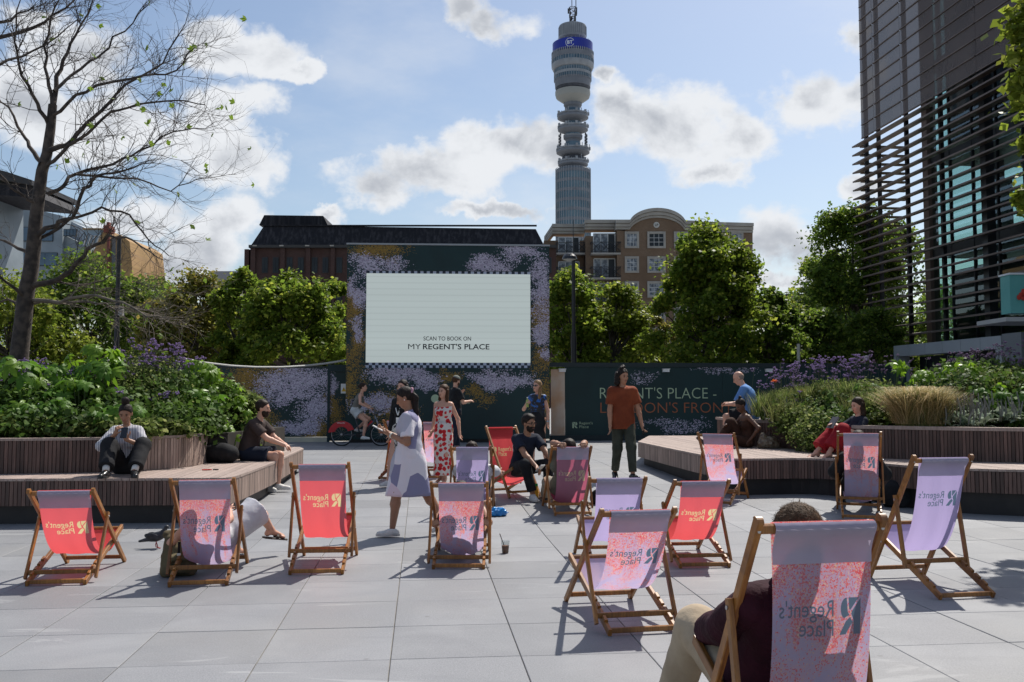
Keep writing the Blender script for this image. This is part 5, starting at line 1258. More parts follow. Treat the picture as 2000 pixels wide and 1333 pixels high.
for (px, py, d, rx, rz, n, s_, lab) in ((1752, 716, 15.6, .22, .1, 9, .26, 'lime broad leaves arching up in front of the portal'), (1800, 735, 15.2, .40, .1, 16, .24, 'lime broad leaves above the golden grass'), (1880, 722, 15.4, .34, .12, 14, .26, 'lime broad leaves under the portal sign'), (1700, 760, 15.8, .3, .12, 10, .26, 'broad leaves left of the golden grass'), (1925, 762, 14.6, .35, .10, 9, .3, 'broad leaves right of the golden grass'), (1985, 770, 14.2, .3, .12, 9, .28, 'broad leaves at the right edge of the bed')):
    c = at(px, py, d); broad_plant(lab, Vector((c.x, c.y+.1, c.z-.5)), c, rx, rz, n, s_, 1 if py < 740 else 0, GBR)
def silver(label, base, n=28):
    o = empty('lambs_ear', tuple(base), 0, label, 'plant', 'silver-leaved plants in the right bed'); q = MB()
    for i in range(n):
        az = random.random()*6.28; el = random.uniform(.1, 1.1); L_ = random.uniform(.14, .26); d = Vector((math.cos(az)*math.cos(el), math.sin(az)*math.cos(el), math.sin(el))); s_ = Vector((-math.sin(az), math.cos(az), 0))*L_*.17; c = Vector((random.gauss(0, .1), random.gauss(0, .07), 0))
        q.add([c, c+d*L_*.4+s_, c+d*L_*.75+s_*.8+Vector((0, 0, -.02)), c+d*L_+Vector((0, 0, -.05)), c+d*L_*.75-s_*.8+Vector((0, 0, -.02)), c+d*L_*.4-s_], [(0, 1, 5), (1, 2, 4, 5), (2, 3, 4)])
    q.build('leaves', m_silver, o); q = MB()
    for i in range(7):
        x, y, h = random.gauss(0, .14), random.gauss(0, .08), random.uniform(.2, .42); q.tube([(x, y, 0), (x+.02, y, h*.5), (x+random.gauss(0, .03), y, h)], [.006, .014, .008], 5)
    q.build('flower_spikes', simple('grey felt spike', (.22, .22, .19), (.16, .15, .14), 20, .9), o)
for (px, py, d, lab) in ((1830, 826, 13.7, 'silver-leaved plant at the foot of the golden grass'), (1870, 822, 13.6, 'silver-leaved plant second from the golden grass'), (1900, 815, 13.9, 'silver-leaved plant with the tallest felt spikes'), (1930, 824, 13.5, 'silver-leaved plant over the planter cap'), (1975, 822, 13.4, 'silver-leaved plant nearest the right edge'), (1895, 832, 13.3, 'silver-leaved plant low behind the wall cap'), (1540, 818, 16.3, 'small silver-leaved plant beside the short wall'), (1950, 810, 13.9, 'silver-leaved plant at the back on the right')):
    silver(lab, at(px, py, d), 30)
# ------------------------------------------------------------- deckchairs
from mathutils.geometry import delaunay_2d_cdt
GA, GLA, GR_, GF, GT_, GC = .39, 1.235, .78, .27, .83, .54
def chair_geom(al):
    pz = GA*math.sin(al); be = math.asin(pz/GR_); Cp = Vector((-(GT_-GA)*math.cos(al), GT_*math.sin(al)))
    Br = Vector((-GR_*math.cos(be), 0)); dB = Vector((math.cos(be), math.sin(be))); w = Br-Cp; b = w.dot(dB); c = w.dot(w)-GC*GC; D_ = b*b-c
    s = max(0, -b-math.sqrt(max(D_, 0)))
    return dict(A0=Vector((GA*math.cos(al), 0)), At=Vector((-(GLA-GA)*math.cos(al), GLA*math.sin(al))), Br=Br, Bf=Vector((GF*math.cos(be), pz+GF*math.sin(be))), Cp=Cp, Cb=Br+dB*s, be=be, dB=dB)
def sling(g, length, sit):
    P0 = g['At']+Vector((.03, -.01)); P3 = g['Bf']+Vector((.0, .0))
    def curve(Dp):
        P1 = P0+Vector((.10 if not sit else -.02, -Dp)); P2 = P3+Vector((-.30 if not sit else -.42, -Dp*(.52 if not sit else .34))); out = []
        for i in range(61):
            u = i/60; out.append(P0*(1-u)**3+P1*3*u*(1-u)**2+P2*3*u*u*(1-u)+P3*u**3)
        return out, sum((out[i+1]-out[i]).length for i in range(60))
    lo, hi = .05, 2.0
    for _ in range(30):
        m = (lo+hi)/2
        if curve(m)[1] < length: lo = m
        else: hi = m
    return curve(lo)[0]
FX0, FX1, FLEN = -.222, .186, 1.24
_cdt = {}
def fabric2d(logo=True):
    """fabric rectangle (x across, s down) triangulated with the print outlines in it"""
    if logo in _cdt: return _cdt[logo]
    V = []; F_ = []; nu, ns = 12, 44
    for j in range(ns+1):
        for i in range(nu+1): V.append(Vector((FX0+(FX1-FX0)*i/nu, FLEN*j/ns)))
    for j in range(ns):
        for i in range(nu): F_.append([j*(nu+1)+i, j*(nu+1)+i+1, (j+1)*(nu+1)+i+1, (j+1)*(nu+1)+i])
    ng = len(F_)
    if logo:
        def put(vs, fs, x0, w, sb, hc):
            xs = [v[0] for v in vs]; mx = max(v[1] for v in vs[:])
            k = len(V); V.extend(Vector((x0+(v[0]-min(xs))*w/(max(xs)-min(xs)), sb-v[1]*hc)) for v in vs); F_.extend([[k+i for i in f] for f in fs])
        vs, fs = text_mesh("Regent's", 1, offset=.004); put(vs, fs, -.062, .222, .31, .080)
        vs, fs = text_mesh("Place", 1, offset=.004); put(vs, fs, -.062, .138, .375, .080)
        e = emblem(lambda x, y: (x, y, 0))
        from mathutils.geometry import tessellate_polygon
        for f in e.f:
            k = len(V); P_ = [Vector((-.178+e.v[i][0]*.092, .375-e.v[i][1]*.125)) for i in f]; V.extend(P_); F_.extend([[k+i for i in tr] for tr in tessellate_polygon([[Vector((q.x, q.y, 0)) for q in P_]])])
    def area(f): return sum(V[f[i]].x*V[f[(i+1) % len(f)]].y-V[f[(i+1) % len(f)]].x*V[f[i]].y for i in range(len(f)))
    F_ = [f if area(f) > 0 else f[::-1] for f in F_ if abs(area(f)) > 1e-9]
    r = delaunay_2d_cdt(V, [], F_, 0, 1e-6, True)
    ov, of, org = r[0], r[2], r[5]
    ink = []; T = []
    for f in F_[ng:]:
        for k_ in range(1, len(f)-1): T.append([V[f[0]], V[f[k_]], V[f[k_+1]]])
    if T:
        T = np.array([[tuple(p) for p in tr] for tr in T]); lo_, hi_ = T.min((0, 1)), T.max((0, 1))
        for f in of:
            c = np.mean([tuple(ov[i]) for i in f], axis=0)
            if (c < lo_).any() or (c > hi_).any(): ink.append(False); continue
            d_ = [(T[:, (i+1) % 3, 0]-T[:, i, 0])*(c[1]-T[:, i, 1])-(T[:, (i+1) % 3, 1]-T[:, i, 1])*(c[0]-T[:, i, 0]) for i in range(3)]
            ink.append(bool((((d_[0] >= 0) & (d_[1] >= 0) & (d_[2] >= 0)) | ((d_[0] <= 0) & (d_[1] <= 0) & (d_[2] <= 0))).any()))
    else: ink = [False]*len(of)
    _cdt[logo] = ([(v.x, v.y) for v in ov], [tuple(f) for f in of], ink); return _cdt[logo]
def mat_fabric(name, kind):
    m, t = newmat(name); uv = t.n('ShaderNodeUVMap'); uv.uv_map = 'UVMap'; v = uv.outputs[0]; geo = t.n('ShaderNodeNewGeometry')
    lil = (.47, .39, .66, 1)
    if kind == 'red': pr = (.76, .095, .10, 1)
    elif kind == 'rose': pr = (.50, .10, .17, 1)
    elif kind == 'lilac': pr = lil
    elif kind == 'slate': pr = (.07, .13, .19, 1)
    elif kind == 'yellow': pr = (.74, .62, .30, 1)
    else:
        big = t.noise(t.mapv(v, (1, .8, 1)), 5.5, 6, .62, .7); sp = t.vor(v, 230, 'Color'); s1 = t.n('ShaderNodeSeparateColor'); t.set(s1.inputs[0], sp)
        sy = t.n('ShaderNodeSeparateXYZ'); t.set(sy.inputs[0], v)
        amt = t.m('ADD', big, t.m('MULTIPLY', t.m('SUBTRACT', .42, sy.outputs[1]), .55)); a = t.ramp(amt, .34, .76)
        drop = t.ramp(t.noise(t.mapv(v, (6, 1.6, 1), (2, 0, 0)), 2.6, 4), .56, .66); a = t.m('MAXIMUM', a, t.m('MULTIPLY', drop, t.ramp(sy.outputs[1], .85, .35)))
        k1 = t.m('GREATER_THAN', t.m('MULTIPLY', a, .66), s1.outputs[0]); red = t.mix(s1.outputs[1], (.78, .05, .05), (.85, .22, .18)); red = t.mix(t.m('GREATER_THAN', s1.outputs[2], .82), red, (.85, .55, .35))
        pr = t.mix(k1, t.mix(t.m('MULTIPLY', a, .65), t.mix(t.ramp(big, .3, .7), (.50, .44, .68), (.66, .50, .66)), (.76, .32, .36)), red)
    rev = t.mix(.45 if kind in ('red', 'rose', 'yellow', 'slate') else .45, (.40, .37, .47), pr)
    back = geo.outputs['Backfacing']; dc = t.mix(back, pr, rev)
    wv = t.noise(t.mapv(v, (900, 900, 1)), 1, 1)
    d1 = t.n('ShaderNodeBsdfDiffuse'); t.set(d1.inputs[0], dc); tr_ = t.n('ShaderNodeBsdfTranslucent'); t.set(tr_.inputs[0], rgba(pr))
    fold = t.noise(t.mapv(v, (1, .22, 1)), 14, 3, .5, .4)
    b = t.n('ShaderNodeBump'); b.inputs['Strength'].default_value = .35; b.inputs['Distance'].default_value = .012; t.set(b.inputs['Height'], fold)
    t.set(d1.inputs['Normal'], b.outputs[0]); t.set(tr_.inputs['Normal'], b.outputs[0])
    mx = t.n('ShaderNodeMixShader'); mx.inputs[0].default_value = .52; t.set(mx.inputs[1], d1.outputs[0]); t.set(mx.inputs[2], tr_.outputs[0])
    o = t.n('ShaderNodeOutputMaterial'); t.set(o.inputs[0], mx.outputs[0]); return m
FAB = {k: mat_fabric(k+' canvas', k) for k in ('red', 'rose', 'lilac', 'floral', 'slate', 'yellow')}
m_hem = simple('canvas hem', (.44, .41, .52), (.38, .35, .46), 3, .9, trans=.30)
m_bolt = simple('steel bolt', (.45, .45, .46), None, 1, .35, metal=.9)
CH_GROUP = 'striped-free printed deckchairs on the plaza'.replace('striped-free ', '')
def deckchair(label, x, y, yaw, al, kind, sit=False, racked=0.0):
    o = empty('deckchair', (x, y, gz(y)), yaw, label, 'deckchair', CH_GROUP); al = R_(al); g = chair_geom(al)
    def P(v, sx, dx=0): return Vector((sx+dx, -v[0], v[1]))
    W_ = .026; H_ = .046; upn = (0, 1, .0)
    def bar(name, p, q, w, h, up):
        mb = MB(); mb.beam(p, q, w, h, up, .003); return mb
    dA = (g['At']-g['A0']).normalized(); dB = g['dB']; dC = (g['Cp']-g['Cb']).normalized()
    for s in (-1, 1):
        nA = (0, -dA.y*-1, 0)
        up = (0, -1, .3)
        mb = MB(); top = g['At']+dA*.012; mb.beam(P(g['A0']-dA*.0+Vector((0, .004)), s*.25), P(top, s*.25), W_, H_, (0, 1, .01), .004); c = P(top, s*.25)
        # rounded head of the upright
        n = 9; nrm = Vector((0, -(-dA.y), 0)); perp = Vector((-dA.y, dA.x)); vs = []
        for sx in (-1, 1):
            for i in range(n): w_ = PI*i/(n-1); q = top+perp*(H_/2*math.cos(w_))+dA*(H_/2*.8*math.sin(w_)); vs.append(P(q, s*.25+sx*W_/2))
        mb.add(vs, [tuple(range(n)), tuple(range(n, 2*n))[::-1]]+[(i, n+i, n+i+1, i+1) for i in range(n-1)])
        mb.build('outer_leg', m_frame, o)
        mb = MB(); mb.beam(P(g['Br']+Vector((0, .022)), s*.222), P(g['Bf']+dB*.03, s*.222), W_, H_, (0, 0, 1), .004)
        for k_ in range(4):      # the notches that take the prop
            u = g['Br']+dB*(.10+.085*k_)+Vector((-dB.y, dB.x))*.034+Vector((0, .0)); a = P(u+Vector((0, .012)), s*.222); b_ = P(u+dB*.055+Vector((0, .012)), s*.222)
            mb.beam(a, b_, W_-.001, .022, (0, 0, 1), .004)
        mb.build('inner_leg', m_frame, o)
        mb = MB(); mb.beam(P(g['Cb']-dC*.02+Vector((0, .02)), s*.274), P(g['Cp']+dC*.035, s*.274), .022, .04, (0, 1, .01), .004); mb.build('prop', m_frame, o)
        q = MB(); q.tube([P(g['Cp'], s*.286), P(g['Cp'], s*.290)], .009, 8); pv = Vector((0, GA*math.sin(al))); q.tube([P(pv, s*.263), P(pv, s*.267)], .009, 8); q.tube([P(g['At']-dA*.03-Vector((.024, 0)), s*.25), P(g['At']-dA*.03-Vector((.028, 0)), s*.25)], .007, 8); q.build('bolt', m_bolt, o)
    MB().beam(P(g['At']-dA*.022, -.238), P(g['At']-dA*.022, .238), .036, .036, (0, 0, 1), .006).build('top_bar', m_frame, o)
    MB().beam(P(g['Bf'], -.21), P(g['Bf'], .21), .03, .03, (0, 0, 1), .006).build('front_bar', m_frame, o)
    MB().beam(P(g['Br']+Vector((.02, .032)), -.21), P(g['Br']+Vector((.02, .032)), .21), .024, .034, (0, 0, 1), .004).build('rear_bar', m_frame, o)
    MB().beam(P(g['Cb']+dC*.035+Vector((0, .02)), -.262), P(g['Cb']+dC*.035+Vector((0, .02)), .262), .024, .036, (0, 0, 1), .004).build('prop_bar', m_frame, o)
    MB().beam(P(g['A0']+dA*.10+Vector((0, .0)), -.238), P(g['A0']+dA*.10, .238), .024, .034, (0, 0, 1), .004).build('foot_bar', m_frame, o)
    pts = sling(g, FLEN*(1.11 if sit else 1.02), sit); g['pts'] = pts
    L_ = [0]
    for i in range(60): L_.append(L_[-1]+(pts[i+1]-pts[i]).length)
    xa = np.array([p.x for p in pts]); za = np.array([p.y for p in pts]); La = np.array(L_)
    seed = x*7.1
    def S(x_, s, off=0):
        s_ = min(max(s*La[-1]/FLEN, 0), La[-1]-1e-4); f = np.interp(s_, La, xa); z = np.interp(s_, La, za); f2 = np.interp(min(s_+.02, La[-1]), La, xa); z2 = np.interp(min(s_+.02, La[-1]), La, za); f0 = np.interp(max(s_-.02, 0), La, xa); z0 = np.interp(max(s_-.02, 0), La, za)
        t_ = Vector((f2-f0, z2-z0)).normalized(); nb = Vector((t_.y, -t_.x))  # points back / down
        u = (x_-(FX0+FX1)/2)/(FX1-FX0)*2; mid = math.sin(PI*min(1, s_/FLEN))
        bulge = (1-u*u)*mid*.008 if not sit else (1-u*u*.8)*(.012*mid+.075*math.exp(-((s_/La[-1]-.62)/.15)**2)); fold = .004*math.sin(u*7+seed+s_*2)*mid+.0012*math.sin(u*23+seed*2)*math.exp(-s_*4)
        o_ = off+bulge+fold; pull = 1-.03*mid*abs(u)
        return Vector((x_*pull, -(f+nb.x*o_), z+nb.y*o_))
    V2, F2, ink = fabric2d(True)
    me = bpy.data.meshes.new('canvas'); me.from_pydata([S(a, b) for a, b in V2], [], F2)
    uvl = me.uv_layers.new(name='UVMap'); vi = np.empty(len(me.loops), dtype=np.int32); me.loops.foreach_get('vertex_index', vi)
    uvl.data.foreach_set('uv', (np.array(V2)[vi]+np.array([x*.37, y*.0])).astype(np.float32).ravel())
    main = FAB[kind]; inkm = FAB['yellow'] if kind in ('red', 'rose') else FAB['slate']
    me.materials.append(main); me.materials.append(inkm); me.polygons.foreach_set('material_index', [1 if k_ else 0 for k_ in ink]); me.polygons.foreach_set('use_smooth', [True]*len(me.polygons))
    # make the front face the sitter
    nsum = sum((p.normal.y < 0)*1 for p in me.polygons)
    if nsum < len(me.polygons)/2: me.flip_normals()
    link('canvas', me, None, o)
    # turn-over at the top bar and the doubled hem on the back
    def grid(name, fn, nu, nv, mat, uv=False):
        V = []; F_ = []; U = []
        for j in range(nv+1):
            for i in range(nu+1): V.append(fn(i/nu, j/nv)); U.append((FX0+(FX1-FX0)*i/nu, -.02*j))
        for j in range(nv):
            for i in range(nu): F_.append((j*(nu+1)+i, j*(nu+1)+i+1, (j+1)*(nu+1)+i+1, (j+1)*(nu+1)+i))
        me = bpy.data.meshes.new(name); me.from_pydata(V, [], F_); l = me.uv_layers.new(name='UVMap')
        for p in me.polygons:
            for li in p.loop_indices: l.data[li].uv = U[me.loops[li].vertex_index]
        return link(name, me, mat, o, True)
    c = g['At']-dA*.022
    def roll(u, v):
        w_ = R_(-20)+R_(140)*v; q = c+Vector((math.cos(w_)*.028, math.sin(w_)*.024)); return Vector((FX0+(FX1-FX0)*u, -q.x, q.y))
    grid('canvas_loop', roll, 8, 8, main)
    def hem(u, v):
        x_ = FX0+(FX1-FX0)*u; tgt = S(x_, .03+.10*v, .007)
        w_ = R_(120)+R_(80)*min(1, v/.3); st = Vector((x_, -(c.x+math.cos(w_)*.029), c.y+math.sin(w_)*.025)); f = max(0, min(1, (v-.25)/.35)); r = st.lerp(tgt, f*f*(3-2*f))
        return Vector((r.x, r.y+.0015*math.sin(u*40+seed)*(1-v), r.z))
    grid('hem', hem, 24, 10, m_hem)
    return o, S, g
CH = {}
for key, (x, y, yaw, al, kind, sit, lab) in dict(
    C1=(-3.790, 8.249, 187.8, 37.3, 'red', 0, 'empty red deckchair at the far left, beside the pigeon'),
    C2=(-2.635, 8.202, 188.5, 42.5, 'floral', 1, 'red-speckled lilac deckchair with an olive rucksack beside it'),
    C3=(-1.729, 8.677, 184.0, 48.5, 'red', 0, 'empty red deckchair between the rucksack and the woman in a white and violet dress'),
    C4=(-.476, 8.946, 180.2, 37.0, 'floral', 1, 'occupied red-speckled deckchair beside the iced coffee'),
    C5=(.689, 12.214, 185.6, 42.6, 'rose', 1, 'dark rose deckchair whose sitter holds the top bar'),
    C6=(.884, 8.791, 184.3, 40.3, 'lilac', 0, 'plain lilac deckchair half hidden behind the speckled one'),
    C7=(.706, 6.723, 190.8, 38.9, 'floral', 0, 'empty red-speckled lilac deckchair in the right foreground'),
    C8=(1.650, 9.003, 185.5, 37.7, 'red', 0, 'empty red deckchair right of the plain lilac one'),
    C9=(3.053, 13.139, 153.0, 49.4, 'floral', 0, 'empty speckled deckchair in front of the right deck, turned away'),
    C10=(4.453, 11.880, 162.7, 56.1, 'floral', 1, 'upright speckled deckchair against the right deck, with a dark-clothed sitter'),
    C11=(3.317, 7.719, 190.0, 57.6, 'lilac', 0, 'empty plain lilac deckchair at the far right'),
    C12=(1.077, 3.891, 190.4, 59.4, 'floral', 1, 'nearest red-speckled deckchair, cut by the bottom of the frame'),
    C13=(.076, 13.504, 28.1, 52.5, 'red', 1, 'red deckchair facing the camera behind the man with glasses'),
    C14=(-.497, 12.192, 178.0, 42.5, 'lilac', 1, 'plain lilac deckchair with dark curly hair above its bar'),
    C15=(-1.760, 16.064, 158.0, 52.1, 'red', 0, 'red deckchair behind the woman looking at her phone'),
    C16=(-1.30, 16.3, 176, 50.0, 'floral', 0, 'speckled lilac deckchair beyond the woman in the red-flowered dress')).items():
    CH[key] = deckchair(lab, x, y, R_(yaw), al, kind, bool(sit))+((x, y, R_(yaw)),)
# ------------------------------------------------------------- people: distance-field bodies, one continuous mesh each
class SDF:
    def __init__(s, h): s.h = h; s.pr = []; s.cuts = []; s.noise = None
    def cone(s, a, b, r1, r2, k=.02, flat=0): s.pr.append(('c', np.array(a, float), np.array(b, float), r1, r2, k, flat)); return s
    def ell(s, c, r, M=None, k=.02): s.pr.append(('e', np.array(c, float), np.array(r, float), None if M is None else np.array(M, float), 0, k, 0)); return s
    def mesh(s, name):
        h = s.h; lo = np.full(3, 9e9); hi = -lo
        for p in s.pr:
            if p[0] == 'c': r = max(p[3], p[4]); lo = np.minimum(lo, np.minimum(p[1], p[2])-r); hi = np.maximum(hi, np.maximum(p[1], p[2])+r)
            else: r = p[2].max(); lo = np.minimum(lo, p[1]-r); hi = np.maximum(hi, p[1]+r)
        lo -= 3*h; hi += 3*h; n = np.ceil((hi-lo)/h).astype(int)+1
        ax = [lo[i]+h*np.arange(n[i]) for i in range(3)]; f = np.full(n, .3, dtype=np.float32)
        for p in s.pr:
            k = p[5]; pad = k+2.5*h
            if p[0] == 'c': r = max(p[3], p[4])+pad; l = np.minimum(p[1], p[2])-r; u = np.maximum(p[1], p[2])+r
            else: r = p[2].max()+pad; l = p[1]-r; u = p[1]+r
            i0 = np.clip(np.floor((l-lo)/h).astype(int), 0, n-1); i1 = np.clip(np.ceil((u-lo)/h).astype(int)+1, 1, n)
            sl = tuple(slice(i0[i], i1[i]) for i in range(3))
            X, Y, Z = np.meshgrid(*[ax[i][sl[i]] for i in range(3)], indexing='ij'); P = np.stack([X, Y, Z], -1)
            if p[0] == 'c':
                a, b, r1, r2 = p[1:5]; ab = b-a; L2 = max(ab @ ab, 1e-9); t_ = ((P-a) @ ab)/L2
                tc_ = np.clip(t_, 0, 1); d = np.linalg.norm(P-(a+tc_[..., None]*ab), axis=-1)-(r1+(r2-r1)*tc_)
                if p[6]: L_ = math.sqrt(L2); d = np.maximum(d, (t_-1)*L_); 
                if p[6] == 2: d = np.maximum(d, -t_*L_)
            else:
                q = P-p[1]
                if p[3] is not None: q = q @ p[3]
                rr = p[2]; k0 = np.linalg.norm(q/rr, axis=-1); k1 = np.linalg.norm(q/(rr*rr), axis=-1)+1e-9; d = k0*(k0-1)/k1
            g = f[sl]; hh = np.clip(.5+.5*(g-d)/k, 0, 1); f[sl] = g+(d-g)*hh-k*hh*(1-hh)
        if s.cuts or s.noise:
            X, Y, Z = np.meshgrid(*ax, indexing='ij')
            if s.noise:
                am, fr = s.noise; f = f+am*(np.sin(X*fr+np.sin(Z*fr*.7)*1.3)*np.sin(Y*fr*1.1+1)*np.sin(Z*fr*.9+np.sin(X*fr*.6)))
            for (c, nn) in s.cuts:      # keep the side the normal points to
                c = np.array(c, float); nn = np.array(nn, float); nn /= np.linalg.norm(nn); f = np.maximum(f, -((X-c[0])*nn[0]+(Y-c[1])*nn[1]+(Z-c[2])*nn[2]))
        ins = f < 0; nx, ny, nz = n
        c8 = np.stack([ins[dx:nx-1+dx, dy:ny-1+dy, dz:nz-1+dz] for dx in (0, 1) for dy in (0, 1) for dz in (0, 1)], -1); cnt = c8.sum(-1); act = (cnt > 0) & (cnt < 8)
        I = np.argwhere(act); idx = -np.ones(act.shape, dtype=np.int64); idx[act] = np.arange(len(I))
        fv = np.stack([f[I[:, 0]+dx, I[:, 1]+dy, I[:, 2]+dz] for dx in (0, 1) for dy in (0, 1) for dz in (0, 1)], -1)
        off = np.array([(dx, dy, dz) for dx in (0, 1) for dy in (0, 1) for dz in (0, 1)], float)
        acc = np.zeros((len(I), 3)); w = np.zeros(len(I))
        for a in range(8):
            for b in range(a+1, 8):
                if np.abs(off[a]-off[b]).sum() != 1: continue
                m = (fv[:, a] < 0) != (fv[:, b] < 0); t_ = fv[:, a]/(fv[:, a]-fv[:, b]+1e-12); pt = off[a]+(off[b]-off[a])*t_[:, None]; acc[m] += pt[m]; w[m] += 1
        V = lo+h*(I+acc/np.maximum(w, 1)[:, None]); Q = []
        for axis in range(3):
            sa = [slice(1, -1)]*3; sb = [slice(1, -1)]*3; sa[axis] = slice(0, -1); sb[axis] = slice(1, None)
            A = ins[tuple(sa)]; B = ins[tuple(sb)]; E = np.argwhere(A != B); 
            if not len(E): continue
            base = E.copy(); o1, o2 = [q for q in range(3) if q != axis]; full = base.copy()
            full[:, o1] += 1; full[:, o2] += 1   # grid vertex index
            def cell(d1, d2): c = full.copy(); c[:, o1] -= d1; c[:, o2] -= d2; return idx[c[:, 0], c[:, 1], c[:, 2]]
            q = np.stack([cell(1, 1), cell(0, 1), cell(0, 0), cell(1, 0)], 1); inside = A[E[:, 0], E[:, 1], E[:, 2]]
            flip = inside if axis != 1 else ~inside
            q[~flip] = q[~flip][:, ::-1]; Q.append(q)
        Q = np.concatenate(Q); Q = Q[(Q >= 0).all(1)]
        return mesh_np(name, V, Q)
def obj_sdf(s, name, mat, parent):
    me = s.mesh(name); o = link(name, me, mat, parent, smooth=True); return o

def v3(*a): return np.array(a, float)
def nrm(a): a = np.array(a, float); return a/max(np.linalg.norm(a), 1e-9)
def ik(a, b, l1, l2, hint):
    a, b = np.array(a, float), np.array(b, float); d = b-a; L_ = np.linalg.norm(d); L2 = min(L_, (l1+l2)*.995); dn = d/max(L_, 1e-9); b = a+dn*L2
    x = (l1*l1-l2*l2+L2*L2)/(2*L2); hgt = math.sqrt(max(l1*l1-x*x, 0)); h = np.array(hint, float); h = h-dn*(h @ dn); h = nrm(h); return a+dn*x+h*hgt, b

def mat_skin(name, c):
    return simple(name, c, [min(1, q*1.12) for q in c], 14, .5, .08, 160, spec=.4)
SK = dict(light=mat_skin('light skin', (.55, .30, .21)), tan=mat_skin('tanned skin', (.38, .19, .115)), mid=mat_skin('brown skin', (.30, .15, .09)), dark=mat_skin('dark brown skin', (.11, .05, .03)))
HR = {}
def hairmat(name, c):
    if name not in HR: HR[name] = simple(name+' hair', c, [q*.5 for q in c], 60, .62, .5, 90, stretch=(1, 1, .35), spec=.22)
    return HR[name]
m_eye = simple('eye', (.02, .015, .012), None, 1, .2); m_eyew = simple('eye white', (.6, .58, .55), None, 1, .3)
def cloth(name, c, c2=None, sc=6, bstr=.35, bs=30, **k): return simple(name, c, c2 or [q*.8 for q in c], sc, .85, bstr, bs, spec=.2, **k)

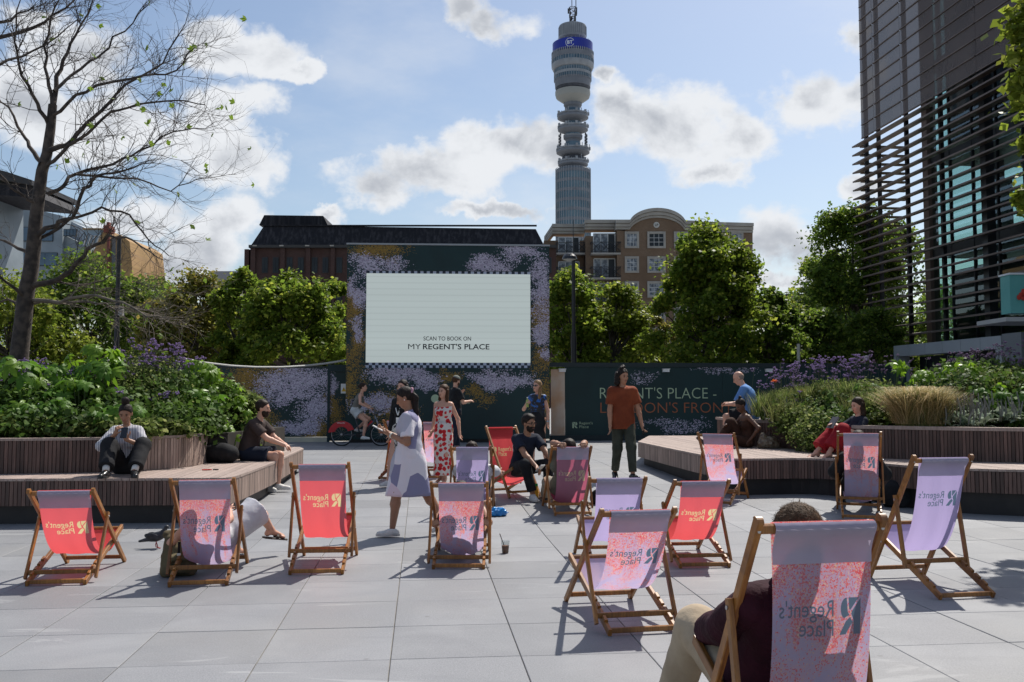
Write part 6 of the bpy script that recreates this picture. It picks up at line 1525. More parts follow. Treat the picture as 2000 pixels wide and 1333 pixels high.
class Fig:
    """a posed person; local frame faces -y, +x is the figure's own left"""
    def __init__(s, name, label, H, loc, rz, skin='light', male=True, h=.010, build=1.0, group=None):
        s.o = empty(name, tuple(loc), rz, label, 'person', group); s.S = H/1.75; s.male = male; s.skin = SK[skin]; s.h = h; s.bw = build
        s.pelvis = v3(0, 0, .93)*s.S; s.spine = v3(0, 0, 1); s.spine2 = None; s.fwd = v3(0, -1, 0); s.hfwd = v3(0, -1, 0); s.neckd = v3(0, -.12, 1); s.pf = None
        s.hand = [None, None]; s.elh = [v3(-.3, 1, -.3), v3(.3, 1, -.3)]; s.foot = [v3(-.10, 0, .085)*s.S, v3(.10, 0, .085)*s.S]; s.kneeh = [v3(0, -1, 0), v3(0, -1, 0)]
        s.toe = [v3(-.2, -1, 0), v3(.2, -1, 0)]; s.curl = [.5, .5]; s.grip = [None, None]; s.armsep = False
    def solve(s):
        S = s.S; s.U = nrm(s.spine); s.U2 = nrm(s.spine2) if s.spine2 is not None else s.U; F = nrm(s.fwd-s.U2*(s.fwd @ s.U2)); s.F = F; s.Lx = np.cross(s.U2, F)
        s.pF = nrm(s.pf) if s.pf is not None else F; s.pL = nrm(np.cross(v3(0, 0, 1), s.pF)) if abs(s.pF[2]) < .9 else s.Lx
        s.waist = s.pelvis+s.U*.16*S; s.chest = s.waist+(s.U+s.U2)/2*.17*S; s.neck = s.chest+s.U2*.19*S
        sw = (.165 if s.male else .142)*S*s.bw**.5
        s.sh = [s.neck-s.U2*.055*S-s.Lx*sw, s.neck-s.U2*.055*S+s.Lx*sw]
        s.hip = [s.pelvis-s.pL*.09*S, s.pelvis+s.pL*.09*S]
        s.head = s.neck+nrm(s.neckd)*.185*S; s.HF = nrm(s.hfwd); up = nrm(nrm(s.neckd)*.6+v3(0, 0, .5)); s.HU = nrm(up-s.HF*(up @ s.HF)); s.HL = np.cross(s.HU, s.HF)
        s.el = []; s.wr = []; s.kn = []; s.an = []
        for i in (0, 1):
            if s.hand[i] is None: s.hand[i] = s.sh[i]+v3((-.07, .07)[i], -.02, -.54)*S
            e, w = ik(s.sh[i], s.hand[i], .295*S, .255*S, s.elh[i]); s.el.append(e); s.wr.append(w)
            k_, a = ik(s.hip[i], s.foot[i], .435*S, .425*S, s.kneeh[i]); s.kn.append(k_); s.an.append(a)
        return s
    def HM(s): return np.stack([s.HL, s.HF, s.HU], 1)     # columns: left, forward, up
    def hp(s, x, y, z): return s.head+(s.HL*x+s.HF*y+s.HU*z)*s.S
    def hands(s, d, i, r=1.0):
        S = s.S; w = s.wr[i]; fd = nrm(w-s.el[i]); g = s.grip[i]
        if g is not None: pd = nrm(g[0]); pn = nrm(g[1]); 
        else: pd = fd; pn = nrm(np.cross(fd, s.F) if i == 0 else np.cross(s.F, fd))
        pn = nrm(pn-pd*(pn @ pd)); side = np.cross(pd, pn); palm = w+pd*.085*S
        d.cone(w, w+pd*.03*S, .024*S, .026*S, .015); 
        for q in (-.024, -.008, .008, .024): d.cone(w+pd*.02*S+side*q*.7*S, palm+side*q*S, .014*S, .013*S, .012)
        cu = s.curl[i]; L4 = (.072, .080, .074, .058)
        for j, q in enumerate((-.029, -.010, .010, .029)):
            b = palm+side*q*S; dd = pd; L_ = L4[j]*S
            for seg, (f, r0, r1) in enumerate(((.45, .0095, .009), (.32, .009, .008), (.23, .008, .007))):
                dd = nrm(dd*math.cos(cu*.75)+pn*math.sin(cu*.75)) ; e = b+dd*L_*f; d.cone(b, e, r0*S, r1*S, .004); b = e
        tb = w+pd*.03*S-side*.028*S*(1 if True else 1); td = nrm(pd*.7-side*.7+pn*.3); t1 = tb+td*.04*S; d.cone(tb, t1, .012*S, .0105*S, .01); d.cone(t1, t1+nrm(td+pd*.7+pn*.4)*.032*S, .0105*S, .0085*S, .005)
    def body(s, face=True, bare_feet=False, headonly=False):
        S, b, m = s.S, s.bw, s.male; d = SDF(s.h); U, F, Lx = s.U, s.F, s.Lx; M = np.stack([Lx, F, s.U2], 1); Mp = np.stack([s.pL, nrm(np.cross(s.pL, U))*-1, U], 1)
        d.ell(s.pelvis+U*.02*S, v3(.155*b, .105*b, .12)*S, Mp, .05); d.ell(s.waist, v3(.135*b, .095*b, .13)*S, M, .06); d.ell(s.chest+s.U2*.02*S, v3(.155*b**.7, .105*b, .17)*S, M, .06)
        d.cone(s.sh[0]+Lx*.03*S, s.sh[1]-Lx*.03*S, .058*S, .058*S, .05); 
        if not m:
            for q in (-1, 1): d.ell(s.chest+F*.085*S+Lx*q*.065*S-s.U2*.0*S, v3(.058, .055, .06)*S, M, .03)
        d.cone(s.neck-s.U2*.03*S, s.hp(0, -.012, -.05), (.056 if m else .047)*S, (.052 if m else .044)*S, .03)
        HM = s.HM(); d.ell(s.hp(0, -.015, .03), v3(.076, .095, .092)*S, HM, .02); d.ell(s.hp(0, .028, -.035), v3(.058, .062, .078)*S, HM, .03); d.ell(s.hp(0, .055, -.088), v3(.026, .024, .02)*S, HM, .025)
        d.cone(s.hp(0, .083, .012), s.hp(0, .104, -.028), .009*S, .014*S, .012); d.cone(s.hp(-.03, .072, .03), s.hp(.03, .072, .03), .012*S, .012*S, .015)
        d.cone(s.hp(-.017, .085, -.058), s.hp(.017, .085, -.058), .008*S, .008*S, .01)
        for q in (-1, 1): d.ell(s.hp(q*.076, -.008, -.008), v3(.010, .019, .031)*S, HM, .008); d.ell(s.hp(q*.035, .062, -.02), v3(.022, .02, .02)*S, HM, .015)
        if headonly: return obj_sdf(d, 'body', s.skin, s.o)
        for i in (0, 1):
            sh, e, w = s.sh[i], s.el[i], s.wr[i]; d.cone(sh, e, (.053 if m else .045)*S*b**.6, (.040 if m else .035)*S*b**.4, .03); mid = e+(w-e)*.3
            d.cone(e, mid, .039*S*b**.4, (.041 if m else .036)*S*b**.3, .02); d.cone(mid, w, (.040 if m else .035)*S*b**.3, .025*S, .015); s.hands(d, i)
            h_, k_, a = s.hip[i], s.kn[i], s.an[i]; d.cone(h_, k_, .088*S*b**.8, .056*S*b**.4, .04); cm = k_+(a-k_)*.32; back = nrm(np.cross(np.cross(k_-h_, a-k_), a-k_)) if np.linalg.norm(np.cross(k_-h_, a-k_)) > 1e-4 else -s.F
            d.cone(k_, cm+back*-.008*S, .054*S*b**.3, .056*S*b**.4, .03); d.cone(cm, a, .053*S*b**.4, .034*S, .02)
            if bare_feet:
                t_ = nrm(s.toe[i]); d.cone(a, a-t_*.035*S+v3(0, 0, -.045)*S, .036*S, .03*S, .015)
                d.cone(a+v3(0, 0, -.02)*S, a+t_*.13*S+v3(0, 0, -.062)*S, .034*S, .022*S, .02); 
                sd = nrm(np.cross(t_, v3(0, 0, 1)))
                for q in (-.028, -.012, .004, .018, .03): d.cone(a+t_*.11*S+sd*q*S+v3(0, 0, -.064)*S, a+t_*(.165-abs(q+.02)*.5)*S+sd*q*1.15*S+v3(0, 0, -.068)*S, .013*S, .009*S, .005)
        o = obj_sdf(d, 'body', s.skin, s.o)
        if face: s.face()
        return o
    def face(s, brow=(.03, .018, .012), lip=None):
        S = s.S; q = MB(); HM = Matrix([list(r) for r in s.HM()])
        for x in (-.031, .031): q.ell(s.hp(x, .0835, .006), (.0125*S, .006*S, .0062*S), 8, 5, HM)
        q.build('eyes', m_eye, s.o); q = MB()
        for x in (-.033, .033): q.ell(s.hp(x, .0845, .027), (.021*S, .006*S, .0045*S), 8, 4, HM)
        q.build('eyebrows', simple('brow', brow, None, 1, .8), s.o)
        base = s.skin.node_tree; c = lip or (.28, .085, .07); q = MB(); q.ell(s.hp(0, .0915, -.058), (.023*S, .006*S, .0075*S), 10, 5, HM); q.build('lips', simple('lip %.2f' % c[0], c, None, 1, .45), s.o)
    def top(s, mat, sleeve=.5, infl=.014, hem=-.10, loose=.012, neckcut=.005, name='top', long_=False, noise=(.0034, 33), vneck=0, hemn=None):
        """shirt: sleeve = fraction of the upper arm (1..2 runs down the forearm)"""
        S, b, m = s.S, s.bw, s.male; d = SDF(s.h); d2 = SDF(s.h); U, F, Lx = s.U, s.F, s.Lx; g = infl*S; M = np.stack([Lx, F, s.U2], 1); Mp = np.stack([s.pL, nrm(np.cross(s.pL, U))*-1, U], 1)
        d.ell(s.pelvis+U*.03*S, v3(.16*b, .112*b, .15)*S+g, Mp, .05); d.ell(s.waist, v3(.14*b, .102*b, .14)*S+g, M, .06); d.ell(s.chest+s.U2*.02*S, v3(.158*b**.7, .108*b, .17)*S+g, M, .06)
        d.cone(s.sh[0]+Lx*.03*S, s.sh[1]-Lx*.03*S, .060*S+g, .060*S+g, .05)
        if not m:
            for q in (-1, 1): d.ell(s.chest+F*.085*S+Lx*q*.065*S, v3(.060, .055, .062)*S+g, M, .03)
        for i in (0, 1):
            sh, e, w = s.sh[i], s.el[i], s.wr[i]
            if sleeve > 0:
                if sleeve <= 1: (d2 if s.armsep else d).cone(sh, sh+(e-sh)*sleeve, (.054 if m else .047)*S*b**.6+g, (.050 if m else .043)*S*b**.5+g+loose, .02, 1)
                else: d2.cone(sh, e, .055*S*b**.6+g, .044*S*b**.5+g+loose, .03); d2.cone(e, e+(w-e)*(sleeve-1), .044*S+g+loose, .034*S+g+loose*.6, .02, 1)
        d.cone(s.neck-s.U2*.02*S, s.neck+s.U2*.015*S, .064*S+g*.4, .060*S+g*.3, .02)
        if hem < -.04:
            for q in (-1, 1): d.cone(s.waist+Lx*q*.045*S, s.pelvis+U*(hem-.06)*S+s.pL*q*.074*S, .095*S*b+g*.5, .112*S*b+g, .04)
        if d2.pr: d2.noise = noise; obj_sdf(d2, 'sleeves', mat, s.o)
        hp_ = s.pelvis+U*hem*S; d.cuts.append((hp_, U if hemn is None else hemn)); d.cuts.append((s.neck+s.U2*(.022+neckcut)*S-F*.0*S, -(s.U2*1.0+F*.35)))
        d.noise = (noise[0], noise[1]); return obj_sdf(d, name, mat, s.o)
    def legs(s, mat, upto=2.0, infl=.014, loose=.01, name='trousers', waist=.10, noise=(.0034, 30), flare=0):
        """trousers: upto 0..1 along the thigh, 1..2 down the shin"""
        S, b = s.S, s.bw; d = SDF(s.h); U = s.U; g = infl*S; Mp = np.stack([s.pL, nrm(np.cross(s.pL, U))*-1, U], 1)
        d.ell(s.pelvis+U*.02*S, v3(.155*b, .108*b, .125)*S+g, Mp, .05); d.ell(s.waist-U*.03*S, v3(.138*b, .098*b, .10)*S+g*.8, Mp, .05)
        for i in (0, 1):
            h_, k_, a = s.hip[i], s.kn[i], s.an[i]
            if upto <= 1: d.cone(h_, h_+(k_-h_)*upto, .090*S*b**.8+g, .068*S*b**.5+g+loose*2, .035, 1)
            else: d.cone(h_, k_, .090*S*b**.8+g, .058*S*b**.5+g+loose, .035); d.cone(k_, k_+(a-k_)*(upto-1), .057*S*b**.4+g+loose, .040*S+g+loose+flare, .03, 1)
        
        if nrm(s.kn[0]-s.hip[0]) @ U < -.55 and nrm(s.kn[1]-s.hip[1]) @ U < -.55: d.cuts.append((s.pelvis+U*waist*S, -U))
        d.noise = noise; return obj_sdf(d, name, mat, s.o)
    def shoes(s, mat, sole=None, sock=None, high=0, name='shoe', ln=1.0):
        S = s.S
        for i in (0, 1):
            a = s.an[i]; t_ = nrm(s.toe[i]); up = v3(0, 0, 1); up = nrm(up-t_*(up @ t_)); d = SDF(min(s.h, .009)); b_ = a-up*.05*S
            d.cone(b_-t_*.045*S, b_+t_*.05*S, .040*S, .043*S, .02); d.cone(b_+t_*.05*S-up*.004*S, b_+t_*(.155*ln)*S-up*.012*S, .042*S, .034*S, .02); d.cone(a-up*.02*S, a-up*.04*S-t_*.01*S, .042*S, .043*S, .02)
            if high: d.cone(a+up*high*S, a-up*.03*S, .043*S, .044*S, .02)
            d.cuts.append((a-up*.083*S, up)); d.cuts.append((a+up*(.005+high)*S, -up)); o = obj_sdf(d, name, mat, s.o)
            if sole:
                q = MB(); sd = nrm(np.cross(t_, up)); ol = []
                for k_ in range(20):
                    w = 2*PI*k_/20; x = math.cos(w); y = math.sin(w); wd = .047 if x > 0 else .042; ol.append(a+t_*(.052*ln+.142*ln*x)*S+sd*wd*y*S-up*.085*S)
                vs = [tuple(p) for p in ol]+[tuple(p+up*.024*S) for p in ol]; q.add(vs, [tuple(range(20)), tuple(range(20, 40))[::-1]]+[(k_, 20+k_, 20+(k_+1) % 20, (k_+1) % 20) for k_ in range(20)]); q.build('sole', sole, o)
            if sock:
                k_ = s.kn[i]; q = MB(); dr_ = nrm(k_-a); q.tube([tuple(a-dr_*.01), tuple(a+dr_*.09*S)], [.042*S, .044*S], 12); q.build('sock', sock, s.o, smooth=True)
    def hair(s, mat, style='short', extra=()):
        S = s.S; d = SDF(min(s.h, .008)); HM = s.HM()
        d.ell(s.hp(0, -.02, .036), v3(.085, .104, .100)*S, HM, .02)
        if style == 'thick': d.ell(s.hp(0, -.005, .065), v3(.085, .098, .078)*S, HM, .02)
        d.cuts.append((s.hp(0, .062, .066) if style != 'long' else s.hp(0, .058, .062), s.HU*.62-s.HF*.78))
        for (a, b, r1, r2) in extra: d.cone(s.hp(*a), s.hp(*b), r1*S, r2*S, .025)
        d.noise = ((.004, 55) if style != 'curly' else (.009, 70))
        if any(True for _ in extra) and style in ('long', 'curly', 'bun', 'tail'):
            # the cut must not slice the falling hair: make it a separate union
            c = SDF(d.h); c.pr = [p for p in d.pr if p[0] == 'e']; c.cuts = d.cuts; c.noise = d.noise; e = SDF(d.h); e.pr = [p for p in d.pr if p[0] == 'c']; e.noise = d.noise
            o = obj_sdf(c, 'hair', mat, s.o); obj_sdf(e, 'hair', mat, s.o); return o
        return obj_sdf(d, 'hair', mat, s.o)
    def beard(s, mat):
        S = s.S; d = SDF(.007); HM = s.HM(); d.ell(s.hp(0, .028, -.046), v3(.0630, .0675, .082)*S, HM, .02); d.ell(s.hp(0, .057, -.092), v3(.034, .031, .030)*S, HM, .02); d.cone(s.hp(-.02, .090, -.040), s.hp(.02, .090, -.040), .008*S, .008*S, .008); d.cuts.append((s.hp(0, .09, -.036), -s.HU-s.HF*.75)); d.cuts.append((s.hp(0, -.005, -.02), s.HF)); d.noise = (.003, 70); o = obj_sdf(d, 'beard', mat, s.o); return o
    def skirt(s, mat, z_hem, w0=.15, w1=.2, d0=.11, d1=.15, top=None, name='skirt', folds=8, amp=.05, n=48, m=16, shift=(0, 0)):
        """open loft hanging from the waist down to world height z_hem (local)"""
        c0 = s.waist if top is None else top; mb = MB(); S = s.S
        for j in range(m+1):
            f = j/m; z = c0[2]+(z_hem-c0[2])*f; e = f**.8; cx, cy = c0[0]+(s.pelvis[0]-c0[0]+shift[0])*f, c0[1]+(s.pelvis[1]-c0[1]+shift[1])*f
            hipb = math.exp(-((f-.32)/.22)**2)*.022
            for i in range(n):
                w = 2*PI*i/n; k = 1+amp*e*math.sin(w*folds+2*f)+amp*.5*e*math.sin(w*3+1); a = (w0+(w1-w0)*e+hipb)*S*k; b = (d0+(d1-d0)*e+hipb)*S*k
                L_ = s.pL; F = s.pF; x = L_*math.cos(w)*a+F*math.sin(w)*b; mb.v.append((cx+x[0], cy+x[1], z))
        for j in range(m):
            for i in range(n): mb.f.append((j*n+i, (j+1)*n+i, (j+1)*n+(i+1) % n, j*n+(i+1) % n)); mb.mi.append(0)
        o = mb.build(name, mat, s.o, smooth=True); md = o.modifiers.new('thick', 'SOLIDIFY'); md.thickness = .004; return o
# ------------------------------------------------------------- the people
def part_box(name, c, d, mat, o, rot=(0, 0, 0)):
    M = Euler(rot).to_matrix(); return MB().box(c, d, M).build(name, mat, o)
m_phone = simple('phone black', (.012, .012, .014), None, 1, .2, spec=.8); m_phone_w = simple('phone white', (.6, .6, .6), None, 1, .3)
def held(label, cat, name, o, c, d, rot, mat, extra=None):
    """a thing held in a hand is a thing of its own: placed in world space from the holder's frame"""
    M = Matrix.LocRotScale(o.location, o.rotation_euler, None); e = MB().box((0, 0, 0), d).build(name, mat); e.matrix_world = M @ Matrix.LocRotScale(Vector(c), Euler(rot), None); tag(e, label, cat)
    if extra:
        q = MB().box((extra[0]*d[0]*.5, extra[1]*d[1]*.5, extra[2]*d[2]*.5), [d[i]*.9 if not extra[i] else .002 for i in range(3)]).build('screen', extra[3], e)
    return e
m_scr = simple('phone screen', (.05, .06, .08), None, 1, .1, spec=.9)
black = cloth('black cloth', (.012, .012, .014), (.02, .02, .022)); navy = cloth('navy cloth', (.012, .016, .03), (.02, .024, .04))
white_sh = simple('white shoe', (.68, .66, .63), (.55, .53, .5), 20, .6); m_sole = simple('white sole', (.6, .58, .54), None, 1, .7); blk_sh = simple('black shoe', (.012, .012, .013), None, 1, .3); blk_sole = simple('black sole', (.015, .015, .015), None, 1, .7)
m_sock = simple('white sock', (.6, .58, .55), None, 1, .9)

# violet, white and pink geometric dress
m, t = newmat('violet patch dress'); tc = t.n('ShaderNodeTexCoord'); v = t.mapv(tc.outputs['Object'], (1.2, 1.2, .9))
vc = t.vor(v, 5.2, 'Color'); s1 = t.n('ShaderNodeSeparateColor'); t.set(s1.inputs[0], vc)
c = t.mix(t.m('GREATER_THAN', s1.outputs[0], .60), (.72, .69, .74), (.24, .235, .36)); c = t.mix(t.m('GREATER_THAN', s1.outputs[1], .66), c, (.70, .56, .63)); c = t.mix(t.m('GREATER_THAN', s1.outputs[2], .8), c, (.45, .45, .52))
finish(t, c, .85, t.noise(tc.outputs['Object'], 12, 4), .5, .02, .2); m_violet = m
# red flowers on white
m, t = newmat('red flower dress'); tc = t.n('ShaderNodeTexCoord'); v = tc.outputs['Object']; wn = t.n('ShaderNodeTexNoise'); t.set(wn.inputs['Vector'], v); wn.inputs['Scale'].default_value = 30
v2 = t.v('ADD', v, t.v('MULTIPLY', wn.outputs['Color'], (.03, .03, .03))); dd = t.vor(v2, 13, 'Distance', rand=.6); c = t.mix(t.ramp(dd, .50, .46), (.68, .62, .57), (.55, .025, .03)); c = t.mix(t.ramp(dd, .13, .10), c, (.25, .01, .015))
g1 = t.vor(t.mapv(v2, loc=(.05, .04, .03)), 15, 'Distance', rand=.7); c = t.mix(t.m('MULTIPLY', t.ramp(g1, .17, .14), t.ramp(dd, .5, .54)), c, (.10, .14, .05)); finish(t, c, .8, t.noise(v, 14, 3), .4, .015, .2); m_redf = m
m, t = newmat('black and white floral skirt'); tc = t.n('ShaderNodeTexCoord'); n = t.noise(tc.outputs['Object'], 16, 3, .6, 1.5); finish(t, t.mix(t.ramp(n, .50, .54), (.6, .58, .54), (.02, .02, .022)), .8); m_bw = m
m, t = newmat('blue burst top'); tc = t.n('ShaderNodeTexCoord'); sp = t.n('ShaderNodeSeparateXYZ'); t.set(sp.inputs[0], tc.outputs['Object']); n = t.noise(tc.outputs['Object'], 9, 4, .6, 1.0)
a = t.m('MULTIPLY', t.ramp(n, .48, .60), t.ramp(sp.outputs[2], .98, 1.10)); finish(t, t.mix(a, (.012, .012, .015), (.015, .12, .42)), .6); m_blueb = m
m, t = newmat('pinstripe blouse'); tc = t.n('ShaderNodeTexCoord'); sp = t.n('ShaderNodeSeparateXYZ'); t.set(sp.inputs[0], tc.outputs['Object'])
st = t.m('GREATER_THAN', t.m('FRACT', t.m('MULTIPLY', t.m('ADD', sp.outputs[0], t.m('MULTIPLY', sp.outputs[1], .35)), 52.0)), .55); finish(t, t.mix(st, (.62, .61, .62), (.12, .12, .17)), .8, t.noise(tc.outputs['Object'], 14, 4), .5, .015, .2); m_pin = m

def P_(px, py): return gnd(px, py)
# 1 woman in the violet patch dress looking at her phone
f = Fig('person', 'woman in a white and violet patch dress walking left, looking at her phone', 1.62, P_(800, 1047), R_(-90), 'mid', False, .009, 1.22)
f.spine = v3(0, -.03, 1); f.neckd = v3(0, -.30, 1); f.hfwd = v3(0, -1, -.42)
f.hand = [v3(-.05, -.27, 1.13), v3(.09, -.20, 1.10)]; f.elh = [v3(-.4, .6, -1), v3(.5, .5, -1)]; f.curl = [.9, .8]; f.grip = [(v3(.2, -.8, .45), v3(.6, .0, .5)), (v3(-.2, -.85, .35), v3(-.4, 0, .8))]
f.foot = [v3(-.09, -.19, .082), v3(.09, .36, .13)]; f.foot = [v3(-.09, .38, .14), v3(.09, -.18, .08)]; f.toe = [v3(0, -1, -.45), v3(.05, -1, 0)]; f.kneeh = [v3(0, -1, 0)]*2
f.solve(); f.body(); f.top(m_violet, .78, .016, -.02, .016, noise=(.003, 30)); f.skirt(m_violet, .44, .165, .20, .125, .265, folds=5, amp=.07, shift=(0, -.02))
f.shoes(white_sh, m_sole); hm = hairmat('near black', (.022, .014, .011)); f.hair(hm, 'tail', [((0, -.08, .03), (0, -.115, -.05), .05, .036), ((0, -.115, -.05), (.01, -.06, -.20), .036, .034), ((.01, -.06, -.20), (.01, .02, -.38), .034, .018)])
q = MB(); c = f.hp(0, -.105, .035)
for k_ in range(10): w = k_*.63; q.ell(tuple(c+v3(.035*math.cos(w), .01*math.sin(w*2), .035*math.sin(w))), (.018, .018, .018), 6, 4)
q.build('scrunchie', simple('pink scrunchie', (.5, .28, .34), None, 1, .8), f.o)
q = MB(); q.ell(tuple(f.hp(.078, .0, -.02)), (.006, .008, .014), 6, 4); q.build('earbud', m_white, f.o); q = MB(); q.tube([tuple(f.wr[1]), tuple(f.wr[1]+nrm(f.el[1]-f.wr[1])*.02)], [.031, .032], 12); q.build('bracelet', simple('pearl', (.6, .58, .5), None, 1, .3), f.o)
pc = (f.wr[0]+f.wr[1])/2+v3(0, -.11, .055); held('white phone in the hands of the woman in the violet dress', 'phone', 'phone', f.o, pc, (.075, .145, .009), (R_(-28), 0, 0), m_phone_w)

# 2 woman in the red-flowered dress
f = Fig('person', 'smiling woman in a long white dress with red flowers', 1.60, P_(866, 943), R_(-16), 'light', False, .010, 1.0)
f.hand = [v3(-.20, -.02, .85), v3(.27, .02, .82)]; f.foot = [v3(-.05, .03, .085), v3(.05, -.07, .08)]; f.hfwd = v3(-.35, -1, -.05)
f.solve(); f.body(bare_feet=True); f.top(m_redf, 0, .010, -.02, neckcut=-.085); f.skirt(m_redf, .13, .150, .155, .13, .20, folds=4, amp=.04, shift=(0, -.035))
br = hairmat('brown', (.085, .04, .02)); f.hair(br, 'long', [((-.07, -.02, .02), (-.085, -.0, -.14), .035, .03), ((.07, -.02, .02), (.085, .0, -.16), .035, .03), ((0, -.07, 0), (.02, -.06, -.2), .06, .04)])
q = MB()
for x in (-.105, .105): q.tube([tuple(f.neck+v3(x, -.055, -.12)), tuple(f.neck+v3(x*.95, -.0, .0)), tuple(f.neck+v3(x, .07, -.10))], .011, 6)
q.build('shoulder_strap', m_redf, f.o)

# 3 woman with a lanyard, mostly behind the first
f = Fig('person', 'dark-haired woman in a black jacket with a white lanyard', 1.68, P_(786, 950), R_(-28), 'light', False, .011)
f.hand = [v3(-.20, -.05, .82), v3(.20, -.05, .82)]; f.foot = [v3(-.12, -.22, .08), v3(.08, .1, .09)]; f.solve(); f.body(); f.top(black, 1.9, .018, -.06); f.skirt(m_bw, .46, .15, .19, .12, .17); f.shoes(white_sh, m_sole)
f.hair(hm, 'long', [((-.075, -.02, .02), (-.09, .01, -.24), .035, .032), ((.075, -.02, .02), (.09, .01, -.22), .035, .03), ((0, -.07, 0), (0, -.06, -.22), .06, .045)])
q = MB(); q.tube([tuple(f.neck+v3(-.06, -.03, .0)), tuple(f.chest+v3(-.04, -.14, .02)), tuple(f.waist+v3(0, -.14, .08))], .009, 5); q.tube([tuple(f.neck+v3(.06, -.03, .0)), tuple(f.chest+v3(.04, -.14, .02)), tuple(f.waist+v3(0, -.14, .08))], .009, 5); q.box(tuple(f.waist+v3(0, -.145, .0)), (.06, .006, .09)); q.build('lanyard', m_white, f.o)

# 4 man in a cap
f = Fig('person', 'bearded man in a grey cap and black T-shirt, facing right', 1.84, P_(889, 880), R_(118), 'light', True, .012)
f.hand = [v3(-.12, -.34, 1.22), v3(.0, -.16, 1.40)]; f.elh = [v3(-.6, .4, -1), v3(.6, .4, -1)]; f.hfwd = v3(.3, -1, -.25); f.foot = [v3(-.1, .15, .085), v3(.1, -.1, .085)]
f.solve(); f.body(); f.top(black, .75, .018, -.10); f.legs(navy, 1.95); f.shoes(blk_sh); f.beard(br); f.hair(br, 'short')
d = SDF(.009); HM = f.HM(); d.ell(f.hp(0, -.012, .05), v3(.092, .112, .095), HM, .01); d.cuts.append((f.hp(0, 0, .05), f.HU)); d.cone(f.hp(-.035, .10, .052), f.hp(.035, .10, .052), .012, .012, .01); d.cone(f.hp(-.03, .15, .045), f.hp(.03, .15, .045), .012, .012, .03); obj_sdf(d, 'cap', simple('grey cap', (.16, .17, .15), None, 1, .9), f.o)

# 5 woman in sunglasses
f = Fig('person', 'blonde woman in sunglasses and a black dress with a blue burst', 1.66, P_(1050, 906), R_(-18), 'light', False, .010)
f.hand = [v3(-.16, -.22, 1.20), v3(.22, -.03, .82)]; f.elh = [v3(-.7, .3, -1), v3(.4, .6, 0)]; f.curl = [1.1, .5]; f.hfwd = v3(-.45, -1, .02); f.foot = [v3(-.06, -.12, .085), v3(.13, .12, .085)]
f.solve(); f.body(); f.top(m_blueb, .22, .013, -.04); f.skirt(black, .50, .14, .165, .115, .14, folds=6, amp=.04); f.shoes(blk_sh)
bl = hairmat('dark blonde', (.30, .18, .085)); f.hair(bl, 'long', [((-.065, -.03, .03), (-.075, .0, -.10), .03, .025), ((.065, -.03, .02), (.085, .02, -.26), .038, .034), ((0, -.07, .0), (.03, -.05, -.24), .06, .04)])
q = MB(); HM_ = Matrix([list(r) for r in f.HM()])
for x in (-.032, .032): q.ell(tuple(f.hp(x, .092, .008)), (.027, .01, .019), 10, 6, HM_)
q.tube([tuple(f.hp(-.07, .06, .015)), tuple(f.hp(-.055, .09, .015)), tuple(f.hp(.055, .09, .015)), tuple(f.hp(.07, .06, .015))], .005, 5); q.build('sunglasses', m_phone, f.o)
q = MB(); q.tube([tuple(f.wr[1]+nrm(f.el[1]-f.wr[1])*.01), tuple(f.wr[1]+nrm(f.el[1]-f.wr[1])*.035)], .031, 12); q.build('watch', m_bolt, f.o)
hw = Matrix.LocRotScale(f.o.location, f.o.rotation_euler, None) @ Vector(tuple(f.wr[0]+v3(.03, -.05, .03)))
bo = empty('drink_bottle', hw, 0, 'small green bottle held by the woman in sunglasses', 'bottle'); MB().lathe([(.028, -.1), (.030, -.09), (.030, .02), (.012, .06), (.012, .08)], n=12).build('bottle_body', simple('green drink', (.35, .42, .12), None, 1, .3), bo, True); MB().lathe([(.015, .08), (.015, .1)], n=10).build('cap', m_white, bo)

# 6 man in the rust polo
m_rustp = cloth('rust polo', (.235, .055, .022), (.17, .038, .016), 5)
f = Fig('person', 'tall man in a rust polo shirt and dark olive trousers walking towards the camera', 1.87, P_(1217, 937), R_(8), 'tan', True, .009, 1.02)
f.hand = [v3(-.24, -.08, .88), v3(.31, -.12, .89)]; f.elh = [v3(-.6, 1, 0), v3(.6, 1, 0)]; f.hfwd = v3(.42, -1, -.20); f.foot = [v3(-.09, .20, .12), v3(.10, -.26, .088)]; f.toe = [v3(-.1, -1, -.35), v3(.3, -1, .05)]; f.curl = [.5, .9]
f.solve(); f.body(); f.top(m_rustp, .72, .027, -.13, .012); olive = cloth('dark olive trousers', (.062, .066, .05), (.042, .046, .034)); f.legs(olive, 1.93, .008, .014); f.shoes(blk_sh, blk_sole)
q = MB(); q.tube([tuple(f.neck+v3(-.075, .01, .02)), tuple(f.neck+v3(-.06, -.07, -.01)), tuple(f.neck+v3(-.012, -.11, -.07))], [.022, .022, .012], 6); q.tube([tuple(f.neck+v3(.075, .01, .02)), tuple(f.neck+v3(.06, -.07, -.01)), tuple(f.neck+v3(.012, -.11, -.07))], [.022, .022, .012], 6); q.tube([tuple(f.neck+v3(-.075, .01, .02)), tuple(f.neck+v3(0, .075, .03)), tuple(f.neck+v3(.075, .01, .02))], .022, 6); q.build('collar', m_rustp, f.o, smooth=True)
f.hair(hm, 'curly', [((-.08, -.03, .03), (-.095, -.01, -.10), .045, .048), ((-.03, -.08, .02), (-.04, -.07, -.12), .06, .05), ((.06, -.06, .03), (.07, -.05, -.08), .045, .035), ((-.02, -.02, .12), (.02, -.04, .145), .045, .035)])
w = f.wr[1]; held('black phone in the hand of the man in the rust polo', 'phone', 'phone', f.o, w+v3(.02, -.02, -.10), (.012, .075, .15), (R_(10), 0, 0), m_phone)

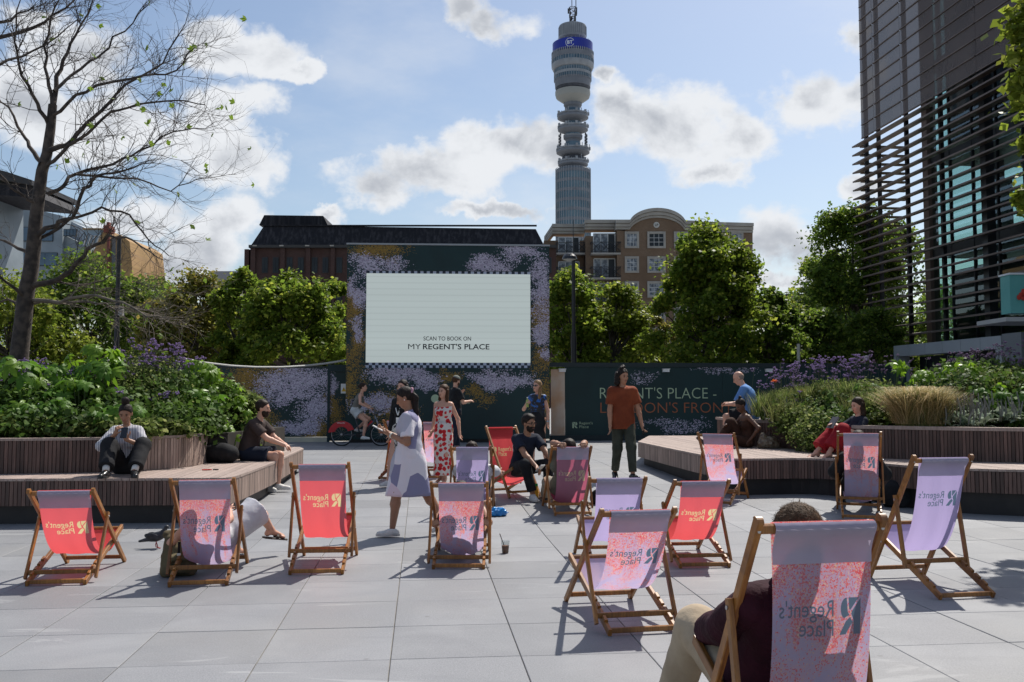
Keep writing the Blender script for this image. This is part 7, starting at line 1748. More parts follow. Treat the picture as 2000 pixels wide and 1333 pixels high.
def clear(F_, key):
    o, S, g, _ = CH[key]; P = [np.array([p.x, p.y]) for p in g['pts']]; out = []
    for nm, q, r in (('pelvis', F_.pelvis, .12), ('waist', F_.waist, .11), ('chest', F_.chest, .12), ('neck', F_.neck, .06)):
        p = np.array([-q[1], q[2]]); best = 9
        for i in range(len(P)-1):
            ab = P[i+1]-P[i]; t_ = np.clip((p-P[i]) @ ab/(ab @ ab), 0, 1); c = P[i]+ab*t_; d = np.linalg.norm(p-c); sg = np.sign(ab[0]*(p-c)[1]-ab[1]*(p-c)[0])
            if d < abs(best): best = d*sg
        out.append('%s %.2f' % (nm, best-r))
    return

def seated(label, key, H, skin, male, h=.010, build=1.0, pel=(-.13, .31), nk=None, back=.11):
    o, S, g, (x, y, yaw) = CH[key]; F_ = Fig('person', label, H, (x, y, gz(y)), yaw, skin, male, h, build)
    F_.pelvis = v3(0, -pel[0], pel[1]); tgt = Vector(nk) if nk else g['At']+Vector((back, -.06)); F_.armsep = True; d = v3(0, -(tgt.x-pel[0]), tgt.y-pel[1]); F_.spine = nrm(d)*.5+nrm(v3(0, 0.1, 1))*.0; F_.fwd = v3(0, -1, .35); F_.pf = v3(0, -1, .5)
    F_.neckd = v3(0, .12, 1); F_.foot = [v3(-.16, -.74, .085), v3(.16, -.78, .085)]; F_.kneeh = [v3(-.25, -.2, 1), v3(.25, -.2, 1)]
    F_.hand = [v3(-.16, -.28, .46), v3(.16, -.28, .46)]; F_.elh = [v3(-1, .5, -.6), v3(1, .5, -.6)]; return F_
# 7 man with glasses perched on the red chair
f = seated('bearded man in glasses and a navy T-shirt leaning forward on the red deckchair', 'C13', 1.76, 'mid', True, .009, 1.0, (.12, .40))
f.spine = v3(0, -.22, 1); f.spine2 = v3(0, -.50, 1); f.neckd = v3(0, -.30, 1); f.hfwd = v3(.35, -1, -.12); f.fwd = v3(0, -1, -.4); f.pf = v3(0, -1, 0)
f.foot = [v3(-.10, -.64, .085), v3(.15, -.66, .085)]; f.kneeh = [v3(-.25, -.5, 1), v3(.35, -.5, 1)]; f.hand = [v3(-.06, -.72, .44), v3(.22, -.76, .46)]; f.elh = [v3(-.6, .3, -.6), v3(.6, .3, -.6)]; f.curl = [.8, .7]
f.solve(); f.body(); f.top(navy, .62, .017, -.02); f.legs(black, 1.9); f.shoes(white_sh, m_sole); f.beard(hm); f.hair(hm, 'thick')
q = MB(); HM_ = Matrix([list(r) for r in f.HM()])
for x in (-.032, .032):
    q.tube([tuple(f.hp(x+.024*math.cos(k_*PI/5), .098, .004+.020*math.sin(k_*PI/5))) for k_ in range(11)], .0028, 4)
for x in (-1, 1): q.tube([tuple(f.hp(x*.056, .098, .008)), tuple(f.hp(x*.078, .0, .01))], .0028, 4)
q.build('glasses', m_phone, f.o); held('white phone held by the man with glasses', 'phone', 'phone', f.o, f.wr[0]+v3(.02, -.09, -.02), (.08, .14, .01), (R_(-40), 0, R_(15)), m_phone_w)
# 8 curly-haired sitter in the lilac chair
f = seated('person with dark curly hair and a white sleeve in the lilac deckchair', 'C14', 1.72, 'light', True, .011, 1, (-.02, .29), (-.47, .62)); f.hand = [v3(-.36, -.24, .44), v3(.30, -.30, .44)]; f.hand[1] = v3(.30, -.3, .4); f.elh = [v3(-1, .2, -.3), v3(1, .2, -.3)]
f.neckd = v3(0, -.02, 1); f.solve(); clear(f, 'C14'); f.body(face=False); f.top(cloth('white shirt', (.6, .6, .63)), 1.5, .018, -.05); f.legs(navy, 1.9); f.shoes(white_sh, m_sole); f.hair(hairmat('dark brown', (.035, .02, .013)), 'curly', [((0, -.05, .06), (0, -.06, .02), .075, .07)])
# 9 sitter with hands on the top bar
f = seated('dark-haired man in olive holding the rose deckchair top bar behind his head', 'C5', 1.76, 'mid', True, .009, 1.05, (-.02, .30), (-.46, .63)); o, S_, g, _ = CH['C5']
b_ = g['At']; f.hand = [v3(-.13, -(b_.x-.02), b_.y+.035), v3(.12, -(b_.x-.02), b_.y+.035)]; f.elh = [v3(-.35, -1, .3), v3(.35, -1, .3)]; f.curl = [1.35, 1.35]; f.grip = [(v3(-.05, 1, .25), v3(0, 0, -1)), (v3(.05, 1, .25), v3(0, 0, -1))]
f.neckd = v3(0, -.10, 1); f.solve(); clear(f, 'C5'); f.body(face=False); f.top(cloth('grey olive T-shirt', (.16, .16, .12)), .8, .02, -.06); f.legs(cloth('stone trousers', (.36, .31, .24)), 1.9); f.shoes(blk_sh); f.hair(hm, 'thick', )
# 10 woman in the second chair
f = seated('woman with crossed bare legs and a white skirt in the speckled deckchair', 'C2', 1.66, 'light', False, .009, 1.0, (.03, .27), (-.46, .51))
f.neckd = v3(.1, -.05, 1); f.hand = [v3(-.10, -.25, .48), v3(.26, .02, .33)]; f.elh = [v3(-1, .5, -1), v3(1, .6, -1)]
f.foot = [v3(-.42, -.60, .26), v3(-.10, -.66, .085)]; f.kneeh = [v3(-.6, -.2, 1), v3(0, -.2, 1)]; f.toe = [v3(-.85, -.5, -.15), v3(-.4, -1, 0)]
f.solve(); clear(f, 'C2'); f.body(face=False, bare_feet=True); f.top(cloth('white vest', (.62, .62, .64)), 0, .012, -.04, neckcut=-.05); f.hair(br, 'thick'); f.legs(cloth('white pleated skirt', (.66, .66, .70)), .98, .022, .03, 'skirt', .10)
q = MB(); t_ = nrm(f.toe[0]); a = f.an[0]; up = v3(0, 0, 1); up = nrm(up-t_*(up @ t_)); sd = nrm(np.cross(t_, up))
for (s0, s1) in ((-.055, .17),): q.beam(tuple(a+t_*s0-up*.082), tuple(a+t_*s1-up*.086), .085, .018, tuple(up), .006)
q.tube([tuple(a+t_*.07+sd*.042-up*.07), tuple(a+t_*.075-up*.035), tuple(a+t_*.07-sd*.042-up*.07)], .016, 6); q.build('sandal', simple('brown sandal', (.035, .02, .015), None, 1, .6), f.o)
# 11 sitter beside the coffee
f = seated('bare-armed person slouched in the speckled deckchair by the coffee', 'C4', 1.66, 'mid', False, .010, 1.0, (.05, .24), (-.45, .46)); f.hand = [v3(-.2, -.1, .42), v3(.22, -.1, .40)]; f.elh = [v3(-1, .6, -1.2), v3(1, .6, -1.2)]
f.neckd = v3(0, -.1, 1); f.solve(); clear(f, 'C4'); f.body(face=False); f.top(black, .25, .014, -.06); f.legs(black, 1.9); f.shoes(white_sh, m_sole); f.hair(hm, 'thick', [((0, -.05, .03), (0, -.05, -.02), .07, .06)])
# 12 dark-clothed sitter by the right deck
f = seated('person in dark clothes in the upright speckled deckchair by the right deck', 'C10', 1.72, 'mid', True, .011, 1.05, (.04, .33), (-.20, .66)); f.hand = [v3(-.26, -.16, .44), v3(.24, -.2, .44)]; f.solve(); clear(f, 'C10'); f.body(face=False); f.top(black, 1.9, .03, -.06); f.legs(black, 1.9); f.shoes(blk_sh); f.hair(hm, 'thick')
# 13 nearest sitter
f = seated('young man in a maroon hoodie and beige trousers in the nearest deckchair', 'C12', 1.80, 'light', True, .0085, 1.05, (.05, .33), (-.20, .70)); maroon = cloth('maroon hoodie', (.042, .008, .018), (.028, .006, .012), 8, .6, 45); beige = cloth('beige chinos', (.44, .35, .25), (.36, .28, .195), 7, .6, 22)
f.hand = [v3(-.14, -.32, .46), v3(.17, -.32, .48)]; f.elh = [v3(.1, .7, -1), v3(-.1, .7, -1)]; f.kneeh = [v3(-.2, -.3, 1), v3(-.02, -.3, 1)]; f.foot = [v3(-.1, -.72, .085), v3(.17, -.70, .085)]; f.neckd = v3(0, .04, 1)
f.curl = [.5, .9]; f.grip = [None, (v3(.1, -.9, -.2), v3(-.6, 0, -.6))]
f.solve(); clear(f, 'C12'); f.body(face=False); f.top(maroon, 1.85, .022, -.05, .014, noise=(.006, 26)); f.legs(beige, 1.95, .02, .02, noise=(.004, 30)); f.shoes(white_sh, m_sole)
q = MB(); c = f.neck
d = SDF(.009); d.cone(c+v3(-.07, .06, .01), c+v3(.07, .06, .01), .05, .05, .03); d.cone(c+v3(-.08, .0, .02), c+v3(-.05, .07, -.02), .04, .05, .03); d.cone(c+v3(.08, .0, .02), c+v3(.05, .07, -.02), .04, .05, .03); d.ell(c+v3(0, .07, -.04), v3(.09, .045, .07), None, .03); d.noise = (.005, 30); obj_sdf(d, 'hood', maroon, f.o)
hb_ = hairmat('mid brown', (.12, .07, .038)); f.hair(hb_, 'thick')
q = MB(); rr = random.Random(3)
for k_ in range(3400):        # separate locks so the crown reads as hair
    a_ = rr.uniform(0, 2*PI); e = rr.uniform(-.15, 1.5); dr = v3(math.cos(a_)*math.cos(e), math.sin(a_)*math.cos(e), math.sin(e)); p = v3(0, -.015, .045)+dr*v3(.084, .102, .099)
    if p[1] > .062 and p[2] < .07: continue
    flow = nrm(v3(.55+rr.gauss(0, .35), .55+rr.gauss(0, .3), .35+rr.gauss(0, .2))); n_ = nrm(dr); flow = nrm(flow-n_*(flow @ n_)*.95+n_*.10); L_ = rr.uniform(.02, .045); sd = nrm(np.cross(flow, n_))*.0011
    A = f.hp(*p); W3 = lambda w_: f.HL*w_[0]+f.HF*w_[1]+f.HU*w_[2]; B = A+W3(flow)*L_*.6+W3(n_)*.004; C_ = A+W3(flow)*L_; s_ = W3(sd)
    q.add([A-s_, A+s_, B+s_*.8, B-s_*.8, C_], [(0, 1, 2, 3), (3, 2, 4)])
q.build('hair_locks', hb_, f.o)

def sitter(label, H, loc, rz, skin, male, seat, h=.010, build=1.0):
    F_ = Fig('person', label, H, loc, rz, skin, male, h, build); F_.pelvis = v3(0, 0, seat+.095); F_.armsep = True; F_.fwd = v3(0, -1, 0); return F_
# 14 woman with phone on the left deck
p = onz(334, 908, ZL); f = sitter('woman in a pinstripe blouse and black trousers sitting on the left deck', 1.66, (p.x, 11.52, 0), R_(4), 'mid', False, ZL, .009, 1.05)
f.spine = v3(0, .02, 1); f.spine2 = v3(0, -.22, 1); f.neckd = v3(0, -.30, 1); f.hfwd = v3(.10, -1, -.45); z = ZL
f.foot = [v3(-.05, -.58, z+.085), v3(.27, -.54, z+.085)]; f.kneeh = [v3(-.15, -.3, 1), v3(.45, -.3, 1)]; f.toe = [v3(-.05, -1, 0), v3(.4, -1, 0)]
f.hand = [v3(-.05, -.30, z+.50), v3(.10, -.34, z+.44)]; f.elh = [v3(-1, -.1, -1), v3(1, -.1, -1)]; f.curl = [1.2, .9]; f.grip = [(v3(.3, -.3, .8), v3(.5, .3, .2)), (v3(-.2, -.3, .9), v3(-.3, .7, .3))]
f.solve(); f.body(); f.top(m_pin, 1.35, .016, .0); f.legs(black, 1.86, .02, .02, flare=.012); f.shoes(blk_sh, blk_sole, m_sock)
f.hair(hm, 'bun', [((0, -.05, .115), (0, -.05, .165), .048, .050)])
held('black phone held by the woman on the left deck', 'phone', 'phone', f.o, f.wr[1]+v3(-.01, -.06, .085), (.075, .012, .135), (R_(-25), 0, 0), m_phone)
kp = onz(408, 919, ZL); kr = empty('keys_on_lanyard', (kp.x, kp.y, ZL), 0, 'red lanyard with a black key fob lying on the left deck', 'keys'); q = MB(); q.tube([(-.09, 0, .006), (-.04, .03, .008), (.0, -.01, .012), (.03, .02, .006), (-.02, -.02, .006), (-.08, -.02, .006)], .008, 5); q.build('strap', simple('red strap', (.5, .03, .015), None, 1, .7), kr); MB().box((.09, 0, .01), (.07, .022, .014)).build('fob', m_phone, kr)
# 15 bearded man on the deck edge
f = sitter('bearded man in a brown T-shirt and shorts sitting on the left deck edge', 1.80, (-3.97, 13.9, 0), R_(82), 'light', True, ZL, .009, 1.05)
f.spine = v3(0, -.10, 1); f.spine2 = v3(0, -.52, 1); f.neckd = v3(0, -.32, 1); f.hfwd = v3(.1, -1, -.10); f.foot = [v3(-.10, -.34, .21), v3(.12, -.42, .20)]; f.kneeh = [v3(0, -1, .6), v3(0, -1, .6)]; f.toe = [v3(-.4, -1, -.10), v3(.1, -1, 0)]
f.hand = [v3(-.04, -.56, .80), v3(.06, -.54, .80)]; f.elh = [v3(-1, .2, -.8), v3(1, .2, -.8)]; f.curl = [.8, .8]; f.solve(); f.body(); f.top(cloth('brown T-shirt', (.065, .046, .042), (.05, .036, .033)), .72, .018, -.05); f.legs(navy, .80, .02, .02, 'shorts'); f.shoes(white_sh, m_sole)
hd = hairmat('dark brown', (.035, .02, .013)); f.beard(hd); f.hair(hd, 'short')
hp_ = empty('holdall', (-4.28, 13.4, ZL), R_(80), 'black holdall with a carrying strap on the left deck behind the bearded man', 'bag')
d = SDF(.012); d.ell((0, 0, .15), (.15, .29, .14), None, .03); d.cone((0, -.2, .12), (0, .2, .12), .12, .12, .05); d.noise = (.008, 22); d.cuts.append(((0, 0, .005), (0, 0, 1))); obj_sdf(d, 'bag_body', black, hp_); q = MB(); q.tube([(.03, -.14, .26), (.03, -.1, .35), (.03, .0, .39), (.03, .1, .35), (.03, .14, .26)], .011, 6); q.build('handle', black, hp_)
# 16 bald man in blue on the wall end
p = at(1466, 830, 17.3); f = sitter('bald man in a light blue shirt and black shorts sitting on the short wall end', 1.78, (p.x, 17.3, 0), R_(-108), 'light', True, ZWR, .010, 1.2)
f.spine = v3(0, -.05, 1); f.spine2 = v3(0, -.42, 1); f.neckd = v3(0, -.55, 1); f.hfwd = v3(.1, -1, -.55); f.foot = [v3(-.10, -.38, .70), v3(.12, -.42, .70)]; f.kneeh = [v3(0, -1, .8), v3(0, -1, .8)]; f.hand = [v3(-.06, -.42, 1.38), v3(.06, -.42, 1.36)]; f.elh = [v3(-1, .4, -1), v3(1, .4, -1)]
f.solve(); f.body(); f.top(cloth('light blue shirt', (.13, .27, .55), (.10, .21, .46), 4), .85, .024, -.10); f.legs(black, .85, .02, .02, 'shorts'); f.shoes(white_sh, m_sole); f.o['label'] = 'bald man in a light blue shirt and black shorts sitting on the short wall end'
q = SDF(.008); q.ell(f.hp(0, -.025, .01), v3(.080, .092, .075)*f.S, f.HM(), .02); q.cuts.append((f.hp(0, 0, .03), -f.HU)); q.cuts.append((f.hp(0, .02, 0), -f.HF)); obj_sdf(q, 'hair', simple('cropped grey stubble', (.28, .2, .15), None, 1, .9), f.o)
# 17 woman in brown with heels
p = at(1462, 868, 16.15); f = sitter('woman in brown with a top knot and high heels sitting against the short wall end', 1.66, (p.x, 16.3, 0), R_(-78), 'dark', False, ZR, .010); z = ZR
brown = cloth('brown satin', (.06, .028, .018), (.04, .018, .012)); f.spine = v3(0, .15, 1); f.spine2 = v3(0, -.25, 1); f.neckd = v3(0, -.45, 1); f.hfwd = v3(.2, -1, -.6); f.foot = [v3(-.12, -.46, z+.10), v3(.10, -.84, z+.12)]; f.kneeh = [v3(-.1, -.2, 1), v3(.1, 0, 1)]; f.toe = [v3(0, -1, -.1), v3(0, -.8, .7)]
f.hand = [v3(-.10, -.32, z+.38), v3(.22, -.02, z+.16)]; f.elh = [v3(-1, .3, -.8), v3(1, .6, 0)]; f.solve(); f.body(); f.top(brown, 0, .012, -.02, neckcut=-.09); f.legs(brown, 1.7, .018, .02); hs_m = simple('dark heel', (.03, .012, .01), None, 1, .3); f.shoes(hs_m)
q = MB()
for i in (0, 1): t_ = nrm(f.toe[i]); a = f.an[i]; up = nrm(v3(0, 0, 1)-t_*t_[2]); q.tube([tuple(a-t_*.045-up*.03), tuple(a-t_*.055-up*.12)], [.014, .006], 6)
q.build('stiletto', hs_m, f.o); f.hair(hm, 'bun', [((0, -.06, .10), (0, -.075, .14), .035, .03)])
tb2 = empty('tote_bag', (p.x+.30, 15.95, ZR), 0, 'shiny crumpled tote bag beside the woman in brown', 'bag'); d = SDF(.012); d.cone((-.13, 0, .06), (-.10, 0, .22), .07, .05, .05); d.cone((.13, 0, .06), (.09, .02, .17), .07, .04, .05); d.ell((0, 0, .10), (.17, .09, .11), None, .04); d.noise = (.016, 48); d.cuts.append(((0, 0, .004), (0, 0, 1))); obj_sdf(d, 'bag_body', simple('shiny brown fabric', (.10, .06, .035), (.20, .16, .11), 18, .35, .8, 25), tb2); q = MB(); q.tube([(-.08, -.02, .22), (-.05, -.03, .31), (.03, -.03, .32), (.07, -.02, .22)], .008, 5); q.build('handle', brown, tb2)
cu = empty('takeaway_tub', tuple(onz(1411, 851, ZR)), 0, 'small pale takeaway tub behind the turned-away deckchair', 'tub'); MB().lathe([(.07, 0), (.085, .11), (.09, .115), (.0, .118)], n=14).build('tub_body', simple('pale card', (.45, .42, .36), None, 1, .7), cu)
# 18 reading woman
p = onz(1678, 893, ZR); f = sitter('woman in a navy T-shirt and wide red trousers reading a book on the right deck', 1.68, (p.x, p.y+.12, 0), R_(-74), 'light', False, ZR, .009)
f.spine = v3(0, .20, 1); f.spine2 = v3(0, .05, 1); f.neckd = v3(0, -.10, 1); f.hfwd = v3(0, -1, -.22); f.foot = [v3(-.10, -.62, z+.07), v3(.10, -.54, z+.07)]; f.kneeh = [v3(0, -.1, 1)]*2; f.hand = [v3(-.06, -.36, z+.46), v3(.10, -.32, z+.45)]; f.elh = [v3(-.8, .3, -1), v3(.8, .3, -1)]; f.toe = [v3(0, -1, -.05), v3(.25, -1, -.05)]
f.solve(); f.body(bare_feet=True); f.top(navy, .6, .015, -.04); redt = cloth('wide red trousers', (.34, .015, .022), (.24, .01, .016), 6); f.legs(redt, 1.80, .024, .034, flare=.03, noise=(.006, 24)); f.hair(hairmat('dark brown', (.035, .02, .013)), 'long', [((-.07, -.03, .02), (-.085, -.02, -.15), .035, .032), ((.07, -.03, .02), (.085, -.02, -.15), .035, .032), ((0, -.07, .0), (0, -.07, -.14), .06, .05)])
q = MB()
for i in (0, 1): t_ = nrm(f.toe[i]); a = f.an[i]; q.beam(tuple(a-t_*.05-v3(0, 0, .078)), tuple(a+t_*.16-v3(0, 0, .082)), .075, .014, (0, 0, 1)); sd = nrm(np.cross(t_, v3(0, 0, 1))); q.tube([tuple(a+t_*.09+sd*.035-v3(0, 0, .07)), tuple(a+t_*.09-v3(0, 0, .045)), tuple(a+t_*.09-sd*.035-v3(0, 0, .07))], .01, 5)
q.build('sandal', simple('brown sandal', (.035, .02, .015), None, 1, .6), f.o)
bk = held('open book held by the reading woman', 'book', 'book', f.o, (f.wr[0]+f.wr[1])/2+v3(0, -.07, .06), (.15, .012, .20), (R_(-35), 0, 0), simple('book cover', (.10, .09, .10), None, 1, .6)); MB().box((0, .010, 0), (.14, .010, .19)).build('pages', simple('book pages', (.55, .52, .45), None, 1, .8), bk)
wb = onz(1637, 895, ZR); w_ = empty('water_bottle', (wb.x, wb.y, ZR), 0, 'clear water bottle standing by the reading woman', 'bottle'); MB().lathe([(.032, 0), (.034, .01), (.034, .17), (.014, .215), (.014, .225)], n=14).build('bottle_body', mat_glass('clear plastic', (.8, .85, .88), .3), w_, True); MB().lathe([(.016, .225), (.016, .25), (0, .25)], n=12).build('cap', m_white, w_)
# 20 person mostly hidden behind the shrubs on the left deck
f = sitter('person in a patterned top reaching out with a red phone, mostly hidden by the shrubs', 1.68, (-4.98, 15.6, 0), R_(88), 'light', False, ZL, .011); f.spine = v3(0, .1, 1); f.foot = [v3(-.1, -.6, ZL+.085), v3(.1, -.6, ZL+.085)]; f.kneeh = [v3(0, 0, 1)]*2; f.hand = [v3(-.1, -.40, 1.02), v3(.12, -.54, 1.33)]; f.elh = [v3(-1, 0, -1), v3(1, 0, -1)]
f.solve(); f.body(); f.top(m_bw, .7); f.legs(black, 1.9); f.shoes(white_sh); f.hair(hairmat('dark brown', (.035, .02, .013)), 'long', [((0, -.07, 0), (0, -.06, -.2), .06, .04)]); held('red phone held out beside the shrubs', 'phone', 'phone', f.o, f.wr[1]+v3(0, -.07, .05), (.07, .012, .13), (0, 0, 0), simple('red phone case', (.5, .03, .02), None, 1, .5))

# ------------------------------------------------------------- hire bike and rider
bk0 = P_(707, 871.5); bkx = empty('hire_bike', (bk0.x, bk0.y, gz(bk0.y)), 0, 'red hire bike with a grey step-through frame being ridden past the screen', 'bicycle')
m_tyre = simple('tyre', (.015, .015, .016), None, 1, .8); m_rim = simple('rim', (.35, .35, .37), None, 1, .35, metal=.8); m_red = simple('red bike paint', (.45, .012, .02), None, 1, .35); m_gf = simple('grey bike frame', (.045, .05, .06), None, 1, .4); m_fk = simple('silver fork', (.30, .31, .34), None, 1, .4, metal=.5)
Rw = .31
for wx in (-.55, .52):
    w_ = empty('wheel', (wx, 0, Rw), 0, parent=bkx); q = MB(); n = 36
    q.tube([(Rw*.965*math.cos(2*PI*k_/n), 0, Rw*.965*math.sin(2*PI*k_/n)) for k_ in range(n+1)], .021, 8, False); q.build('tyre', m_tyre, w_, True); q = MB(); q.tube([(Rw*.88*math.cos(2*PI*k_/n), 0, Rw*.88*math.sin(2*PI*k_/n)) for k_ in range(n+1)], .010, 6, False); q.build('rim', m_rim, w_, True)
    q = MB()
    for k_ in range(14): a = 2*PI*k_/14; q.tube([(.02*math.cos(a), .02*(-1)**k_, .02*math.sin(a)), (Rw*.87*math.cos(a+.1), 0, Rw*.87*math.sin(a+.1))], .0016, 3)
    q.tube([(0, -.04, 0), (0, .04, 0)], .03, 10); q.build('spokes', m_rim, w_)
q = MB(); n = 14; arc = [(-.55+.36*math.cos(a), .36*math.sin(a)+Rw) for a in [R_(172-150*k_/n) for k_ in range(n+1)]]
for sy in (-.045, .045):
    pass
vs = [(x, -.05, z) for x, z in arc]+[(-.55+.19*math.cos(R_(165-145*k_/n)), -.05, Rw+.02+.19*math.sin(R_(165-145*k_/n))) for k_ in range(n+1)]; vs += [(a, -b, c) for a, b, c in vs]; m_ = n+1
q.add(vs, [(i, i+1, m_+i+1, m_+i) for i in range(n)]+[(2*m_+i+1, 2*m_+i, 3*m_+i, 3*m_+i+1) for i in range(n)]+[(i+1, i, 2*m_+i, 2*m_+i+1) for i in range(n)]+[(m_+i, m_+i+1, 3*m_+i+1, 3*m_+i) for i in range(n)])
q.build('mudguard', m_red, bkx); vs, fs = text_mesh("Santander", .055, 'CENTER'); MB().add([(-.56+x, -.053, .605+y) for x, y in vs], fs).build('lettering', m_white, bkx)
q = MB(); q.tube([(.52, 0, Rw), (.40, 0, .66), (.34, 0, .80)], [.02, .026, .026], 8); q.build('fork', m_fk, bkx, True)
q = MB(); q.tube([(.37, 0, .72), (.20, 0, .55), (.0, 0, .30), (-.10, 0, .27)], [.035, .05, .045, .04], 8); q.tube([(-.10, 0, .28), (-.55, 0, Rw)], .022, 8); q.tube([(-.05, 0, .28), (-.20, 0, .82)], .022, 8); q.tube([(-.14, 0, .55), (-.55, 0, Rw)], .015, 6); q.build('frame', m_gf, bkx, True)
q = MB(); q.beam((.28, 0, .665), (.10, 0, .455), .085, .075, (0, 0, 1), .02); q.build('red_panel', m_red, bkx); q = MB(); q.ell((-.21, 0, .86), (.13, .07, .035), 12, 6); q.build('saddle', m_tyre, bkx, True)
q = MB(); q.tube([(.34, 0, .80), (.32, 0, 1.0), (.34, -.12, 1.06), (.22, -.26, 1.03), (.12, -.28, 1.01)], .014, 6); q.tube([(.34, 0, 1.0), (.34, .12, 1.06), (.22, .26, 1.03), (.12, .28, 1.01)], .014, 6); q.build('handlebar', m_fk, bkx, True)
q = MB(); q.box((.47, 0, .90), (.18, .24, .03)); q.tube([(.38, -.11, .86), (.58, -.11, .98), (.58, .11, .98), (.38, .11, .86)], .012, 5); q.build('front_rack', m_gf, bkx); q = MB(); q.tube([(-.1, -.06, .28), (.02, -.08, .17)], .012, 6); q.tube([(-.1, .06, .28), (-.2, .08, .38)], .012, 6); q.box((.04, -.13, .16), (.10, .09, .02)); q.box((-.22, .13, .38), (.1, .09, .02)); q.tube([(-.1, -.05, .28), (-.1, .05, .28)], .06, 14); q.build('crank', m_tyre, bkx)
f = Fig('person', 'woman in a grey vest and white shorts riding the red hire bike', 1.68, (bk0.x, bk0.y, gz(bk0.y)), R_(90), 'light', False, .011)
f.pelvis = v3(0, .20, .94); f.spine = v3(0, -.30, 1); f.spine2 = v3(0, -.45, 1); f.neckd = v3(0, -.25, 1); f.hfwd = v3(.05, -1, .0); f.hand = [v3(-.26, -.20, 1.04), v3(.26, -.20, 1.04)]; f.elh = [v3(-1, .2, -.8), v3(1, .2, -.8)]
f.foot = [v3(-.13, .14, .47), v3(.13, -.06, .27)]; f.foot = [v3(-.13, -.06, .27), v3(.13, .16, .46)]; f.kneeh = [v3(-.1, -1, .4), v3(.1, -1, .4)]; f.solve(); f.body(); f.top(cloth('grey vest', (.17, .16, .14)), 0, .012, -.02, neckcut=-.05); f.legs(cloth('pale shorts', (.48, .50, .50)), .42, .02, .03, 'shorts'); f.shoes(white_sh, m_sole); f.hair(hairmat('dark brown', (.035, .02, .013)), 'bun', [((0, -.10, .05), (0, -.12, .03), .04, .035)])
q = MB(); q.tube([tuple(f.neck+v3(.06, .06, -.02)), tuple(f.waist+v3(-.02, .12, .1)), tuple(f.pelvis+v3(-.16, .0, .02))], .012, 5); q.tube([tuple(f.neck+v3(.06, -.02, .0)), tuple(f.waist+v3(.08, -.12, .1)), tuple(f.pelvis+v3(-.16, -.04, .02))], .012, 5); q.build('bag_strap', black, f.o)

# ------------------------------------------------------------- small things
pg = P_(306, 1071); bd = empty('pigeon', (pg.x, pg.y, 0), R_(90), 'dark pigeon standing on the paving by the first red deckchair', 'pigeon')
d = SDF(.0045); d.ell((0, 0, .115), (.045, .085, .048), np.stack([v3(1, 0, 0), nrm(v3(0, 1, -.28)), nrm(v3(0, .28, 1))], 1), .03); d.cone((0, -.05, .14), (0, -.085, .195), .034, .019, .02); d.ell((0, -.095, .212), (.019, .023, .019), None, .012); d.cone((0, .06, .095), (0, .175, .068), .026, .012, .02); d.cone((0, -.112, .21), (0, -.137, .203), .006, .0025, .003)
obj_sdf(d, 'body', simple('pigeon feathers', (.016, .017, .021), (.04, .04, .05), 25, .5), bd)
for s in (-1, 1):
    q = MB(); q.ell((s*.040, .03, .118), (.011, .088, .034), 10, 6, Matrix.Rotation(R_(12), 3, 'X')); q.build('wing', simple('pigeon wing', (.012, .012, .015), (.03, .03, .036), 30, .6), bd, True)
q = MB()
for s, y0 in ((-1, -.012), (1, .018)):
    q.tube([(s*.018, .005, .08), (s*.018, y0, .035), (s*.018, y0-.005, .008)], .005, 5)
    for a in (-.5, 0, .5): q.tube([(s*.018, y0-.005, .008), (s*.018+.03*math.sin(a), y0-.035*math.cos(a), .003)], .0035, 4)
q.build('feet', simple('pigeon feet', (.35, .06, .06), None, 1, .6), bd); q = MB(); q.ell((.018, -.103, .216), (.003, .004, .004), 6, 4); q.build('eye', simple('orange eye', (.6, .2, .02), None, 1, .3), bd)
# rucksack
rp = P_(344, 1126); rs_ = empty('rucksack', (rp.x, rp.y+.05, 0), R_(20), 'olive roll-top rucksack slumped beside the second deckchair', 'rucksack'); m_ol = cloth('olive canvas', (.14, .115, .065), (.10, .082, .048), 6, .5, 30)
d = SDF(.008)
for a_, b_ in ((-.09, -.05), (.09, -.05), (-.09, .06), (.09, .06)): d.cone((a_, b_, .05), (a_*.75, b_*.6+.03, .30), .06, .045, .05)
d.ell((0, 0, .14), (.13, .10, .15), None, .04); d.cone((-.10, .04, .345), (.10, .04, .355), .034, .034, .02); d.cone((-.06, -.12, .07), (.06, -.12, .07), .035, .035, .03); d.cone((-.06, -.115, .16), (.06, -.115, .16), .028, .028, .03); d.noise = (.005, 45); d.cuts.append(((0, 0, .004), (0, 0, 1))); obj_sdf(d, 'bag_body', m_ol, rs_)
q = MB(); q.tube([(.08, .03, .30), (.16, .03, .27), (.25, .02, .20), (.28, 0, .13), (.2, 0, .10), (.12, .0, .14)], .010, 6); q.tube([(0, -.12, .30), (0, -.155, .16), (0, -.13, .04)], .010, 5); q.build('strap', black, rs_); MB().box((0, -.152, .2), (.03, .012, .02)).build('buckle', m_bolt, rs_)
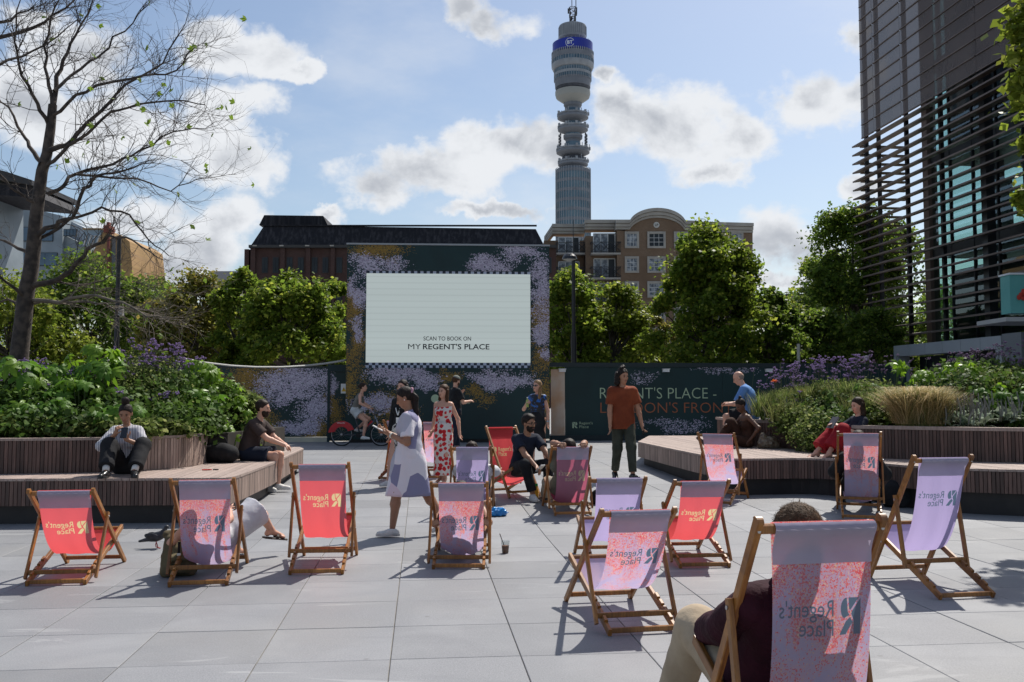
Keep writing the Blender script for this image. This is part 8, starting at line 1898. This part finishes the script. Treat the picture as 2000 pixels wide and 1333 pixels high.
# iced coffee
cp = P_(987, 1081); cf = empty('iced_coffee', (cp.x, cp.y, 0), 0, 'clear plastic cup of iced coffee with a straw standing on the paving', 'cup')
MB().lathe([(.030, .002), (.036, .075), (.0, .076)], n=20).build('coffee', simple('milky coffee', (.22, .09, .04), (.17, .065, .03), 30, .4), cf); MB().lathe([(.031, 0), (.043, .118), (.045, .12), (.043, .122), (.041, .12), (.0305, .004)], n=24, cap=False).build('cup_wall', mat_glass('clear cup', (.88, .9, .9), .35), cf, True)
q = MB(); q.tube([(.01, 0, .02), (-.03, 0, .12), (-.055, 0, .19)], .0045, 6); q.build('straw', simple('dark straw', (.05, .02, .015), None, 1, .5), cf)
# juice bottle between the white trainers
jp = P_(1047, 973); jb = empty('juice_bottle', (jp.x+.0, jp.y-.12, gz(jp.y)), 0, 'orange juice bottle with a green cap by the white trainers', 'bottle'); MB().lathe([(.034, 0), (.037, .01), (.037, .10), (.02, .16), (.02, .18)], n=16).build('bottle_body', simple('orange juice', (.75, .35, .02), None, 1, .25), jb, True); MB().lathe([(.023, .18), (.023, .215), (0, .216)], n=14).build('cap', simple('green cap', (.05, .35, .05), None, 1, .5), jb)
# blue plastic bag and dark bags
def lump(name, label, p, dims, mat, cat='bag', ns=(.012, 28), rz=0):
    o = empty(name, (p.x, p.y, gz(p.y)), rz, label, cat); d = SDF(.010); d.ell((0, 0, dims[2]*.55), dims, None, .03); d.ell((dims[0]*.3, 0, dims[2]*1.1), (dims[0]*.6, dims[1]*.7, dims[2]*.6), None, .04); d.noise = ns; d.cuts.append(((0, 0, .004), (0, 0, 1))); obj_sdf(d, 'bag_body', mat, o); return o
lump('plastic_bag', 'bright blue plastic bag on the paving under the lilac deckchair', P_(967, 1008), (.15, .09, .06), simple('blue plastic', (.01, .22, .55), (.01, .15, .42), 12, .3, .4, 20), ns=(.020, 55))
lb = lump('backpack', 'black backpack leaning between the upright deckchair and the right deck', P_(1752, 990), (.20, .15, .23), black)
lump('backpack', 'black bag on the paving right of the rose deckchair', P_(1170, 985), (.12, .1, .14), black)
